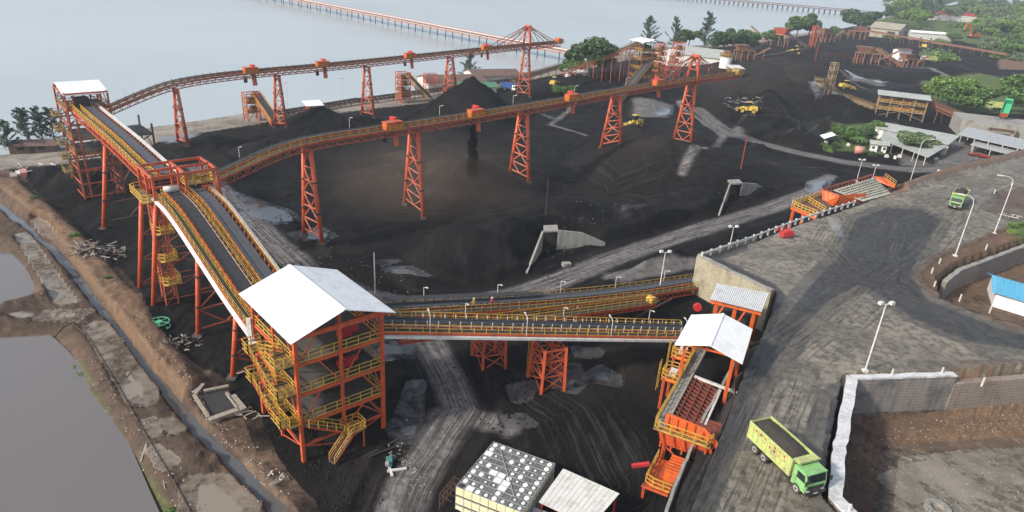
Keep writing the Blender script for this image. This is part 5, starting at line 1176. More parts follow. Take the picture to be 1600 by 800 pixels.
    prof = [(X0, .75), (X1 + .02, .75), (X1 + .05, 1.75), (X1 - .22, 2.75), (X0 + .1, 2.85), (X0, 2.7)]
    i = len(c.v)
    for y in (-XW, XW):
        for x, z in prof: c.v.append(V((x, y, z)))
    n = len(prof); c.f.append(tuple(range(n))); c.f.append(tuple(n + k for k in reversed(range(n))))
    for k in range(n): c.f.append((k, n + k, n + (k + 1) % n, (k + 1) % n))
    cab = c.build('cab', cab_mat, t)
    g_ = MB()
    def on_front(y0, y1, f0, f1, o_=.012): a = V((X1 + .05, 0, 1.75)); b = V((X1 - .22, 0, 2.75)); nn = V((.965, 0, .26)) * o_; p = a.lerp(b, f0) + nn; q = a.lerp(b, f1) + nn; return [V((p.x, y0, p.z)), V((p.x, y1, p.z)), V((q.x, y1, q.z)), V((q.x, y0, q.z))]
    g_.slab(on_front(-1.08, 1.08, .06, .84), .01, (-1, 0, 0)).build('windscreen', 'glass', cab)
    for s in (-1, 1):
        m = MB(); y = s * (XW + .008); pts = [(X0 + .55, y, 1.75), (X1 - .16, y, 1.75), (X1 - .38, y, 2.5), (X0 + .55, y, 2.5)]
        m.slab(pts, .012, (0, -s, 0)); m.build('side_window', 'glass', cab)
        m = MB(); m.bar((X0 + .5, y, .9), (X0 + .5, y, 2.6), .03); m.bar((X1 - .12, y, .95), (X1 - .12, y, 1.7), .03); m.build('door_seam', 'dark', cab)
        m = MB(); m.bar((X1, s * XW, 2.5), (X1 + .25, s * (XW + .28), 2.45), .04); m.box((X1 + .22, s * (XW + .3), 2.15), (.08, .26, .5)); m.build('mirror', 'dark', cab)
        m = MB(); m.box((X1 + .09, s * .86, .92), (.06, .36, .2)); m.build('headlight', 'off_white', cab)
        m = MB()
        for k in range(7):
            a0 = math.pi * (.1 + .8 * k / 7); a1_ = math.pi * (.1 + .8 * (k + 1) / 7); m.bar((2.75 + .64 * math.cos(a0), s * 1.1, .55 + .64 * math.sin(a0)), (2.75 + .64 * math.cos(a1_), s * 1.1, .55 + .64 * math.sin(a1_)), .3, .05)
        m.build('mudguard', cab_mat if s < 0 else 'dark', cab)
    m = MB(); m.box((X1 + .08, 0, 1.28), (.06, 1.9, .42)); m.build('grille', 'dark', cab); m = MB(); m.box((X1 + .12, 0, .72), (.22, 2.42, .34)); m.build('bumper', 'dark', cab)
    m = MB(); m.box((X1 + .245, 0, .72), (.02, .5, .13)); m.build('number_plate', 'off_white', cab); m = MB(); m.box((X1 - .2, 0, 2.86), (.35, 2.2, .06)); m.build('sun_visor', cab_mat, cab)
    return t
M['load'] = paint('dusty_coal_load', (0.045, 0.038, 0.033), dirt=(0.02, 0.018, 0.017), amt=0.6, rough=0.95, scale=3)
def head(a, b): return math.atan2(b.y - a.y, b.x - a.x)
ra_, fa_ = P(1190, 719, ZP), P(1235, 763, ZP); ang_ = head(ra_, fa_); t1 = make_truck('big lime green tipper heaped with dark coal driving on the haul road in the foreground')
# near side wheels are at local (-2.4,-1.3) and (2.75,-1.2)
ctr = (ra_ + fa_) / 2; fw = V((math.cos(ang_), math.sin(ang_), 0)); lf = V((-fw.y, fw.x, 0)); s_t = (fa_ - ra_).length / 5.17
t1.location = ctr + lf * 1.25 - fw * 0.17; t1.rotation_euler = (0, 0, ang_); t1.location.z = gz(t1.location.x, t1.location.y) + 0.02
t2 = make_truck('lime green tipper with white bumper driving towards the camera on the far haul road')
pc_ = P(1494, 322, ZP); t2.location = (pc_.x, pc_.y, gz(pc_.x, pc_.y) + .02); t2.rotation_euler = (0, 0, head(P(1512, 296, ZP), P(1488, 330, ZP)))
t3 = make_truck('green tipper with raised bed and orange tailgate unloading on the concrete ramp at the right', 'green', 'green', False, 0.75, False, 'hopper_orange')
t3.location = P(1568, 183, 6.5); t3.rotation_euler = (0, 0, head(P(1562, 195, 6), P(1578, 165, 6)))
t4 = make_truck('pale green tipper parked among the far coal heaps at the upper right', 'lime', 'white', False, 0, False)
p_ = G(1449, 97); t4.location = p_; t4.rotation_euler = (0, 0, 3.3); t4.scale = (1.35,) * 3
t5 = make_truck('lime green tipper body seen beyond the tipping green truck on the ramp', 'lime', 'lime', False, 0, False)
t5.location = P(1556, 172, 6.5); t5.rotation_euler = (0, 0, 3.0)
t6 = make_truck('blue cabbed white truck parked near the jetty sheds behind the long conveyor', 'blue', 'white', False, 0, False); t6.location = G(797, 142); t6.rotation_euler = (0, 0, -0.7)
def make_loader(label, px, py, rz, sc=1.0, dz=0.0):
    t = thing('wheel_loader', label, 'wheel loader', (0, 0, 0), 'yellow wheel loaders working on the coal heaps')
    m = MB(); m.quad8([V(p) for p in ((-3.4, -1.1, 1.1), (-.4, -1.1, 1.0), (-.4, 1.1, 1.0), (-3.4, 1.1, 1.1), (-3.3, -1, 2.3), (-.6, -1, 2.5), (-.6, 1, 2.5), (-3.3, 1, 2.3))]); m.box((.8, 0, 1.3), (1.9, 1.2, 1.1)); m.build('body', 'loader_yellow', t)
    c = MB().quad8([V(p) for p in ((-1.3, -.75, 2.3), (.35, -.75, 2.3), (.35, .75, 2.3), (-1.3, .75, 2.3), (-1.2, -.7, 3.6), (.15, -.7, 3.6), (.15, .7, 3.6), (-1.2, .7, 3.6))]).build('cab', 'glass', t)
    MB().box((-.5, 0, 3.68), (1.7, 1.6, .14)).build('cab_roof', 'loader_yellow', c)
    for x in (-2.2, 1.4):
        for y in (1.15, -1.15): wheel(t, x, y, .8, .8, .6, rimm='loader_yellow')
    m = MB()
    for y in (-.55, .55): m.bar((.9, y, 1.9), (3.0, y, 1.0), .22, .4)
    m.build('lift_arm', 'loader_yellow', t)
    m = MB(); m.slab([(3.0, -1.5, .2), (3.0, 1.5, .2), (2.9, 1.5, 1.5), (2.9, -1.5, 1.5)], .1, (-1, 0, 0)); m.slab([(3.0, -1.5, .2), (4.2, -1.5, .1), (4.2, 1.5, .1), (3.0, 1.5, .2)], .1); 
    for y in (-1.5, 1.42): m.slab([(2.95, y, .2), (4.2, y, .12), (3.6, y, 1.1), (2.9, y, 1.5)], .08, (0, 1, 0))
    m.build('bucket', 'dull_yellow', t); MB().tube((-2.4, .5, 2.4), (-2.4, .5, 3.0), .08, 6).build('exhaust', 'dark', t)
    p = G(px, py); t.location = (p.x, p.y, p.z + dz); t.rotation_euler = (0, 0, rz); t.scale = (sc,) * 3
    return t
make_loader('yellow wheel loader on the crest of the heap beside the fourth near trestle', 989, 199, -2.4, 1.15)
make_loader('yellow wheel loader on a rocky heap right of the stay mast', 1166, 176, 2.9, 1.15)
make_loader('muddy yellow wheel loader parked beside the sloping lattice conveyor at the upper right', 1322, 139, .2, 1.15)
make_loader('dirty yellow loader among the far crushing machines near the shore', 1241, 84, 2.6, 1.5)
make_loader('bright yellow loader beneath bushes near the far hillside sheds', 1442, 76, 1.2, 1.6)
make_loader('small yellow loader below the shore conveyor left of the screening station', 866, 134, 1.2, 1.0)
ex = thing('excavator', 'orange excavator with raised boom on the green hillside at the upper right', 'excavator', (0, 0, 0))
for y in (-1.1, 1.1): MB().quad8([V(p) for p in ((-2, y - .3, 0), (2, y - .3, 0), (2, y + .3, 0), (-2, y + .3, 0), (-2.4, y - .3, .9), (2.4, y - .3, .9), (2.4, y + .3, .9), (-2.4, y + .3, .9))]).build('track', 'dark', ex)
MB().box((-.5, 0, 1.7), (3.6, 2.6, 1.3)).build('house', 'hopper_orange', ex); MB().box((1.0, .75, 2.4), (1.4, 1.0, 1.7)).build('cab', 'glass', ex)
MB().bar((1.2, -.3, 2.0), (3.6, -.3, 6.0), .45, .6).bar((3.6, -.3, 6.0), (6.2, -.3, 6.6), .4, .5).build('boom', 'hopper_orange', ex); MB().bar((6.2, -.3, 6.8), (7.0, -.3, 3.6), .35, .4).build('stick', 'hopper_orange', ex)
MB().slab([(6.6, -.9, 3.7), (7.4, -.9, 3.7), (7.6, -.9, 2.8), (6.5, -.9, 2.6)], 1.2, (0, 1, 0)).build('bucket', 'dark', ex)
ex.location = G(1520, 60); ex.rotation_euler = (0, 0, 3.5); ex.scale = (2.0,) * 3

# ---------------------------------------------------------------- stacked liquid totes
zt = 3.48; T0 = P(712, 760, zt); T1 = P(816, 801, zt); T2 = P(771, 690, zt)
ex_ = (T1 - T0) / 8; ey_ = (T2 - T0) / 10; ax_ = math.atan2(ex_.y, ex_.x); lx, ly = ex_.length, ey_.length
ord_ = ['first', 'second', 'third', 'fourth', 'fifth', 'sixth', 'seventh', 'eighth', 'ninth', 'tenth']
rr = random.Random(77)
def make_tote(kind):
    t = thing('liquid_tote', 'tote', 'tote', (0, 0, 0), 'liquid totes stacked in a block'); hw, hd = lx * .47, ly * .47
    b = MB().quad8([V((sx * hw * k, sy * hd * k, z)) for z, k in ((.16, 1), (1.1, 1)) for sx, sy in ((-1, -1), (1, -1), (1, 1), (-1, 1))])
    for k in range(3): b.box((0, 0, .35 + k * .3), (2 * hw + .015, 2 * hd + .015, .06))
    tank = b.build('tank', 'tank_cream', t); m = MB(); m.box((0, 0, .07), (2 * hw, 2 * hd, .1)); m.build('pallet', 'dark', t)
    if kind != 'side':
        MB().box((0, 0, 1.115), (2 * hw * .97, 2 * hd * .97, .03)).build('tank_top', 'tank_white' if kind == 'white' else 'tank_dark', tank)
        if kind in ('small', 'big', 'mid'): r = {'small': .12, 'mid': .2, 'big': .29}[kind]; MB().cone((0, 0, 1.13), r, r * .85, .07, 12).build('lid', 'tank_white', tank)
        if kind == 'open': MB().cone((0, 0, 1.13), .26, .26, .05, 12).build('lid', 'dark', tank)
    m = MB()
    for sx, sy in ((-1, -1), (1, -1), (1, 1), (-1, 1)): m.bar((sx * hw * 1.04, sy * hd * 1.04, 0), (sx * hw * 1.04, sy * hd * 1.04, 1.16), .035)
    for z in ((1.16,) if kind != 'side' else (.2, .6, 1.1)):
        for a, b_ in (((-1, -1), (1, -1)), ((1, -1), (1, 1)), ((1, 1), (-1, 1)), ((-1, 1), (-1, -1))): m.bar((a[0] * hw * 1.04, a[1] * hd * 1.04, z), (b_[0] * hw * 1.04, b_[1] * hd * 1.04, z), .035)
    m.build('cage', 'galv', t); return t
PROT = {}; 
top_w = {(3, 2), (3, 3), (3, 4), (2, 4), (0, 1), (7, 0), (6, 0), (4, 1)}
for r_ in range(10):
    for c_ in range(8):
        for l_ in range(3):
            if l_ < 2 and r_ > 0 and c_ < 7: continue
            if l_ == 2:
                q = rr.random(); edge = r_ in (0, 9) or c_ in (0, 7)
                kind = 'white' if (r_, c_) in ((4, 2), (4, 3), (3, 4), (2, 4), (3, 3), (7, 0), (0, 1)) else 'open' if (r_, c_) == (0, 0) else ('big' if q < .45 else 'mid') if edge or q < .15 else 'small' if q < .5 else 'mid' if q < .65 else 'none'
            else: kind = 'side'
            loc = T0 + ex_ * (c_ + .5) + ey_ * (r_ + .5); loc.z = l_ * 1.16
            lab = f"white tote, {('bottom', 'middle', 'top')[l_]} layer, {ord_[r_]} row from the front, {ord_[c_]} column from the left"
            if kind not in PROT: t = PROT[kind] = make_tote(kind); t.location = loc; t.rotation_euler = (0, 0, ax_); t['label'] = lab
            else: dup(PROT[kind], loc=loc, rz=ax_, label=lab)
m = MB(); q0 = T0 + V((-1.6, .2, 0)); 
for k in range(5): p = q0 + ey_ * k * .9; m.bar(Z(p, -.1), Z(p, 2.2), .06); m.bar(Z(p, 2.2), Z(p + V((1.3, -.4, 0)), 1.6), .05)
for z in (0.6, 1.4, 2.2): m.bar(Z(q0, z), Z(q0 + ey_ * 3.6, z), .06)
tag(m.build('pipe_rack', 'rust', loc=tuple(q0)), 'rusty thin pipe rack leaning at the left of the tote block', 'pipe rack')
tag(MB().bar(T0 + ey_ * 9.2 + ex_ * 1.2 + V((0, 0, .06)), T0 + ey_ * 1.8 + ex_ * 6.3 + V((0, 0, .06)), .06).build('pipe', 'galv', loc=tuple(T0)), 'thin grey pipe lying diagonally across the tops of the totes', 'pipe')
# sheds by the totes
def flat_shed(name, label, q, zlow, mat, post='red', cat='shed'):
    root = thing(name, label, cat, tuple(Z(q[0], 0))); o = MB().slab(q, .09).build('roof', mat, root); m = MB()
    n = 12
    for k in range(1, n): m.bar(q[0].lerp(q[1], k / n) + V((0, 0, .02)), q[3].lerp(q[2], k / n) + V((0, 0, .02)), .05, .03)
    m.build('roof_rib', mat, o); c0 = sum(q, V()) / 4
    for p in q: pp = p.lerp(c0, .08); MB().bar(Z(pp, gz(pp.x, pp.y) - .2), pp - V((0, 0, .1)), .16).build('post', post, root)
    m = MB(); pp = [p.lerp(c0, .08) - V((0, 0, .2)) for p in q]
    for a, b in zip(pp, pp[1:] + pp[:1]): m.bar(a, b, .12, .18)
    m.build('roof_beam', post, root); return root
flat_shed('shed', 'open shed with a flat pale grey sheet roof right of the tote block', [P(880, 732, 3.3), P(968, 771, 3.3), P(924, 822, 2.9), P(842, 784, 2.9)], 0, 'off_white')
flat_shed('shed', 'lower pale roof edge tucked between the totes and the grey shed', [P(835, 792, 2.0), P(885, 812, 2.0), P(870, 850, 1.9), P(815, 830, 1.9)], 0, 'galv')
m = MB(); c = P(868, 762, 1.5); 
for k in range(3): m.tube(c + V((k * .35, 0, -1.4)), c + V((k * .35, .1, .9)), .07, 6)
m.tube(c + V((-.4, 0, .6)), c + V((1.2, 0, .6)), .12, 8); tag(m.build('fire_pipe', 'red', loc=tuple(c)), 'red pipework between the totes and the grey shed roof', 'pipes')

# ---------------------------------------------------------------- concrete portals in the heaps
def portal(label, A, B, D, E_, h):
    root = thing('tunnel_portal', label, 'portal', tuple(A)); th = .35
    MB().slab([Z(A, -.5), Z(B, -.5), Z(B, h * .22), Z(A.lerp(B, .5), h * .8), Z(A, h)], th, (0, 1, 0)).build('wing_wall', 'concrete', root)
    MB().slab([Z(D, -.5), Z(E_, -.5), Z(E_, h * .12), Z(D, h)], th, (-1, .3, 0)).build('wing_wall', 'concrete', root)
    MB().slab([Z(D, h), Z(A, h), Z(A + V((0, 3, 0)), h), Z(D + V((0, 3, 0)), h)], .35).build('lintel', 'concrete', root)
    MB().slab([Z(D + V((0, 2.5, 0)), -.2), Z(A + V((0, 2.5, 0)), -.2), Z(A + V((0, 2.5, 0)), h - .35), Z(D + V((0, 2.5, 0)), h - .35)], .2, (0, 1, 0)).build('mouth_shade_panel', 'dark', root)  # dark sheet across the mouth, painting the shade inside the tunnel
    return root
portal('concrete tunnel mouth with two triangular wing walls in the middle of the coal yard', P(869, 391, 0), P(945, 386, 0), P(847, 392, 0), P(824, 430, 0), 4.2)
portal('smaller looking concrete tunnel mouth with wing walls right of centre in the yard', P(1155, 311, 0), P(1200, 303, 0), P(1137, 312, 0), P(1124, 338, 0), 4.2)
tag(MB().box(P(885, 414, .4), (1.6, 1.0, .9), .2).box(P(883, 413, .9), (.8, .6, .4), .3).build('concrete_block', 'concrete', loc=tuple(P(885, 414, 0))), 'small pale concrete block in front of the middle tunnel mouth', 'block')
# ---------------------------------------------------------------- poles and lamps
def mast(label, bx_, by_, top, mats=('off_white',), z0=0.0, w=.35):
    b = P(bx_, by_, z0); h = 0; lo, hi = z0, 60
    root = thing('lightning_mast', label, 'mast', tuple(b))
    m = MB(); n = int(top / 1.0)
    for k in range(3): a = k * 2.094; m.bar(b + V((math.cos(a) * w / 2, math.sin(a) * w / 2, 0)), b + V((math.cos(a) * w / 4, math.sin(a) * w / 4, top)), .06)
    for k in range(n):
        a = k * 2.094; a2 = a + 2.094; f = 1 - .5 * k / n; m.bar(b + V((math.cos(a) * w / 2 * f, math.sin(a) * w / 2 * f, k)), b + V((math.cos(a2) * w / 2 * f, math.sin(a2) * w / 2 * f, k + 1)), .04)
    m.build('lattice', mats[0], root); MB().tube(b + V((0, 0, top)), b + V((0, 0, top + 1.2)), .04, 5).build('rod', 'dark', root)
mast('thin dark lattice mast standing on the middle tunnel mouth', 849, 372, 12.5, ('rust',)); mast('thin red lattice mast standing behind the right tunnel mouth', 1152, 290, 13, ('red_orange',)); mast('tall red and white lattice mast among the far coal heaps', 1272, 100, 19, ('red_orange',), w=1.0)
mast('thin pale pole behind the right edge of the big tower roof', 586, 460, 7.5, ('off_white',), w=.2)
def street_lamp(label, bp, h, arm, z0, kind='arm', r=.11):
    b = P(*bp, z0); root = thing('street_lamp', label, 'street lamp', tuple(b), 'pale street lamps')
    m = MB(); m.tube(b - V((0, 0, .3)), b + V((0, 0, h)), r, 8, r * .7); m.box(b + V((0, 0, .15)), (.6, .6, .4)); m.build('pole', 'off_white', root)
    a = V((arm[0], arm[1], 0))
    if kind == 'arm':
        m = MB(); q = [b + V((0, 0, h)), b + a * .15 + V((0, 0, h + .8)), b + a * .5 + V((0, 0, h + 1.25)), b + a + V((0, 0, h + 1.35))]
        for s, e in zip(q, q[1:]): m.tube(s, e, r * .6, 6)
        m.build('arm', 'off_white', root); MB().bar(q[-1], q[-1] + a.normalized() * 1.0, .4, .16).build('lamp_head', 'off_white', root)
    else:
        m = MB(); m.bar(b + V((0, 0, h)) - a, b + V((0, 0, h)) + a, .08); m.build('arm', 'off_white', root)
        for s in (-1, 1): MB().box(b + V((0, 0, h + .15)) + a * s, (.55, .45, .35), .4).build('lamp_head', 'off_white', root)
street_lamp('tall floodlight pole on the haul road edge above the square pit corner', (1351, 581), 9.6, (.7, .1), ZP, 'twin'); street_lamp('tall curved street lamp between the curved pit and the far lime truck', (1492, 401), 10.2, (-1.8, .5), ZP)
street_lamp('tall curved street lamp on the brown bank right of the lime truck', (1553, 366), 10.6, (-2.2, .3), ZP); street_lamp('curved street lamp beyond the orange bin near the flat roofed shed', (1420, 290), 11.5, (2.0, 0), 2.0)
street_lamp('floodlight pole between the belt gallery end and the stained wall', (1027, 472), 9.2, (.7, .1), 0, 'twin'); street_lamp('short floodlight pole on the guard rail of the haul road', (1140, 386), 3.8, (.6, .1), ZP, 'twin', .08)
street_lamp('short floodlight pole behind the orange bin', (1338, 284), 6.0, (.6, 0), 2, 'twin', .09); street_lamp('second floodlight pole behind the orange bin, nearer its right end', (1362, 284), 4.5, (.6, 0), 2, 'twin', .09)
street_lamp('thin lamp pole on the shore behind the third far trestle', (536, 163), 9, (.5, 0), 0, 'twin', .1); street_lamp('thin lamp pole on the shore between the second and third far trestles', (450, 172), 9, (.5, 0), 0, 'twin', .1)
# ---------------------------------------------------------------- people
def person_mesh():
    J = [((0, 0, .95), .15), ((0, 0, 1.15), .15), ((0, 0, 1.38), .17), ((0, 0, 1.50), .07), ((0, .02, 1.62), .10), ((0, .02, 1.72), .085),
         ((.2, 0, 1.42), .065), ((.27, .03, 1.15), .05), ((.25, .16, .95), .04), ((.25, .2, .87), .04), ((-.2, 0, 1.42), .065), ((-.28, -.02, 1.14), .05), ((-.25, .1, .93), .04), ((-.25, .15, .86), .04),
         ((.1, 0, .88), .10), ((.12, .05, .5), .075), ((.13, 0, .1), .055), ((.14, .15, .04), .045), ((-.1, 0, .88), .10), ((-.12, .0, .5), .075), ((-.13, -.06, .1), .055), ((-.14, .1, .04), .045)]
    E_ = [(0, 1), (1, 2), (2, 3), (3, 4), (4, 5), (2, 6), (6, 7), (7, 8), (8, 9), (2, 10), (10, 11), (11, 12), (12, 13), (0, 14), (14, 15), (15, 16), (16, 17), (0, 18), (18, 19), (19, 20), (20, 21)]
    me = bpy.data.meshes.new('person'); me.from_pydata([j[0] for j in J], E_, []); o = bpy.data.objects.new('person_src', me); COL.objects.link(o)
    mod = o.modifiers.new('s', 'SKIN'); me.skin_vertices.new() if not me.skin_vertices else None
    for i, (_, r) in enumerate(J): me.skin_vertices[0].data[i].radius = (r, r)
    me.skin_vertices[0].data[0].use_root = True
    o.modifiers.new('u', 'SUBSURF').levels = 1
    dg = bpy.context.evaluated_depsgraph_get(); m2 = bpy.data.meshes.new_from_object(o.evaluated_get(dg)); bpy.data.objects.remove(o)
    m2.materials.clear()
    for k in ('hivis', 'cloth', 'skin'): m2.materials.append(M[k])
    for p in m2.polygons: z = p.center.z; p.material_index = 2 if z > 1.5 or (z < .93 and abs(p.center.x) > .2) else (1 if z < .92 else 0); p.use_smooth = True
    return m2
PM = person_mesh()
def person(label, loc, rz, helmet='off_white', top=None):
    me = PM.copy() if top else PM
    if top: me.materials[0] = M[top]
    o = bpy.data.objects.new('person', me); COL.objects.link(o); o.location = loc; o.rotation_euler = (0, 0, rz); tag(o, label, 'person')
    h = MB(); c = V((0, .02, 1.70))
    for k in range(4): a0, a1_ = k * .39, (k + 1) * .39; h.tube(c + V((0, 0, .13 * math.sin(a0))), c + V((0, 0, .13 * math.sin(a1_))), .14 * math.cos(a0), 10, max(.005, .14 * math.cos(a1_)), False)
    h.tube(c - V((0, 0, .01)), c + V((0, 0, .01)), .17, 12); h = h.build('helmet', helmet, None); h.parent = o; return o
pp = P(1308, 640, ZP); person('person in orange work clothes and white helmet standing by the square pit corner', (pp.x, pp.y, gz(pp.x, pp.y)), 2.4)
person('person in a yellow top walking on the descending belt gallery, left of a companion', tuple(g4p[8] + g4s[8] * 1.1 + V((0, 0, .1))), .5, 'off_white', 'yellow'); person('person in a red top walking on the descending belt gallery, right of a companion', tuple(g4p[10] + g4s[10] * 1.1 + V((0, 0, .1))), .5, 'off_white', 'red')
pp = P(1342, 319, ZP); person('person in a pinkish top standing where the guard rail meets the orange bin', (pp.x, pp.y, gz(pp.x, pp.y)), 2, 'off_white', 'red_orange')
# ---------------------------------------------------------------- trees
def leaf_cloud(seed, kind, n):
    rr = np.random.RandomState(seed); v = []; 
    if kind == 'broad':
        lob = []
        for _ in range(15):
            a = rr.rand() * 6.28; r = 0.36 * math.sqrt(rr.rand()); z = 0.42 + 0.46 * rr.rand() * (1 - r * .8); lob.append((r * math.cos(a), r * math.sin(a), z, 0.11 + 0.10 * rr.rand()))
        c = np.zeros((n, 3)); li = rr.randint(0, len(lob), n)
        d = rr.randn(n, 3); d /= np.linalg.norm(d, axis=1)[:, None]; rad_ = 0.55 + 0.5 * rr.rand(n) ** .5
        for k in range(n): L = lob[li[k]]; c[k] = (L[0] + d[k, 0] * L[3] * rad_[k] * 1.25, L[1] + d[k, 1] * L[3] * rad_[k] * 1.25, L[2] + d[k, 2] * L[3] * rad_[k] * .8)
        s = 0.018 + 0.022 * rr.rand(n)
    elif kind == 'pine':
        nb = 40; c = np.zeros((n, 3)); B = []
        for k in range(nb):
            z = 0.10 + 0.82 * (k / nb) ** .95; a = rr.rand() * 6.28; L = (0.40 * (1 - z) ** .8 + 0.03) * (0.5 + 0.7 * rr.rand()); B.append((z, a, L, .35 + .5 * rr.rand()))
        bi = rr.randint(0, nb, n); t = rr.rand(n) ** .65
        for k in range(n):
            z, a, L, up = B[bi[k]]; q = t[k] * L; sp = .010 + .020 * (1 - t[k] * .4)
            c[k] = (math.cos(a) * q + rr.randn() * sp * .6, math.sin(a) * q + rr.randn() * sp * .6, z + q * up + rr.randn() * sp * .55)
        s = 0.007 + 0.010 * rr.rand(n)
    elif kind == 'bush':
        a = rr.rand(n) * 6.28; r = .5 * rr.rand(n) ** .5; hh = rr.rand(n); lump = .65 + .35 * np.sin(a * 3 + seed) * np.cos(a * 2)
        c = np.stack([r * np.cos(a), r * np.sin(a), hh * np.sqrt(np.clip(1 - (r / .52) ** 2, 0, 1)) * lump], 1); s = 0.035 + 0.035 * rr.rand(n)
    u = rr.randn(n, 3); u /= np.linalg.norm(u, axis=1)[:, None]; w_ = np.cross(u, rr.randn(n, 3)); w_ /= np.linalg.norm(w_, axis=1)[:, None]
    u2 = np.cross(w_, u); st = 1.0 if kind != 'pine' else 1.9
    vv = np.stack([c - u2 * s[:, None] - w_ * s[:, None] * .6, c + u2 * s[:, None] * .2 - w_ * s[:, None] * .9, c + u2 * s[:, None] * st + w_ * s[:, None] * .2, c - u2 * s[:, None] * .1 + w_ * s[:, None] * .8], 1).reshape(-1, 3)
    me = bpy.data.meshes.new('crown'); me.vertices.add(4 * n); me.vertices.foreach_set('co', vv.astype(np.float32).ravel())
    me.loops.add(4 * n); me.loops.foreach_set('vertex_index', np.arange(4 * n, dtype=np.int32)); me.polygons.add(n); me.polygons.foreach_set('loop_start', np.arange(0, 4 * n, 4, dtype=np.int32)); me.update(calc_edges=True)
    return me
CROWN = {k: [leaf_cloud(s + 3 * j, k, n) for j, s in enumerate((1, 5, 9, 14))] for k, n in (('broad', 5200), ('pine', 4200), ('bush', 900))}
TC = [0]
def tree(kind, label, px, py, h, wfac=1.0, mat='leaf', group=None, p=None, seed=None):
    TC[0] += 1; i = TC[0] if seed is None else seed; rr = random.Random(i * 7)
    p = G(px, py) if p is None else p
    nm = {'broad': 'broadleaf_tree', 'pine': 'casuarina_tree', 'bush': 'bush'}[kind]
    t = thing(nm, label, 'tree' if kind != 'bush' else 'bush', tuple(p), group)
    me = CROWN[kind][i % 4].copy(); me.materials.append(M[mat]); c = bpy.data.objects.new('crown' if kind != 'bush' else 'foliage', me); link(c, t)
    c.scale = (h * wfac, h * wfac * rr.uniform(.9, 1.1), h); c.rotation_euler = (0, 0, rr.random() * 6.28)
    m = MB()
    if kind == 'pine':
        m.tube(p - V((0, 0, .3)), p + V((0, 0, h * .97)), h * .014, 7, h * .002)
    elif kind == 'broad':
        f = p + V((rr.uniform(-.03, .03) * h, 0, h * .32)); m.tube(p - V((0, 0, .3)), f, h * .028, 7, h * .018)
        for k in range(5): a = k * 1.26 + rr.random(); m.tube(f, f + V((math.cos(a) * h * .22 * wfac, math.sin(a) * h * .22 * wfac, h * .28)), h * .013, 5, h * .005)
    else:
        for k in range(4): a = k * 1.57; m.tube(p - V((0, 0, .1)), p + V((math.cos(a) * h * .2, math.sin(a) * h * .2, h * .5)), h * .02, 4, h * .008)
    m.build('trunk' if kind != 'bush' else 'stem', 'bark', t); return t
gp1 = 'tall casuarina trees on the shore'
for px, py, h, wf, lab in ((1009, 76, 23, .95, 'tall bushy casuarina behind the white roofed crushing tower, leftmost of three'), (1051, 76, 22, .9, 'thin middle casuarina of the three on the shore'), (1099, 80, 27, .85, 'tallest casuarina on the shore, rightmost of the three'), (733, 123, 13, 1.1, 'small lone casuarina beside the brown roofed shore sheds'),
                           (16, 240, 9, 1.2, 'leftmost small casuarina at the far left shore'), (46, 226, 10.5, 1.1, 'casuarina just left of the far left shore hut roof'), (68, 224, 10.5, 1.0, 'casuarina behind the far left shore hut'), (86, 222, 10, 1.0, 'casuarina between the far left hut and the lattice tower'),
                           (1455, 32, 40, 1.0, 'very tall dark tree rising over the hillside at the top edge'), (1437, 33, 26, 1.3, 'spreading dark tree left of the very tall hillside tree')):
    tree('pine' if h < 39 and px != 1437 else 'pine', lab, px, py, h, wf, 'leaf_pine', gp1 if px > 900 else None)
tree('broad', 'dense round green tree on the shore where the jetty lands', 920, 122, 19, 1.25, 'leaf_dark'); tree('broad', 'lower green tree left of the dense round jetty tree', 893, 122, 11, 1.2, 'leaf')
for px, py, h, wf, mt_, lab in ((1128, 86, 17, 1.1, 'leaf_dark', 'round tree behind the white silo, left of its neighbours'), (1146, 84, 18, 1.0, 'leaf_dark', 'round tree behind the white silo, middle of the row'), (1162, 82, 17, 1.1, 'leaf', 'round tree behind the white silo, right end of the row'), (1205, 70, 14, 1.1, 'leaf', 'small tree left of the red topped far crusher'),
                               (1243, 62, 22, .9, 'leaf', 'tree right of the red topped far crusher'), (1262, 62, 24, .9, 'leaf_dark', 'tree behind the far lattice mast'), (1336, 52, 25, 1.5, 'leaf_dark', 'wide dark tree left of the grey warehouse'), (1300, 60, 12, 1.3, 'leaf', 'low tree between the lattice mast and the warehouse'), (1075, 74, 14, 1.2, 'leaf', 'low tree between two tall casuarinas'), (1060, 74, 10, 1.3, 'leaf_bright', 'low bright tree beneath the tall casuarinas'),
                               (1480, 170, 16, 1.25, 'leaf_bright', 'bright feathery green tree behind the yellow screening frame'), (1500, 176, 14, 1.35, 'leaf', 'wide tree right of the bright feathery tree'), (1520, 172, 13, 1.4, 'leaf', 'tree behind the inclined screening conveyor'), (1462, 162, 12, 1.2, 'leaf_bright', 'smaller bright tree left of the feathery tree'), (1592, 168, 17, 1.3, 'leaf', 'green tree behind the tipping truck at the right edge'), (1612, 180, 15, 1.3, 'leaf', 'green tree cut by the right edge behind the tipping truck'),
                               (1420, 240, 7.5, 1.5, 'leaf_pale', 'pale dusty tree beside the long sheds'), (1440, 236, 6.5, 1.5, 'leaf_pale', 'pale dusty tree right of its twin beside the long sheds'), (1346, 226, 7, 1.2, 'leaf_dark', 'dark bushy tree left of the white kiosk'), (1330, 224, 6, 1.3, 'leaf', 'green bushy tree among the yard huts'), (1312, 218, 4.5, 1.5, 'leaf', 'low green tree behind the white awning'), (1366, 212, 6, 1.3, 'leaf', 'leafy tree left of the long green grey shed'),
                               (872, 150, 4.5, 1.6, 'leaf', 'low green tree behind the third discharge box of the nearer conveyor'), (888, 148, 4, 1.6, 'leaf', 'low tree right of the one behind the third discharge box')):
    tree('broad', lab, px, py, h, wf, mt_)
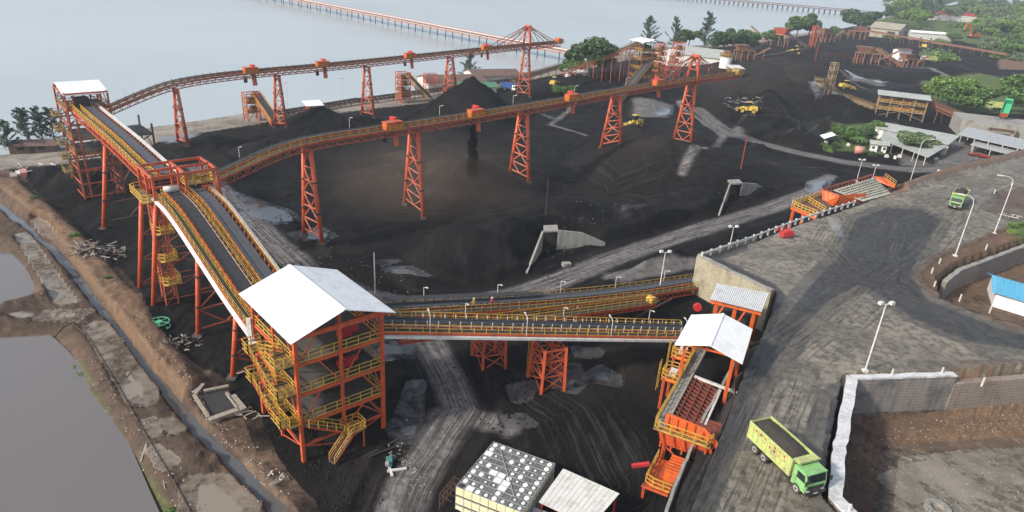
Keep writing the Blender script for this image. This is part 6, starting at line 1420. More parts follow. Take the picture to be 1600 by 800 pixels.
# hillside woods: each tree its own
rr = random.Random(31); hs = []
for k in range(175):
    px, py = rr.uniform(1385, 1650), rr.uniform(9, 92) ** 1.0
    if py > 40 + (px - 1385) * .30: continue
    if 34 < py < 54 and 1448 < px < 1512: continue
    if 56 < py < 84 and 1492 < px < 1545: continue
    if 60 < py < 80 and 1420 < px < 1485: continue
    if py > 42 and px < 1440: continue
    hs.append((px, py))
wordx = ['far left', 'left', 'centre left', 'centre right', 'right', 'far right']
for k, (px, py) in enumerate(hs):
    D = max(120, P(px, max(py, 6), 0).y)
    h = rr.uniform(10, 19) * min(1.5, max(.75, D / 800)); q = G(px, max(py, 7)); 
    tree('broad', 'leafy green tree on the far hillside above the coal yard', px, py, h, 1.35, rr.choice(['leaf', 'leaf', 'leaf_bright', 'leaf_bright', 'leaf_dark', 'leaf_pale']), 'trees on the far hillside', p=q)
for k in range(85):
    px = rr.uniform(1390, 1640); py = rr.uniform(40, 96) 
    if (py > 60 and px < 1440) or (1490 < px < 1550 and py > 50): continue
    tree('bush', 'low green bush on the far hillside', px, py, rr.uniform(4, 8), 2.2, rr.choice(['leaf', 'leaf_bright', 'leaf_pale']), 'bushes on the far hillside')
for k in range(26):
    px = rr.uniform(1285, 1400); py = rr.uniform(200, 243)
    tree('bush', 'green garden bush among the yard huts', px, py, rr.uniform(1.2, 2.4), 1.6, rr.choice(['leaf', 'leaf_bright', 'leaf_dark', 'leaf_pale']), 'bushes among the yard huts')
for k in range(16):
    px = rr.uniform(1580, 1640); py = rr.uniform(345, 372); q = P(px, py, ZP); q.z = gz(q.x, q.y)
    tree('bush', 'grassy green bush on the bank of the curved pit', px, py, rr.uniform(.5, 1.1), 2.0, 'leaf_bright', 'bushes on the pit bank', p=q)
for k, (px, py) in enumerate(((108, 560), (118, 572), (176, 690), (182, 700), (204, 722), (208, 730), (262, 795), (268, 790), (55, 318), (118, 378), (170, 440))):
    q = P(px, py, .5); q.z = gz(q.x, q.y); tree('bush', 'small green weed on the earth bank of the ponds', px, py, rr.uniform(.5, 1.0), 2.2, 'leaf', 'weeds on the pond banks', p=q)
# a palm beside the kiosk
pb = G(1340, 232); pt = thing('palm_tree', 'palm with long arching fronds left of the white kiosk', 'tree', tuple(pb)); MB().tube(pb - V((0, 0, .2)), pb + V((0, 0, 3.2)), .25, 8, .18).build('trunk', 'bark', pt); m = MB()
for k in range(14):
    a = k * .45; L = 3.4; q = [pb + V((0, 0, 3.2)) + V((math.cos(a) * L * f, math.sin(a) * L * f, 2.2 * f - 2.6 * f * f)) for f in (0, .3, .6, 1)]
    for s, e in zip(q, q[1:]):
        sd0 = V((-math.sin(a), math.cos(a), 0)) * .35; m.slab([s - sd0, s + sd0, e + sd0 * .6, e - sd0 * .6], .03)
m.build('frond', 'leaf', pt)

# ---------------------------------------------------------------- jetties
jp = [V((34, 387, 4.2)), V((-31.5, 458.5, 4.2)), V((-100, 547.5, 4.2)), V((-209, 656, 4.2)), V((-330, 782, 4.2))]; d_ = V((jp[-1] - jp[0]).xy.to_3d()).normalized(); jp = [Z(jp[0] + d_ * s, 4.6) for s in (0, 130, 270, 400, 545)]
jt = thing('jetty', 'long straight conveyor jetty on slim piles crossing the pale sea', 'jetty', tuple(jp[0])); q = resample(jp, 6); sd_ = sides(q)
m = MB(); sweep(m, q, sd_, 0, -.2, 6.5, .5); m.build('deck', 'roof_grey', jt); m = MB(); sweep(m, q, sd_, -1.6, 1.0, 1.8, 0.8); m.build('belt_cover', 'off_white', jt)
m = MB()
for s_ in (-3.1, 3.1): sweep(m, q, sd_, s_, -.9, .35, .5); sweep(m, q, sd_, s_, .9, .25, .25)
for k, (a, s) in enumerate(zip(q, sd_)):
    for s_ in (-3.1, 3.1): m.bar(a + s * s_ + V((0, 0, -.8)), a + s * s_ + V((0, 0, .7)), .15)
m.build('side_truss', 'red_orange', jt)
q = resample(jp, 18)
for a in q[1:]:
    m = MB()
    for s_ in (-2.8, 2.8): m.tube(Z(a, -6) + V((d_.y, -d_.x, 0)) * s_ * 1.25, a + V((d_.y, -d_.x, -.3)) * 0 + V((d_.y, -d_.x, 0)) * s_ - V((0, 0, .3)), .32, 6)
    m.bar(a - V((d_.y, -d_.x, 0)) * 3.4 - V((0, 0, .6)), a + V((d_.y, -d_.x, 0)) * 3.4 - V((0, 0, .6)), .6, .5); m.build('pile_bent', 'dark', jt)
fj = thing('jetty', 'distant dark trestle jetty with crowded piles at the top right of the sea', 'jetty', (388, 1180, 4)); fa, fb = V((150, 1345, 5.5)), V((560, 1064, 5.5)); q = resample([fa, fb], 8); sd_ = sides(q); dj = (fb - fa).normalized()
m = MB(); sweep(m, q, sd_, 0, 0, 6, 1.0); sweep(m, q, sd_, -2, 2.2, 1.5, 1.0); m.build('deck', 'rust', fj)
for k, a in enumerate(q[::1]):
    if k % 1 == 0:
        m = MB()
        for s_ in (-2.6, 2.6): m.tube(Z(a, -6) + sd_[0] * s_ * 1.2, a + sd_[0] * s_, .5, 5)
        m.bar(Z(a, -1) - sd_[0] * 3, Z(a, 5) + sd_[0] * 3, .4); m.build('pile_bent', 'dark', fj)

# ---------------------------------------------------------------- far machinery
def frame(name, label, c, w_, d__, h, rz=0.0, floors=3, roof=None, steel='dull_orange', rail='dull_yellow', cat='tower', gable=True, group=None, infill=True, rw=.25):
    c = V(c); root = thing(name, label, cat, tuple(c), group); ax = V((math.cos(rz), math.sin(rz), 0)); ay = V((-ax.y, ax.x, 0)); z0 = c.z; K = [c + ax * (sx * w_ / 2) + ay * (sy * d__ / 2) for sx, sy in ((-1, -1), (1, -1), (1, 1), (-1, 1))]
    n = max(1, int(w_ / 4))
    for a, b in ((K[0], K[1]), (K[3], K[2])):
        for k in range(n + 1): p = a.lerp(b, k / n); MB().bar(Z(p, z0 - .4), Z(p, z0 + h), rw).build('post', steel, root)
    m = MB(); lv = [z0 + h * (k + 1) / floors for k in range(floors)]
    for j, z in enumerate(lv):
        zp = z0 if j == 0 else lv[j - 1]
        for a, b in zip(K, K[1:] + K[:1]):
            m.bar(Z(a, z), Z(b, z), rw * .8); q = a.lerp(b, .5); m.bar(Z(a, zp), Z(q, z), rw * .5); m.bar(Z(b, zp), Z(q, z), rw * .5)
    m.build('frame_beam', steel, root)
    for j, z in enumerate(lv[:-1]):
        o = MB().slab([Z(k_, z) for k_ in K], .12).build('floor_deck', 'grating', root); m = MB(); handrail(m, [Z(k_, z) for k_ in K] + [Z(K[0], z)], 1.1, 1.6, .06); m.build('handrail', rail, o)
        if infill: r2_ = random.Random(j + int(c.x)); m = MB(); q = c + ax * r2_.uniform(-.2, .2) * w_; m.box((q.x, q.y, z + h / floors * .3), (w_ * .45, d__ * .5, h / floors * .55), rz); m.build('machine', 'rust' if j % 2 else 'dull_orange', root)
    if roof:
        if gable: roof_gable(root, K[0].xy, K[1].xy, K[2].xy, K[3].xy, z0 + h, z0 + h + 1.1, roof, .7)
        else: MB().slab([Z(K[0] - ax - ay, z0 + h), Z(K[1] + ax - ay, z0 + h), Z(K[2] + ax + ay, z0 + h + .9), Z(K[3] - ax + ay, z0 + h + .9)], .12).build('roof', roof, root)
    return root
def small_conv(label, p, q, w_=1.8, steel='dull_orange', legs=3, beltm='belt', rails=True, depth=.8, name='conveyor', group=None, yellow='dull_yellow'):
    p, q = V(p), V(q); root, path, sdv = gallery(name, label, 'conveyor', [p, p.lerp(q, .33), p.lerp(q, .66), q], w_, belts=[(0, w_ * .55, beltm)], rails=[w_ / 2, -w_ / 2] if rails else [], depth=depth, steel=steel, rail_mat=yellow, rail_r=.05, step=2.0, idler_mat=steel, idler_h=.3, group=group, bay=2)
    for k in range(1, legs + 1):
        a = p.lerp(q, k / (legs + 1)); zg = gz(a.x, a.y)
        if a.z - zg > 1.0: m = MB(); s = sdv[0] * w_ * .6; m.bar(Z(a - s * 1.3, zg - .3), a - s - V((0, 0, .3)), .22); m.bar(Z(a + s * 1.3, zg - .3), a + s - V((0, 0, .3)), .22); m.bar(Z(a - s * 1.2, (zg + a.z) / 2), a + s - V((0, 0, .4)), .14); m.build('support_leg', steel, root)
    return root
def up(px, py, h): p = G(px, py); return V((p.x, p.y, p.z + h))
c = G(1003, 132); frame('crushing_tower', 'busy orange crushing tower with a bright white roof behind the nearer stacking conveyor', c, 11, 9, 18.5, .5, 5, 'white', 'dull_orange', 'yellow', 'tower')
frame('stair_tower', 'yellow railed stair tower against the right side of the crushing tower', G(1026, 128), 4, 4, 18, .5, 7, None, 'orange', 'yellow', 'tower', rw=.3)
small_conv('long inclined shore conveyor rising from the left to the white roofed crushing tower', up(880, 128, 2.5), up(990, 127, 16.5), 3.2, 'red_orange', 7, depth=1.2)
small_conv('grey steep conveyor coming down towards the camera from the crushing tower', up(968, 158, 1.0), V((c.x + 1, c.y - 4, 13)), 3.4, 'rust', 3, 'belt_grey', yellow='dull_yellow', depth=.7)
small_conv('thin low conveyor running left along the shore behind the coal heaps', up(560, 163, 1.6), up(800, 132, 2.2), 2.2, 'rust', 10, rails=False); small_conv('yellow railed conveyor section beneath the jetty tree', up(800, 134, 2.6), up(885, 116, 5.0), 2.6, 'dull_orange', 6, yellow='dull_yellow'); small_conv('thin low conveyor behind the leftmost loading chute on the shore', up(436, 184, 1.6), up(560, 163, 1.8), 2.2, 'rust', 6, rails=False)
frame('transfer_house', 'small white topped orange transfer house on the low shore conveyor', G(490, 178), 4, 3, 3.2, .6, 1, 'white', 'orange', cat='transfer house', gable=False)
frame('feed_tower', 'small yellow and orange feed tower at the head of the left shore conveyor', G(395, 188), 4, 4, 8.5, .7, 3, None, 'red_orange', 'yellow'); small_conv('short inclined conveyor with yellow rails falling right from the left feed tower', up(402, 184, 8), up(432, 200, 1.5), 2.8, 'orange', 1, yellow='yellow')
frame('feed_tower', 'narrow orange feed tower with ladder cage beyond the second far trestle', G(630, 160), 4, 4, 11, .7, 5, None, 'orange', 'dull_yellow'); small_conv('inclined conveyor falling right from the narrow orange feed tower', up(637, 154, 9), up(672, 160, 1.5), 2.8, 'dull_orange', 1, yellow='yellow')
frame('gantry', 'slim orange gantry frame between two brown shore roofs', G(672, 142), 5, 3, 7, .5, 2, None, 'orange', 'orange', infill=False)
frame('top_house', 'little orange cage tower rising over the white shore roofs', G(1055, 108), 5, 5, 14, .4, 4, None, 'orange', 'dull_yellow'); frame('support_frame', 'open red steel frame left of the stay mast', G(1046, 122), 8, 5, 8, .4, 2, None, 'red_orange', 'red_orange', infill=False)
frame('feed_hopper', 'yellow railed feeder with a white awning at the end of the nearer stacking conveyor', G(1146, 118), 6, 5, 4, .2, 2, 'off_white', 'dull_orange', 'yellow', gable=False, cat='hopper')
def silo(label, c, r, h):
    root = thing('silo', label, 'silo', tuple(c)); MB().tube(c, c + V((0, 0, h)), r, 18).build('tank', 'white', root, False); m = MB()
    ring_ = [c + V((math.cos(k * .628) * r * 1.2, math.sin(k * .628) * r * 1.2, h)) for k in range(11)]; m.slab(ring_[:-1], .15); handrail(m, ring_, 1.4, 1.6, .1); m.build('top_platform', 'dull_yellow', root); MB().box(c + V((0, 0, h + 1.5)), (r, r, 2.6)).build('filter_unit', 'dull_orange', root)
silo('white silo with yellow railed top behind the stay mast', G(1132, 106), 2.9, 6.0)
def crusher(label, px, py, s, rz, steel='pinkish', h=9):
    c = G(px, py); root = thing('mobile_crusher', label, 'crusher', tuple(c), 'mobile crushers among the coal heaps'); ax = V((math.cos(rz), math.sin(rz), 0)); ay = V((-ax.y, ax.x, 0)); L = lambda x, y, z: c + ax * x * s + ay * y * s + V((0, 0, z * s))
    m = MB(); m.quad8([L(-1.2, -1.2, 3.6), L(1.2, -1.2, 3.6), L(1.2, 1.2, 3.6), L(-1.2, 1.2, 3.6), L(-2.4, -2.2, 5.6), L(2.4, -2.2, 5.6), L(2.4, 2.2, 5.6), L(-2.4, 2.2, 5.6)]); m.build('feed_bin', 'pinkish' if px != 1218 else 'red_orange', root)
    m = MB()
    for x in (-2, 0, 2.5, 5): 
        for y in (-1.4, 1.4): m.bar(L(x, y, -.3), L(x, y, 3.6), .25 * s)
        m.bar(L(x, -1.4, 3.6), L(x, 1.4, 3.6), .2 * s); m.bar(L(x, -1.4, .3), L(x, 1.4, 3.4), .14 * s)
    m.bar(L(-2, -1.4, 3.6), L(5, -1.4, 3.6), .25 * s); m.bar(L(-2, 1.4, 3.6), L(5, 1.4, 3.6), .25 * s); m.build('frame', steel, root)
    m = MB(); m.box(L(3.4, 0, 2.6), (2.2 * s, 1.8 * s, 1.7 * s), rz); m.build('crusher_box', 'rust', root); m = MB(); m.bar(L(4, 0, 1), L(11, 0, 5.0), 1.1 * s, .35 * s); m.bar(L(8.5, -1, 0), L(8.8, -.6, 3.6), .15 * s); m.bar(L(8.5, 1, 0), L(8.8, .6, 3.6), .15 * s); m.build('discharge_conveyor', steel, root)
    m = MB(); handrail(m, [L(-2, -1.6, 3.7), L(3, -1.6, 3.7)], 1.1 * s, 1.4, .07); m.build('handrail', 'dull_yellow', root); return root
crusher('pinkish orange mobile crusher left of the row of round trees, near the silo', 1155, 94, 1.7, .1); crusher('red topped tall crusher on the skyline near the far loader', 1218, 72, 2.4, 2.4); crusher('rusty crusher behind the far lattice mast', 1285, 66, 2.0, .4); crusher('rusty crusher with triangular frame in the middle of the far heaps', 1345, 100, 2.0, -.1); crusher('orange crusher beside the small white cabin in the far heaps', 1412, 106, 1.6, .3); crusher('far orange feeder at the head of the long thin conveyor', 1342, 62, 2.0, 2.9)
small_conv('thin far conveyor running right from the rusty crusher to the small white cabin', up(1368, 88, 5), up(1408, 106, 1.5), 2.4, 'pinkish', 3); small_conv('very long thin conveyor crossing the far yard towards the brown earth heap', up(1340, 58, 7), up(1572, 93, 4), 3.0, 'pinkish', 14, rails=False)
small_conv('steep pale lattice conveyor standing among the heaps right of the stay mast', up(1272, 108, 1) * 0 + Z(G(1274, 148), 12.5), up(1312, 156, 1.0), 3.6, 'beige', 2, 'belt_grey', depth=1.8); small_conv('low conveyor linking the lattice conveyor to the yellow screening frame', up(1318, 158, 2.0), up(1365, 176, 2.2), 1.8, 'beige', 4)
frame('pylon', 'thin tapering pylon straddling the steep lattice conveyor', G(1292, 152), 2.4, 2.4, 13, .5, 4, None, 'beige', 'beige', infill=False, rw=.2)
frame('lattice_pylon', 'tall narrow lattice pylon among the far crushers', G(1268, 74), 3.4, 3.4, 16, .3, 6, None, 'red_orange', 'red_orange', infill=False, rw=.4)
a_, b_ = G(1372, 178), G(1436, 190); cc = (a_ + b_) / 2; ang2 = head(a_, b_)
scn = frame('screening_station', 'yellow and orange two storey screening frame under a long grey sheet roof', cc + V((.5, 1.5, 0)), 17.5, 6, 8.6, ang2, 3, 'roof_grey', 'beige', 'yellow', 'screening frame', False)
small_conv('rusty orange conveyor descending right from the screening frame to the truck ramp', up(1437, 186, 7.6), up(1552, 212, 2.0), 3.4, 'dull_orange', 3, yellow='dull_orange', depth=1.3)
# ramp
c = P(1565, 192, 6.2); rp = thing('unloading_ramp', 'concrete truck unloading ramp on piers at the right edge', 'ramp', (c.x, c.y, 0)); az_ = t3.rotation_euler.z
MB().box((c.x + 2, c.y + 6, 3.0), (26, 17, 6.2), -.35).build('ramp_body', 'concrete', rp)
for k, dx in enumerate((-8.5, 1.5)): MB().box((c.x + dx, c.y - 5.5 + k * 0, 2.8), (1.2, 1.2, 6.2), -.35).build('pier', 'concrete', rp)
MB().box((c.x - 3, c.y - 4.4, 4.4), (9, 1.0, .8), -.35).build('feeder_beam', 'rust', rp)
for a, b, h1, h2, lab in (((1178, 96), (1262, 84), 2, 3.5, 'low rusty conveyor on the skyline left of the tall lattice pylon'), ((1272, 96), (1340, 96), 7, 2, 'thin rusty conveyor falling right from the tall lattice pylon'), ((1158, 92), (1186, 84), 1.5, 5, 'short rusty conveyor beside the crusher near the silo'), ((1228, 66), (1262, 78), 7, 2, 'rusty conveyor sloping down right from the red topped crusher')):
    small_conv(lab, up(*a, h1), up(*b, h2), 3.0, 'rust', 4, rails=False)
# ---------------------------------------------------------------- buildings
def building(name, label, c, w_, d__, h, rz, wallm='off_white', roofm='roof_grey', rise=1.4, over=.6, doors=(), windows=(), cat='building', mono=False, doorm='dark', group=None):
    c = V(c); root = thing(name, label, cat, tuple(c), group); ax = V((math.cos(rz), math.sin(rz), 0)); ay = V((-ax.y, ax.x, 0)); L = lambda x, y, z: c + ax * x + ay * y + V((0, 0, z))
    m = MB(); hw, hd = w_ / 2, d__ / 2; m.quad8([L(-hw, -hd, -.5), L(hw, -hd, -.5), L(hw, hd, -.5), L(-hw, hd, -.5), L(-hw, -hd, h), L(hw, -hd, h), L(hw, hd, h), L(-hw, hd, h)])
    if not mono:
        for s in (-1, 1): m.slab([L(s * hw, -hd, h), L(s * hw, hd, h), L(s * hw, 0, h + rise - .05)], .1, -ax * s)
    m.build('wall', wallm, root); e = over
    if mono: MB().slab([L(-hw - e, -hd - e, h + .1), L(hw + e, -hd - e, h + .1), L(hw + e, hd + e, h + rise), L(-hw - e, hd + e, h + rise)], .12).build('roof', roofm, root)
    else:
        rf = MB().slab([L(-hw - e, -hd - e, h - .1), L(hw + e, -hd - e, h - .1), L(hw + e, 0, h + rise), L(-hw - e, 0, h + rise)], .1).slab([L(-hw - e, 0, h + rise), L(hw + e, 0, h + rise), L(hw + e, hd + e, h - .1), L(-hw - e, hd + e, h - .1)], .1).build('roof', roofm, root)
        m = MB(); n = int(w_ / 1.0) + 2
        for k in range(n + 1):
            x = -hw - e + (w_ + 2 * e) * k / n; m.bar(L(x, -hd - e, h - .05), L(x, 0, h + rise + .05), .05, .03); m.bar(L(x, hd + e, h - .05), L(x, 0, h + rise + .05), .05, .03)
        m.build('roof_rib', roofm, rf)
    for (x, s, ww, hh) in doors: MB().slab([L(x - ww / 2, s * (hd + .02), 0), L(x + ww / 2, s * (hd + .02), 0), L(x + ww / 2, s * (hd + .02), hh), L(x - ww / 2, s * (hd + .02), hh)], .06, -ay * s).build('door', doorm, root)
    for (x, s, z, ww, hh) in windows: o = MB().slab([L(x - ww / 2, s * (hd + .03), z), L(x + ww / 2, s * (hd + .03), z), L(x + ww / 2, s * (hd + .03), z + hh), L(x - ww / 2, s * (hd + .03), z + hh)], .06, -ay * s).build('window', 'glass', root)
    return root
kc = G(1370, 236); building('kiosk', 'small white kiosk with dark doorway and grey sheet roof among bushes', kc, 4.6, 3.6, 2.8, -.3, 'white', 'roof_grey', .7, .7, doors=((.2, -1, 1.2, 2.1),), windows=((-1.6, -1, 1.0, .8, .8), (1.7, -1, 1.0, .8, .8)), cat='kiosk')
M['roof_tan'] = paint('tan_roof_sheet', (.36, .33, .27), dirt=(.2, .17, .14), amt=.5, rough=.7, scale=.2); wc = G(1386, 58); building('warehouse', 'grey brown gabled warehouse near the shore below the hillside', wc, 25, 24, 8, -.75, 'roof_tan', 'roof_tan', 5, 1.2, doors=((6, -1, 7, 6),), cat='warehouse')
def long_shed(label, pts, hlow, roofm, poles=5, wallm=None):
    q = [V(p) for p in pts]; root = thing('long_shed', label, 'shed', tuple(Z(q[0], gz(q[0].x, q[0].y))))
    o = MB().slab(q, .12).build('roof', roofm, root); m = MB(); n = 30
    for k in range(n + 1): m.bar(q[0].lerp(q[1], k / n) + V((0, 0, .02)), q[3].lerp(q[2], k / n) + V((0, 0, .02)), .07, .04)
    m.build('roof_rib', roofm, o)
    for k in range(poles + 1):
        for a, b in ((q[0], q[1]), (q[3], q[2])): p = a.lerp(b, .03 + .94 * k / poles); c0 = q[0].lerp(q[2], .5); p = p.lerp(c0, .02); MB().bar(Z(p, gz(p.x, p.y) - .3), Z(p, p.z - .08), .18).build('post', 'off_white', root)
    if wallm: a, b = q[3].lerp(q[0], .08), q[2].lerp(q[1], .08); MB().slab([Z(a, -.3), Z(b, -.3), Z(b, b.z - .15), Z(a, a.z - .15)], .15, (0, 1, 0)).build('wall', wallm, root)
    return root
long_shed('long green grey workshop roof in front of the screening frame', [P(1376, 190, 4.6), P(1500, 212, 4.6), P(1482, 226, 3.8), P(1368, 199, 3.8)], 3, 'roof_grey', 6, 'off_white')
long_shed('dusty lower lean to roof below the long green grey workshop', [P(1382, 202, 3.4), P(1480, 228, 3.4), P(1450, 246, 2.9), P(1376, 218, 2.9)], 3, 'roof_grey', 4)
long_shed('long pale blue grey shed roof reaching the right edge behind the road bund', [P(1512, 198, 4.8), P(1680, 236, 4.8), P(1672, 250, 4.1), P(1496, 210, 4.1)], 3, 'galv', 7)
long_shed('lower pale roof under the long blue grey shed at the right edge', [P(1524, 220, 3.0), P(1680, 256, 3.0), P(1672, 265, 2.6), P(1516, 226, 2.6)], 3, 'galv', 5)
q = [P(1548, 437, 4.3), P(1680, 436, 4.5), P(1700, 470, 3.6), P(1600, 462, 3.6)]
bh = thing('hut', 'white walled hut with a bright blue roof inside the curved pit at the right edge', 'hut', tuple(P(1560, 480, 1.3)))
A_, B_2, C_, D_ = P(1550, 437, 5.2), P(1546, 482, 1.2), P(1640, 506, 1.2), P(1601, 462, 5.0)
fl_ = V((P(1549, 480, 1.3).x, P(1549, 480, 1.3).y, 0)); fr_ = V((P(1660, 515, 1.3).x, P(1660, 515, 1.3).y, 0)); bk = V((.45, .9, 0)) * 8
m = MB(); m.quad8([Z(fl_, .8), Z(fr_, .8), Z(fr_ + bk, .8), Z(fl_ + bk, .8), Z(fl_, 4.2), Z(fr_, 4.2), Z(fr_ + bk, 4.2), Z(fl_ + bk, 4.2)]); m.build('wall', 'white', bh)
e_ = (fr_ - fl_).normalized(); rf = MB().slab([Z(fl_ - e_ * .8 - bk * .08, 4.25), Z(fr_ + e_ * .8 - bk * .08, 4.25), Z(fr_ + e_ * .8 + bk * .5, 5.6), Z(fl_ - e_ * .8 + bk * .5, 5.6)], .1).slab([Z(fl_ - e_ * .8 + bk * .5, 5.6), Z(fr_ + e_ * .8 + bk * .5, 5.6), Z(fr_ + e_ * .8 + bk * 1.08, 4.25), Z(fl_ - e_ * .8 + bk * 1.08, 4.25)], .1).build('roof', 'roof_blue', bh)
m = MB()
for k in range(24): f = k / 23; m.bar(Z(fl_.lerp(fr_, f) - bk * .08, 4.32), Z(fl_.lerp(fr_, f) + bk * .5, 5.67), .06, .04)
m.build('roof_rib', 'roof_blue', rf)
for lab, px, py, w_, d__, h, rz, rm_, wm in (('low rusty brown roofed shore house left of the lone casuarina', 705, 136, 26, 14, 3.6, .5, 'roof_brown', 'off_white'), ('rusty brown roofed shore house right of the lone casuarina', 768, 128, 22, 14, 4.0, .45, 'roof_brown', 'off_white'), ('low faded green roofed house between two brown roofs', 742, 142, 16, 9, 2.6, .3, 'green_roof', 'off_white'),
                                ('pale shore warehouse roof left of the tallest casuarina', 1068, 100, 30, 18, 6, .3, 'off_white', 'off_white'), ('long grey sloping warehouse roof behind the stay mast', 1098, 104, 26, 26, 7, -.5, 'roof_grey', 'off_white'), ('small white cabin with rusty roof among the far heaps', 1406, 94, 9, 7, 7, .2, 'roof_brown', 'white'), ('white roofed site building at the foot of the hillside', 1450, 62, 36, 12, 6, -.1, 'white', 'off_white'), ('white hut with red end on the brown earth heap at the right', 1588, 82, 14, 8, 5, -.2, 'off_white', 'off_white'),
                                ('long red roof among hillside trees', 1480, 32, 60, 18, 8, -.1, 'red', 'off_white'), ('small pale hut with rusty roof at the far left shore', 56, 236, 10, 5, 2.3, .35, 'roof_brown', 'roof_brown'), ('white storage box beneath the jetty tree', 899, 124, 9, 4, 3.2, .3, 'white', 'white'), ('pale house roof high in the hillside trees', 1555, 42, 24, 14, 7, -.3, 'roof_brown', 'off_white')):
    if rm_ not in M: M[rm_] = paint('green_roof_sheet', (.08, .22, .13), dirt=(.15, .15, .12), amt=.5, rough=.7)
    building('site_building', lab, G(px, py), w_, d__, h, rz, wm, rm_, max(.8, d__ * .13), .8, windows=((-w_ * .25, -1, 1.0, 1.5, 1.1), (w_ * .2, -1, 1.0, 1.5, 1.1)), doors=((0, -1, 1.2, 2.1),))
# awnings, drums and clutter near the kiosk
for lab, px, py, r, h, mt_ in (('rounded pinkish water tank lying left of the kiosk', 1341, 240, 1.3, 2.2, 'pink'),):
    M['pink'] = paint('faded_pink_plastic', (.55, .26, .2), amt=.4); c = G(px, py); tk_ = thing('water_tank', lab, 'tank', tuple(c)); MB().tube(c + V((-1.4, 0, 1.2)), c + V((1.4, -.3, 1.2)), r, 14).build('tank', mt_, tk_, True); MB().box(c + V((-.8, 0, .2)), (.3, 1.6, .5)).box(c + V((.8, -.2, .2)), (.3, 1.6, .5)).build('cradle', 'dark', tk_)
flat_shed('awning', 'bright white awning left of the garden bushes in the yard', [P(1281, 211, 2.6), P(1300, 206, 2.9), P(1307, 211, 2.9), P(1288, 217, 2.6)], 0, 'white', 'dark', 'awning')
for k, (px, py) in enumerate(((1385, 246), (1398, 248), (1462, 250), (1405, 246), (1466, 270), (1290, 224), (1325, 228))):
    c = G(px, py); o = MB().box(c + V((0, 0, .35)), (1.1, .8, .7), k).box(c + V((0, 0, .8)), (.7, .5, .3), k * 2).build('white_sack', 'off_white', loc=tuple(c)); tag(o, 'pale sack lying in the dust near the long sheds', 'sack', 'pale sacks near the sheds')
mk = thing('motorbike_row', 'row of red parked motorbikes under the lower pale shed roof', 'motorbikes', tuple(G(1524, 243)))
mk['kind'] = 'thing'; bpy.data.objects.remove(mk)
c = G(1516, 243); proto = thing('motorbike', 'red motorbike parked in the row under the lower pale shed roof', 'motorbike', tuple(c), 'motorbikes under the shed roof')
for x in (-.6, .6): MB().tube(c + V((x, -.06, .32)), c + V((x, .06, .32)), .32, 12).build('wheel', 'tyre', proto)
MB().quad8([c + V(p) for p in ((-.6, -.12, .45), (.35, -.12, .45), (.35, .12, .45), (-.6, .12, .45), (-.75, -.12, .85), (.4, -.1, .8), (.4, .1, .8), (-.75, .12, .85))]).bar(c + V((.4, 0, .5)), c + V((.55, 0, 1.0)), .2).build('body', 'red', proto); MB().bar(c + V((.45, -.33, 1.05)), c + V((.45, .33, 1.05)), .05).build('handlebar', 'dark', proto)
for k in range(1, 13): q = G(1516 + k * 2.4, 243 + k * .5); dup(proto, loc=tuple(q), rz=.3 + .1 * (k % 3))
# ---------------------------------------------------------------- clutter on the left bank and yard
c = P(250, 512, .35); cr = thing('cable_reel', 'empty green steel cable reel lying on the dark ground left of the big tower', 'cable reel', tuple(c)); 
M['green_reel'] = paint('green_reel_paint', (.10, .42, .24), amt=.3)
for z in (.15, 1.0):
    m = MB(); N = 20; r = 1.35
    for k in range(N): a0, a1_ = 6.283 * k / N, 6.283 * (k + 1) / N; m.bar(c + V((r * math.cos(a0), r * math.sin(a0), z)), c + V((r * math.cos(a1_), r * math.sin(a1_), z)), .12)
    for k in range(6): a0 = 6.283 * k / 6; m.bar(c + V((0, 0, z)), c + V((r * math.cos(a0), r * math.sin(a0), z)), .08)
    m.build('flange', 'green_reel', cr)
m = MB(); m.tube(c + V((0, 0, .1)), c + V((0, 0, 1.05)), .45, 12); m.build('drum', 'green_reel', cr)
# timber sump
sp_ = thing('timber_sump', 'square pit framed by pale boards beside the ditch left of the big tower', 'sump', tuple(P(343, 628, .4)))
SB = [((304, 614), (316, 600), 1.0), ((318, 611), (357, 603), .5), ((303, 617), (326, 652), .45), ((327, 656), (372, 640), .9), ((354, 614), (372, 638), .4), ((363, 618), (381, 640), .9)]
for a, b, ww in SB: MB().bar(P(*a, .85), P(*b, .85), ww * .8, .25).build('board', 'timber', sp_)
MB().slab([P(318, 613, .55), P(356, 606, .55), P(372, 638, .55), P(328, 650, .55)], .3).build('pit_water', 'belt', sp_)
rr = random.Random(50)
def debris(name, label, cat, px, py, r, n, mats, sz, z=.3, group=None):
    c = P(px, py, z); c.z = gz(c.x, c.y); root = thing(name, label, cat, tuple(c), group); 
    for mi, mt_ in enumerate(mats):
        m = MB()
        for _ in range(n):
            a, q = rr.random() * 6.28, r * rr.random() ** .6; p = V((c.x + math.cos(a) * q, c.y + math.sin(a) * q, 0)); p.z = gz(p.x, p.y) + rr.uniform(0, .25) + .5 * max(0, 1 - q / r); L = rr.uniform(.3, 1) * sz; b = rr.random() * 6.28
            m.bar(p, p + V((math.cos(b) * L, math.sin(b) * L, rr.uniform(-.1, .3))), rr.uniform(.05, .3) * sz * .5, rr.uniform(.05, .15))
        m.build('scrap', mt_, root)
    return root
debris('scrap_heap', 'heap of broken concrete and rusty scrap on the edge of the left embankment', 'scrap heap', 154, 398, 4.2, 40, ('concrete', 'rust', 'timber', 'dark'), 2.0)
debris('scrap_heap', 'low scatter of stones and scrap right of the green cable reel', 'scrap heap', 285, 540, 2.4, 16, ('concrete', 'rust', 'timber'), .9); debris('scrap_heap', 'splintered timber at the right corner of the square sump', 'scrap heap', 384, 646, 1.5, 14, ('timber',), 1.6)
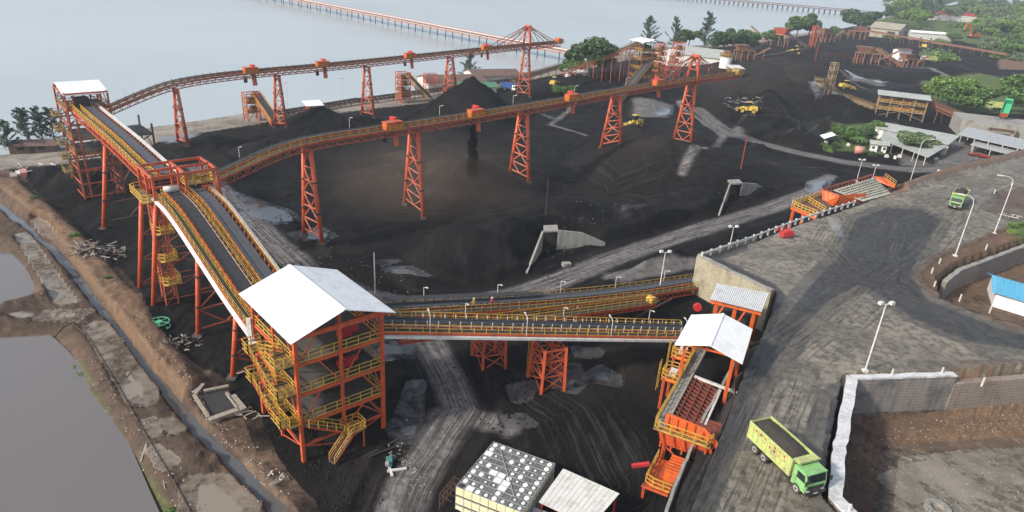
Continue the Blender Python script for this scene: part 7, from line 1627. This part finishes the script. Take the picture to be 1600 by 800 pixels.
debris('scrap_heap', 'pale bags and rubble on the far left bank near the shore', 'scrap heap', 50, 262, 5, 12, ('off_white', 'timber'), 2.2); debris('scrap_heap', 'small white rubble below the front corner of the big tower', 'scrap heap', 432, 745, 1.2, 9, ('off_white', 'concrete'), .8)
debris('scrap_heap', 'dark scrap pieces on the rocky heap around the second wheel loader', 'scrap heap', 1158, 178, 8, 26, ('concrete', 'galv'), 2.4)
for a, b, ww, lab in (((366, 583), (391, 575), .7, 'pale plank on brown earth above the square sump'), ((568, 712), (622, 684), .25, 'long thin beam lying on coal in front of the big tower, upper of two'), ((575, 716), (618, 695), .25, 'long thin beam lying on coal in front of the big tower, lower of two'), ((222, 700), (228, 690), .2, 'pale stick on the pond bank, upper of two'), ((217, 708), (222, 699), .2, 'pale stick on the pond bank, lower of two'), ((254, 744), (256, 756), .12, 'thin upright pale stake lower on the pond bank')):
    p, q = P(*a, .4), P(*b, .4); p.z = gz(p.x, p.y) + .12; q.z = gz(q.x, q.y) + .12; tag(MB().bar(p, q, ww, .12).build('plank', 'timber' if ww != .25 else 'dark', loc=tuple(p)), lab, 'plank')
for k, (px, py) in enumerate(((22, 278), (30, 272), (38, 276))):
    p = P(px, py, 1.0); p.z = gz(p.x, p.y); m = MB(); ax = V((.6, -.8, 0)); m.bar(p - ax * 1.7 + V((0, 0, .5)), p + ax * 1.7 + V((0, 0, .5)), 1.2, 1.0); m.bar(p - ax * 1.7 + V((0, 0, 1.02)), p + ax * 1.7 + V((0, 0, 1.02)), 1.25, .06); tag(m.build('concrete_beam', ('timber', 'off_white', 'pink')[k], loc=tuple(p)), ('tan coloured slab of the stack at the far left bank', 'grey white slab of the stack at the far left bank', 'pinkish slab of the stack at the far left bank')[k], 'slab', 'slabs stacked on the far left bank')
# small pump stand in front of the tower
c = P(606, 733, .2); c.z = gz(c.x, c.y); ps = thing('pump', 'small grey and teal pump on crossed timbers in front of the big tower', 'pump', tuple(c)); M['teal'] = paint('teal_paint', (.08, .25, .24), amt=.4)
MB().bar(c + V((-.2, 1.0, .1)), c + V((.7, -1.1, .15)), .25, .2).bar(c + V((0, -.4, .15)), c + V((2.0, .2, .15)), .25, .2).build('timber', 'off_white', ps); MB().box(c + V((0, .8, .5)), (.6, .9, .6), .3).tube(c + V((.2, 0, .5)), c + V((.1, 1.6, .6)), .2, 8).build('motor', 'teal', ps); MB().box(c + V((-.1, .1, .7)), (.4, .4, .3), .2).build('outlet', 'galv', ps)
# silt fence posts along the pond bank: one fence
fp = resample([P(*q, .6) for q in ((60, 520), (110, 500), (135, 520), (160, 560), (190, 610), (215, 655), (245, 705), (275, 755), (305, 810))], 1.6); fn = thing('silt_fence', 'low dark stake and net fence along the top of the pond bank', 'fence', tuple(fp[0]))
m = MB()
for p in fp: g_z = gz(p.x, p.y); m.bar(Z(p, g_z - .2), Z(p + V((rr.uniform(-.08, .08), rr.uniform(-.08, .08), 0)), g_z + .8), .07)
for a, b in zip(fp, fp[1:]): m.bar(Z(a, gz(a.x, a.y) + .1), Z(b, gz(b.x, b.y) + .1), .02, .16)
m.build('net', 'bark', fn)
# tractor tyre in the square pit, white patch of rubble beside the upper road
c = P(1465, 794, .4); c.z = gz(c.x, c.y); m = MB(); N = 20
for k in range(N): a0, a1_ = 6.283 * k / N, 6.283 * (k + 1) / N; m.bar(c + V((1.0 * math.cos(a0), 1.0 * math.sin(a0), .25)), c + V((1.0 * math.cos(a1_), 1.0 * math.sin(a1_), .25)), .62, .5)
tag(m.build('tractor_tyre', 'concrete', loc=tuple(c)), 'pale round ring lying on the floor of the square pit', 'ring')
debris('rubble', 'pale rubble and green scraps beside the upper haul road', 'rubble', 1583, 340, 2.2, 10, ('off_white', 'galv'), 1.4, ZP)
# stones strewn over the banks and yard
def stones(name, label, polys, n, mat, smin, smax, z):
    m = MB(); r3 = random.Random(9)
    for k in range(n):
        a, b, c_ = r3.choice(polys); f, g = r3.random(), r3.random(); px = a[0] + (b[0] - a[0]) * f + r3.uniform(-c_, c_); py = a[1] + (b[1] - a[1]) * f + r3.uniform(-c_, c_) * .7; p = P(px, py, z); p.z = gz(p.x, p.y); s = r3.uniform(smin, smax) ** 1.5
        i = len(m.v); pts = [p + V((r3.uniform(-1, 1), r3.uniform(-1, 1), r3.uniform(-.2, .8))) * s for _ in range(6)]
        m.v += [p + V((-s, r3.uniform(-.4, .4) * s, 0)), p + V((0, -s, .1 * s)), p + V((s, 0, 0)), p + V((0, s, 0)), p + V((r3.uniform(-.3, .3) * s, r3.uniform(-.3, .3) * s, s * .9)), p + V((0, 0, -s * .5))]
        for q in ((0, 1, 4), (1, 2, 4), (2, 3, 4), (3, 0, 4), (1, 0, 5), (2, 1, 5), (3, 2, 5), (0, 3, 5)): m.f.append(tuple(i + t for t in q))
    o = m.build(name, mat); tag(o, label, 'stones', kind='stuff')
stones('bank_stones', 'scattered pale stones and clods over the muddy left banks', [((120, 560), (290, 800), 40), ((60, 330), (240, 560), 22), ((250, 560), (430, 770), 26), ((20, 330), (120, 500), 30)], 900, 'bank_stone' if 'bank_stone' in M else 'timber', .12, .34, .6)
stones('coal_lumps', 'loose coal lumps strewn over the yard', [((640, 380), (1100, 330), 60), ((420, 600), (560, 790), 40), ((300, 250), (560, 420), 60), ((760, 600), (1000, 740), 60), ((820, 420), (1050, 300), 30)], 2200, 'coal', .15, .38, .6)
stones('pit_stones', 'scattered stones on the floor of the square pit', [((1380, 720), (1600, 780), 50), ((1400, 680), (1600, 660), 20)], 500, 'concrete', .08, .25, .4)
stones('grey_gravel', 'pale stones in the dusty yard edges', [((470, 390), (640, 460), 26), ((960, 330), (860, 400), 30), ((620, 700), (660, 760), 20)], 260, 'concrete', .1, .3, .5)
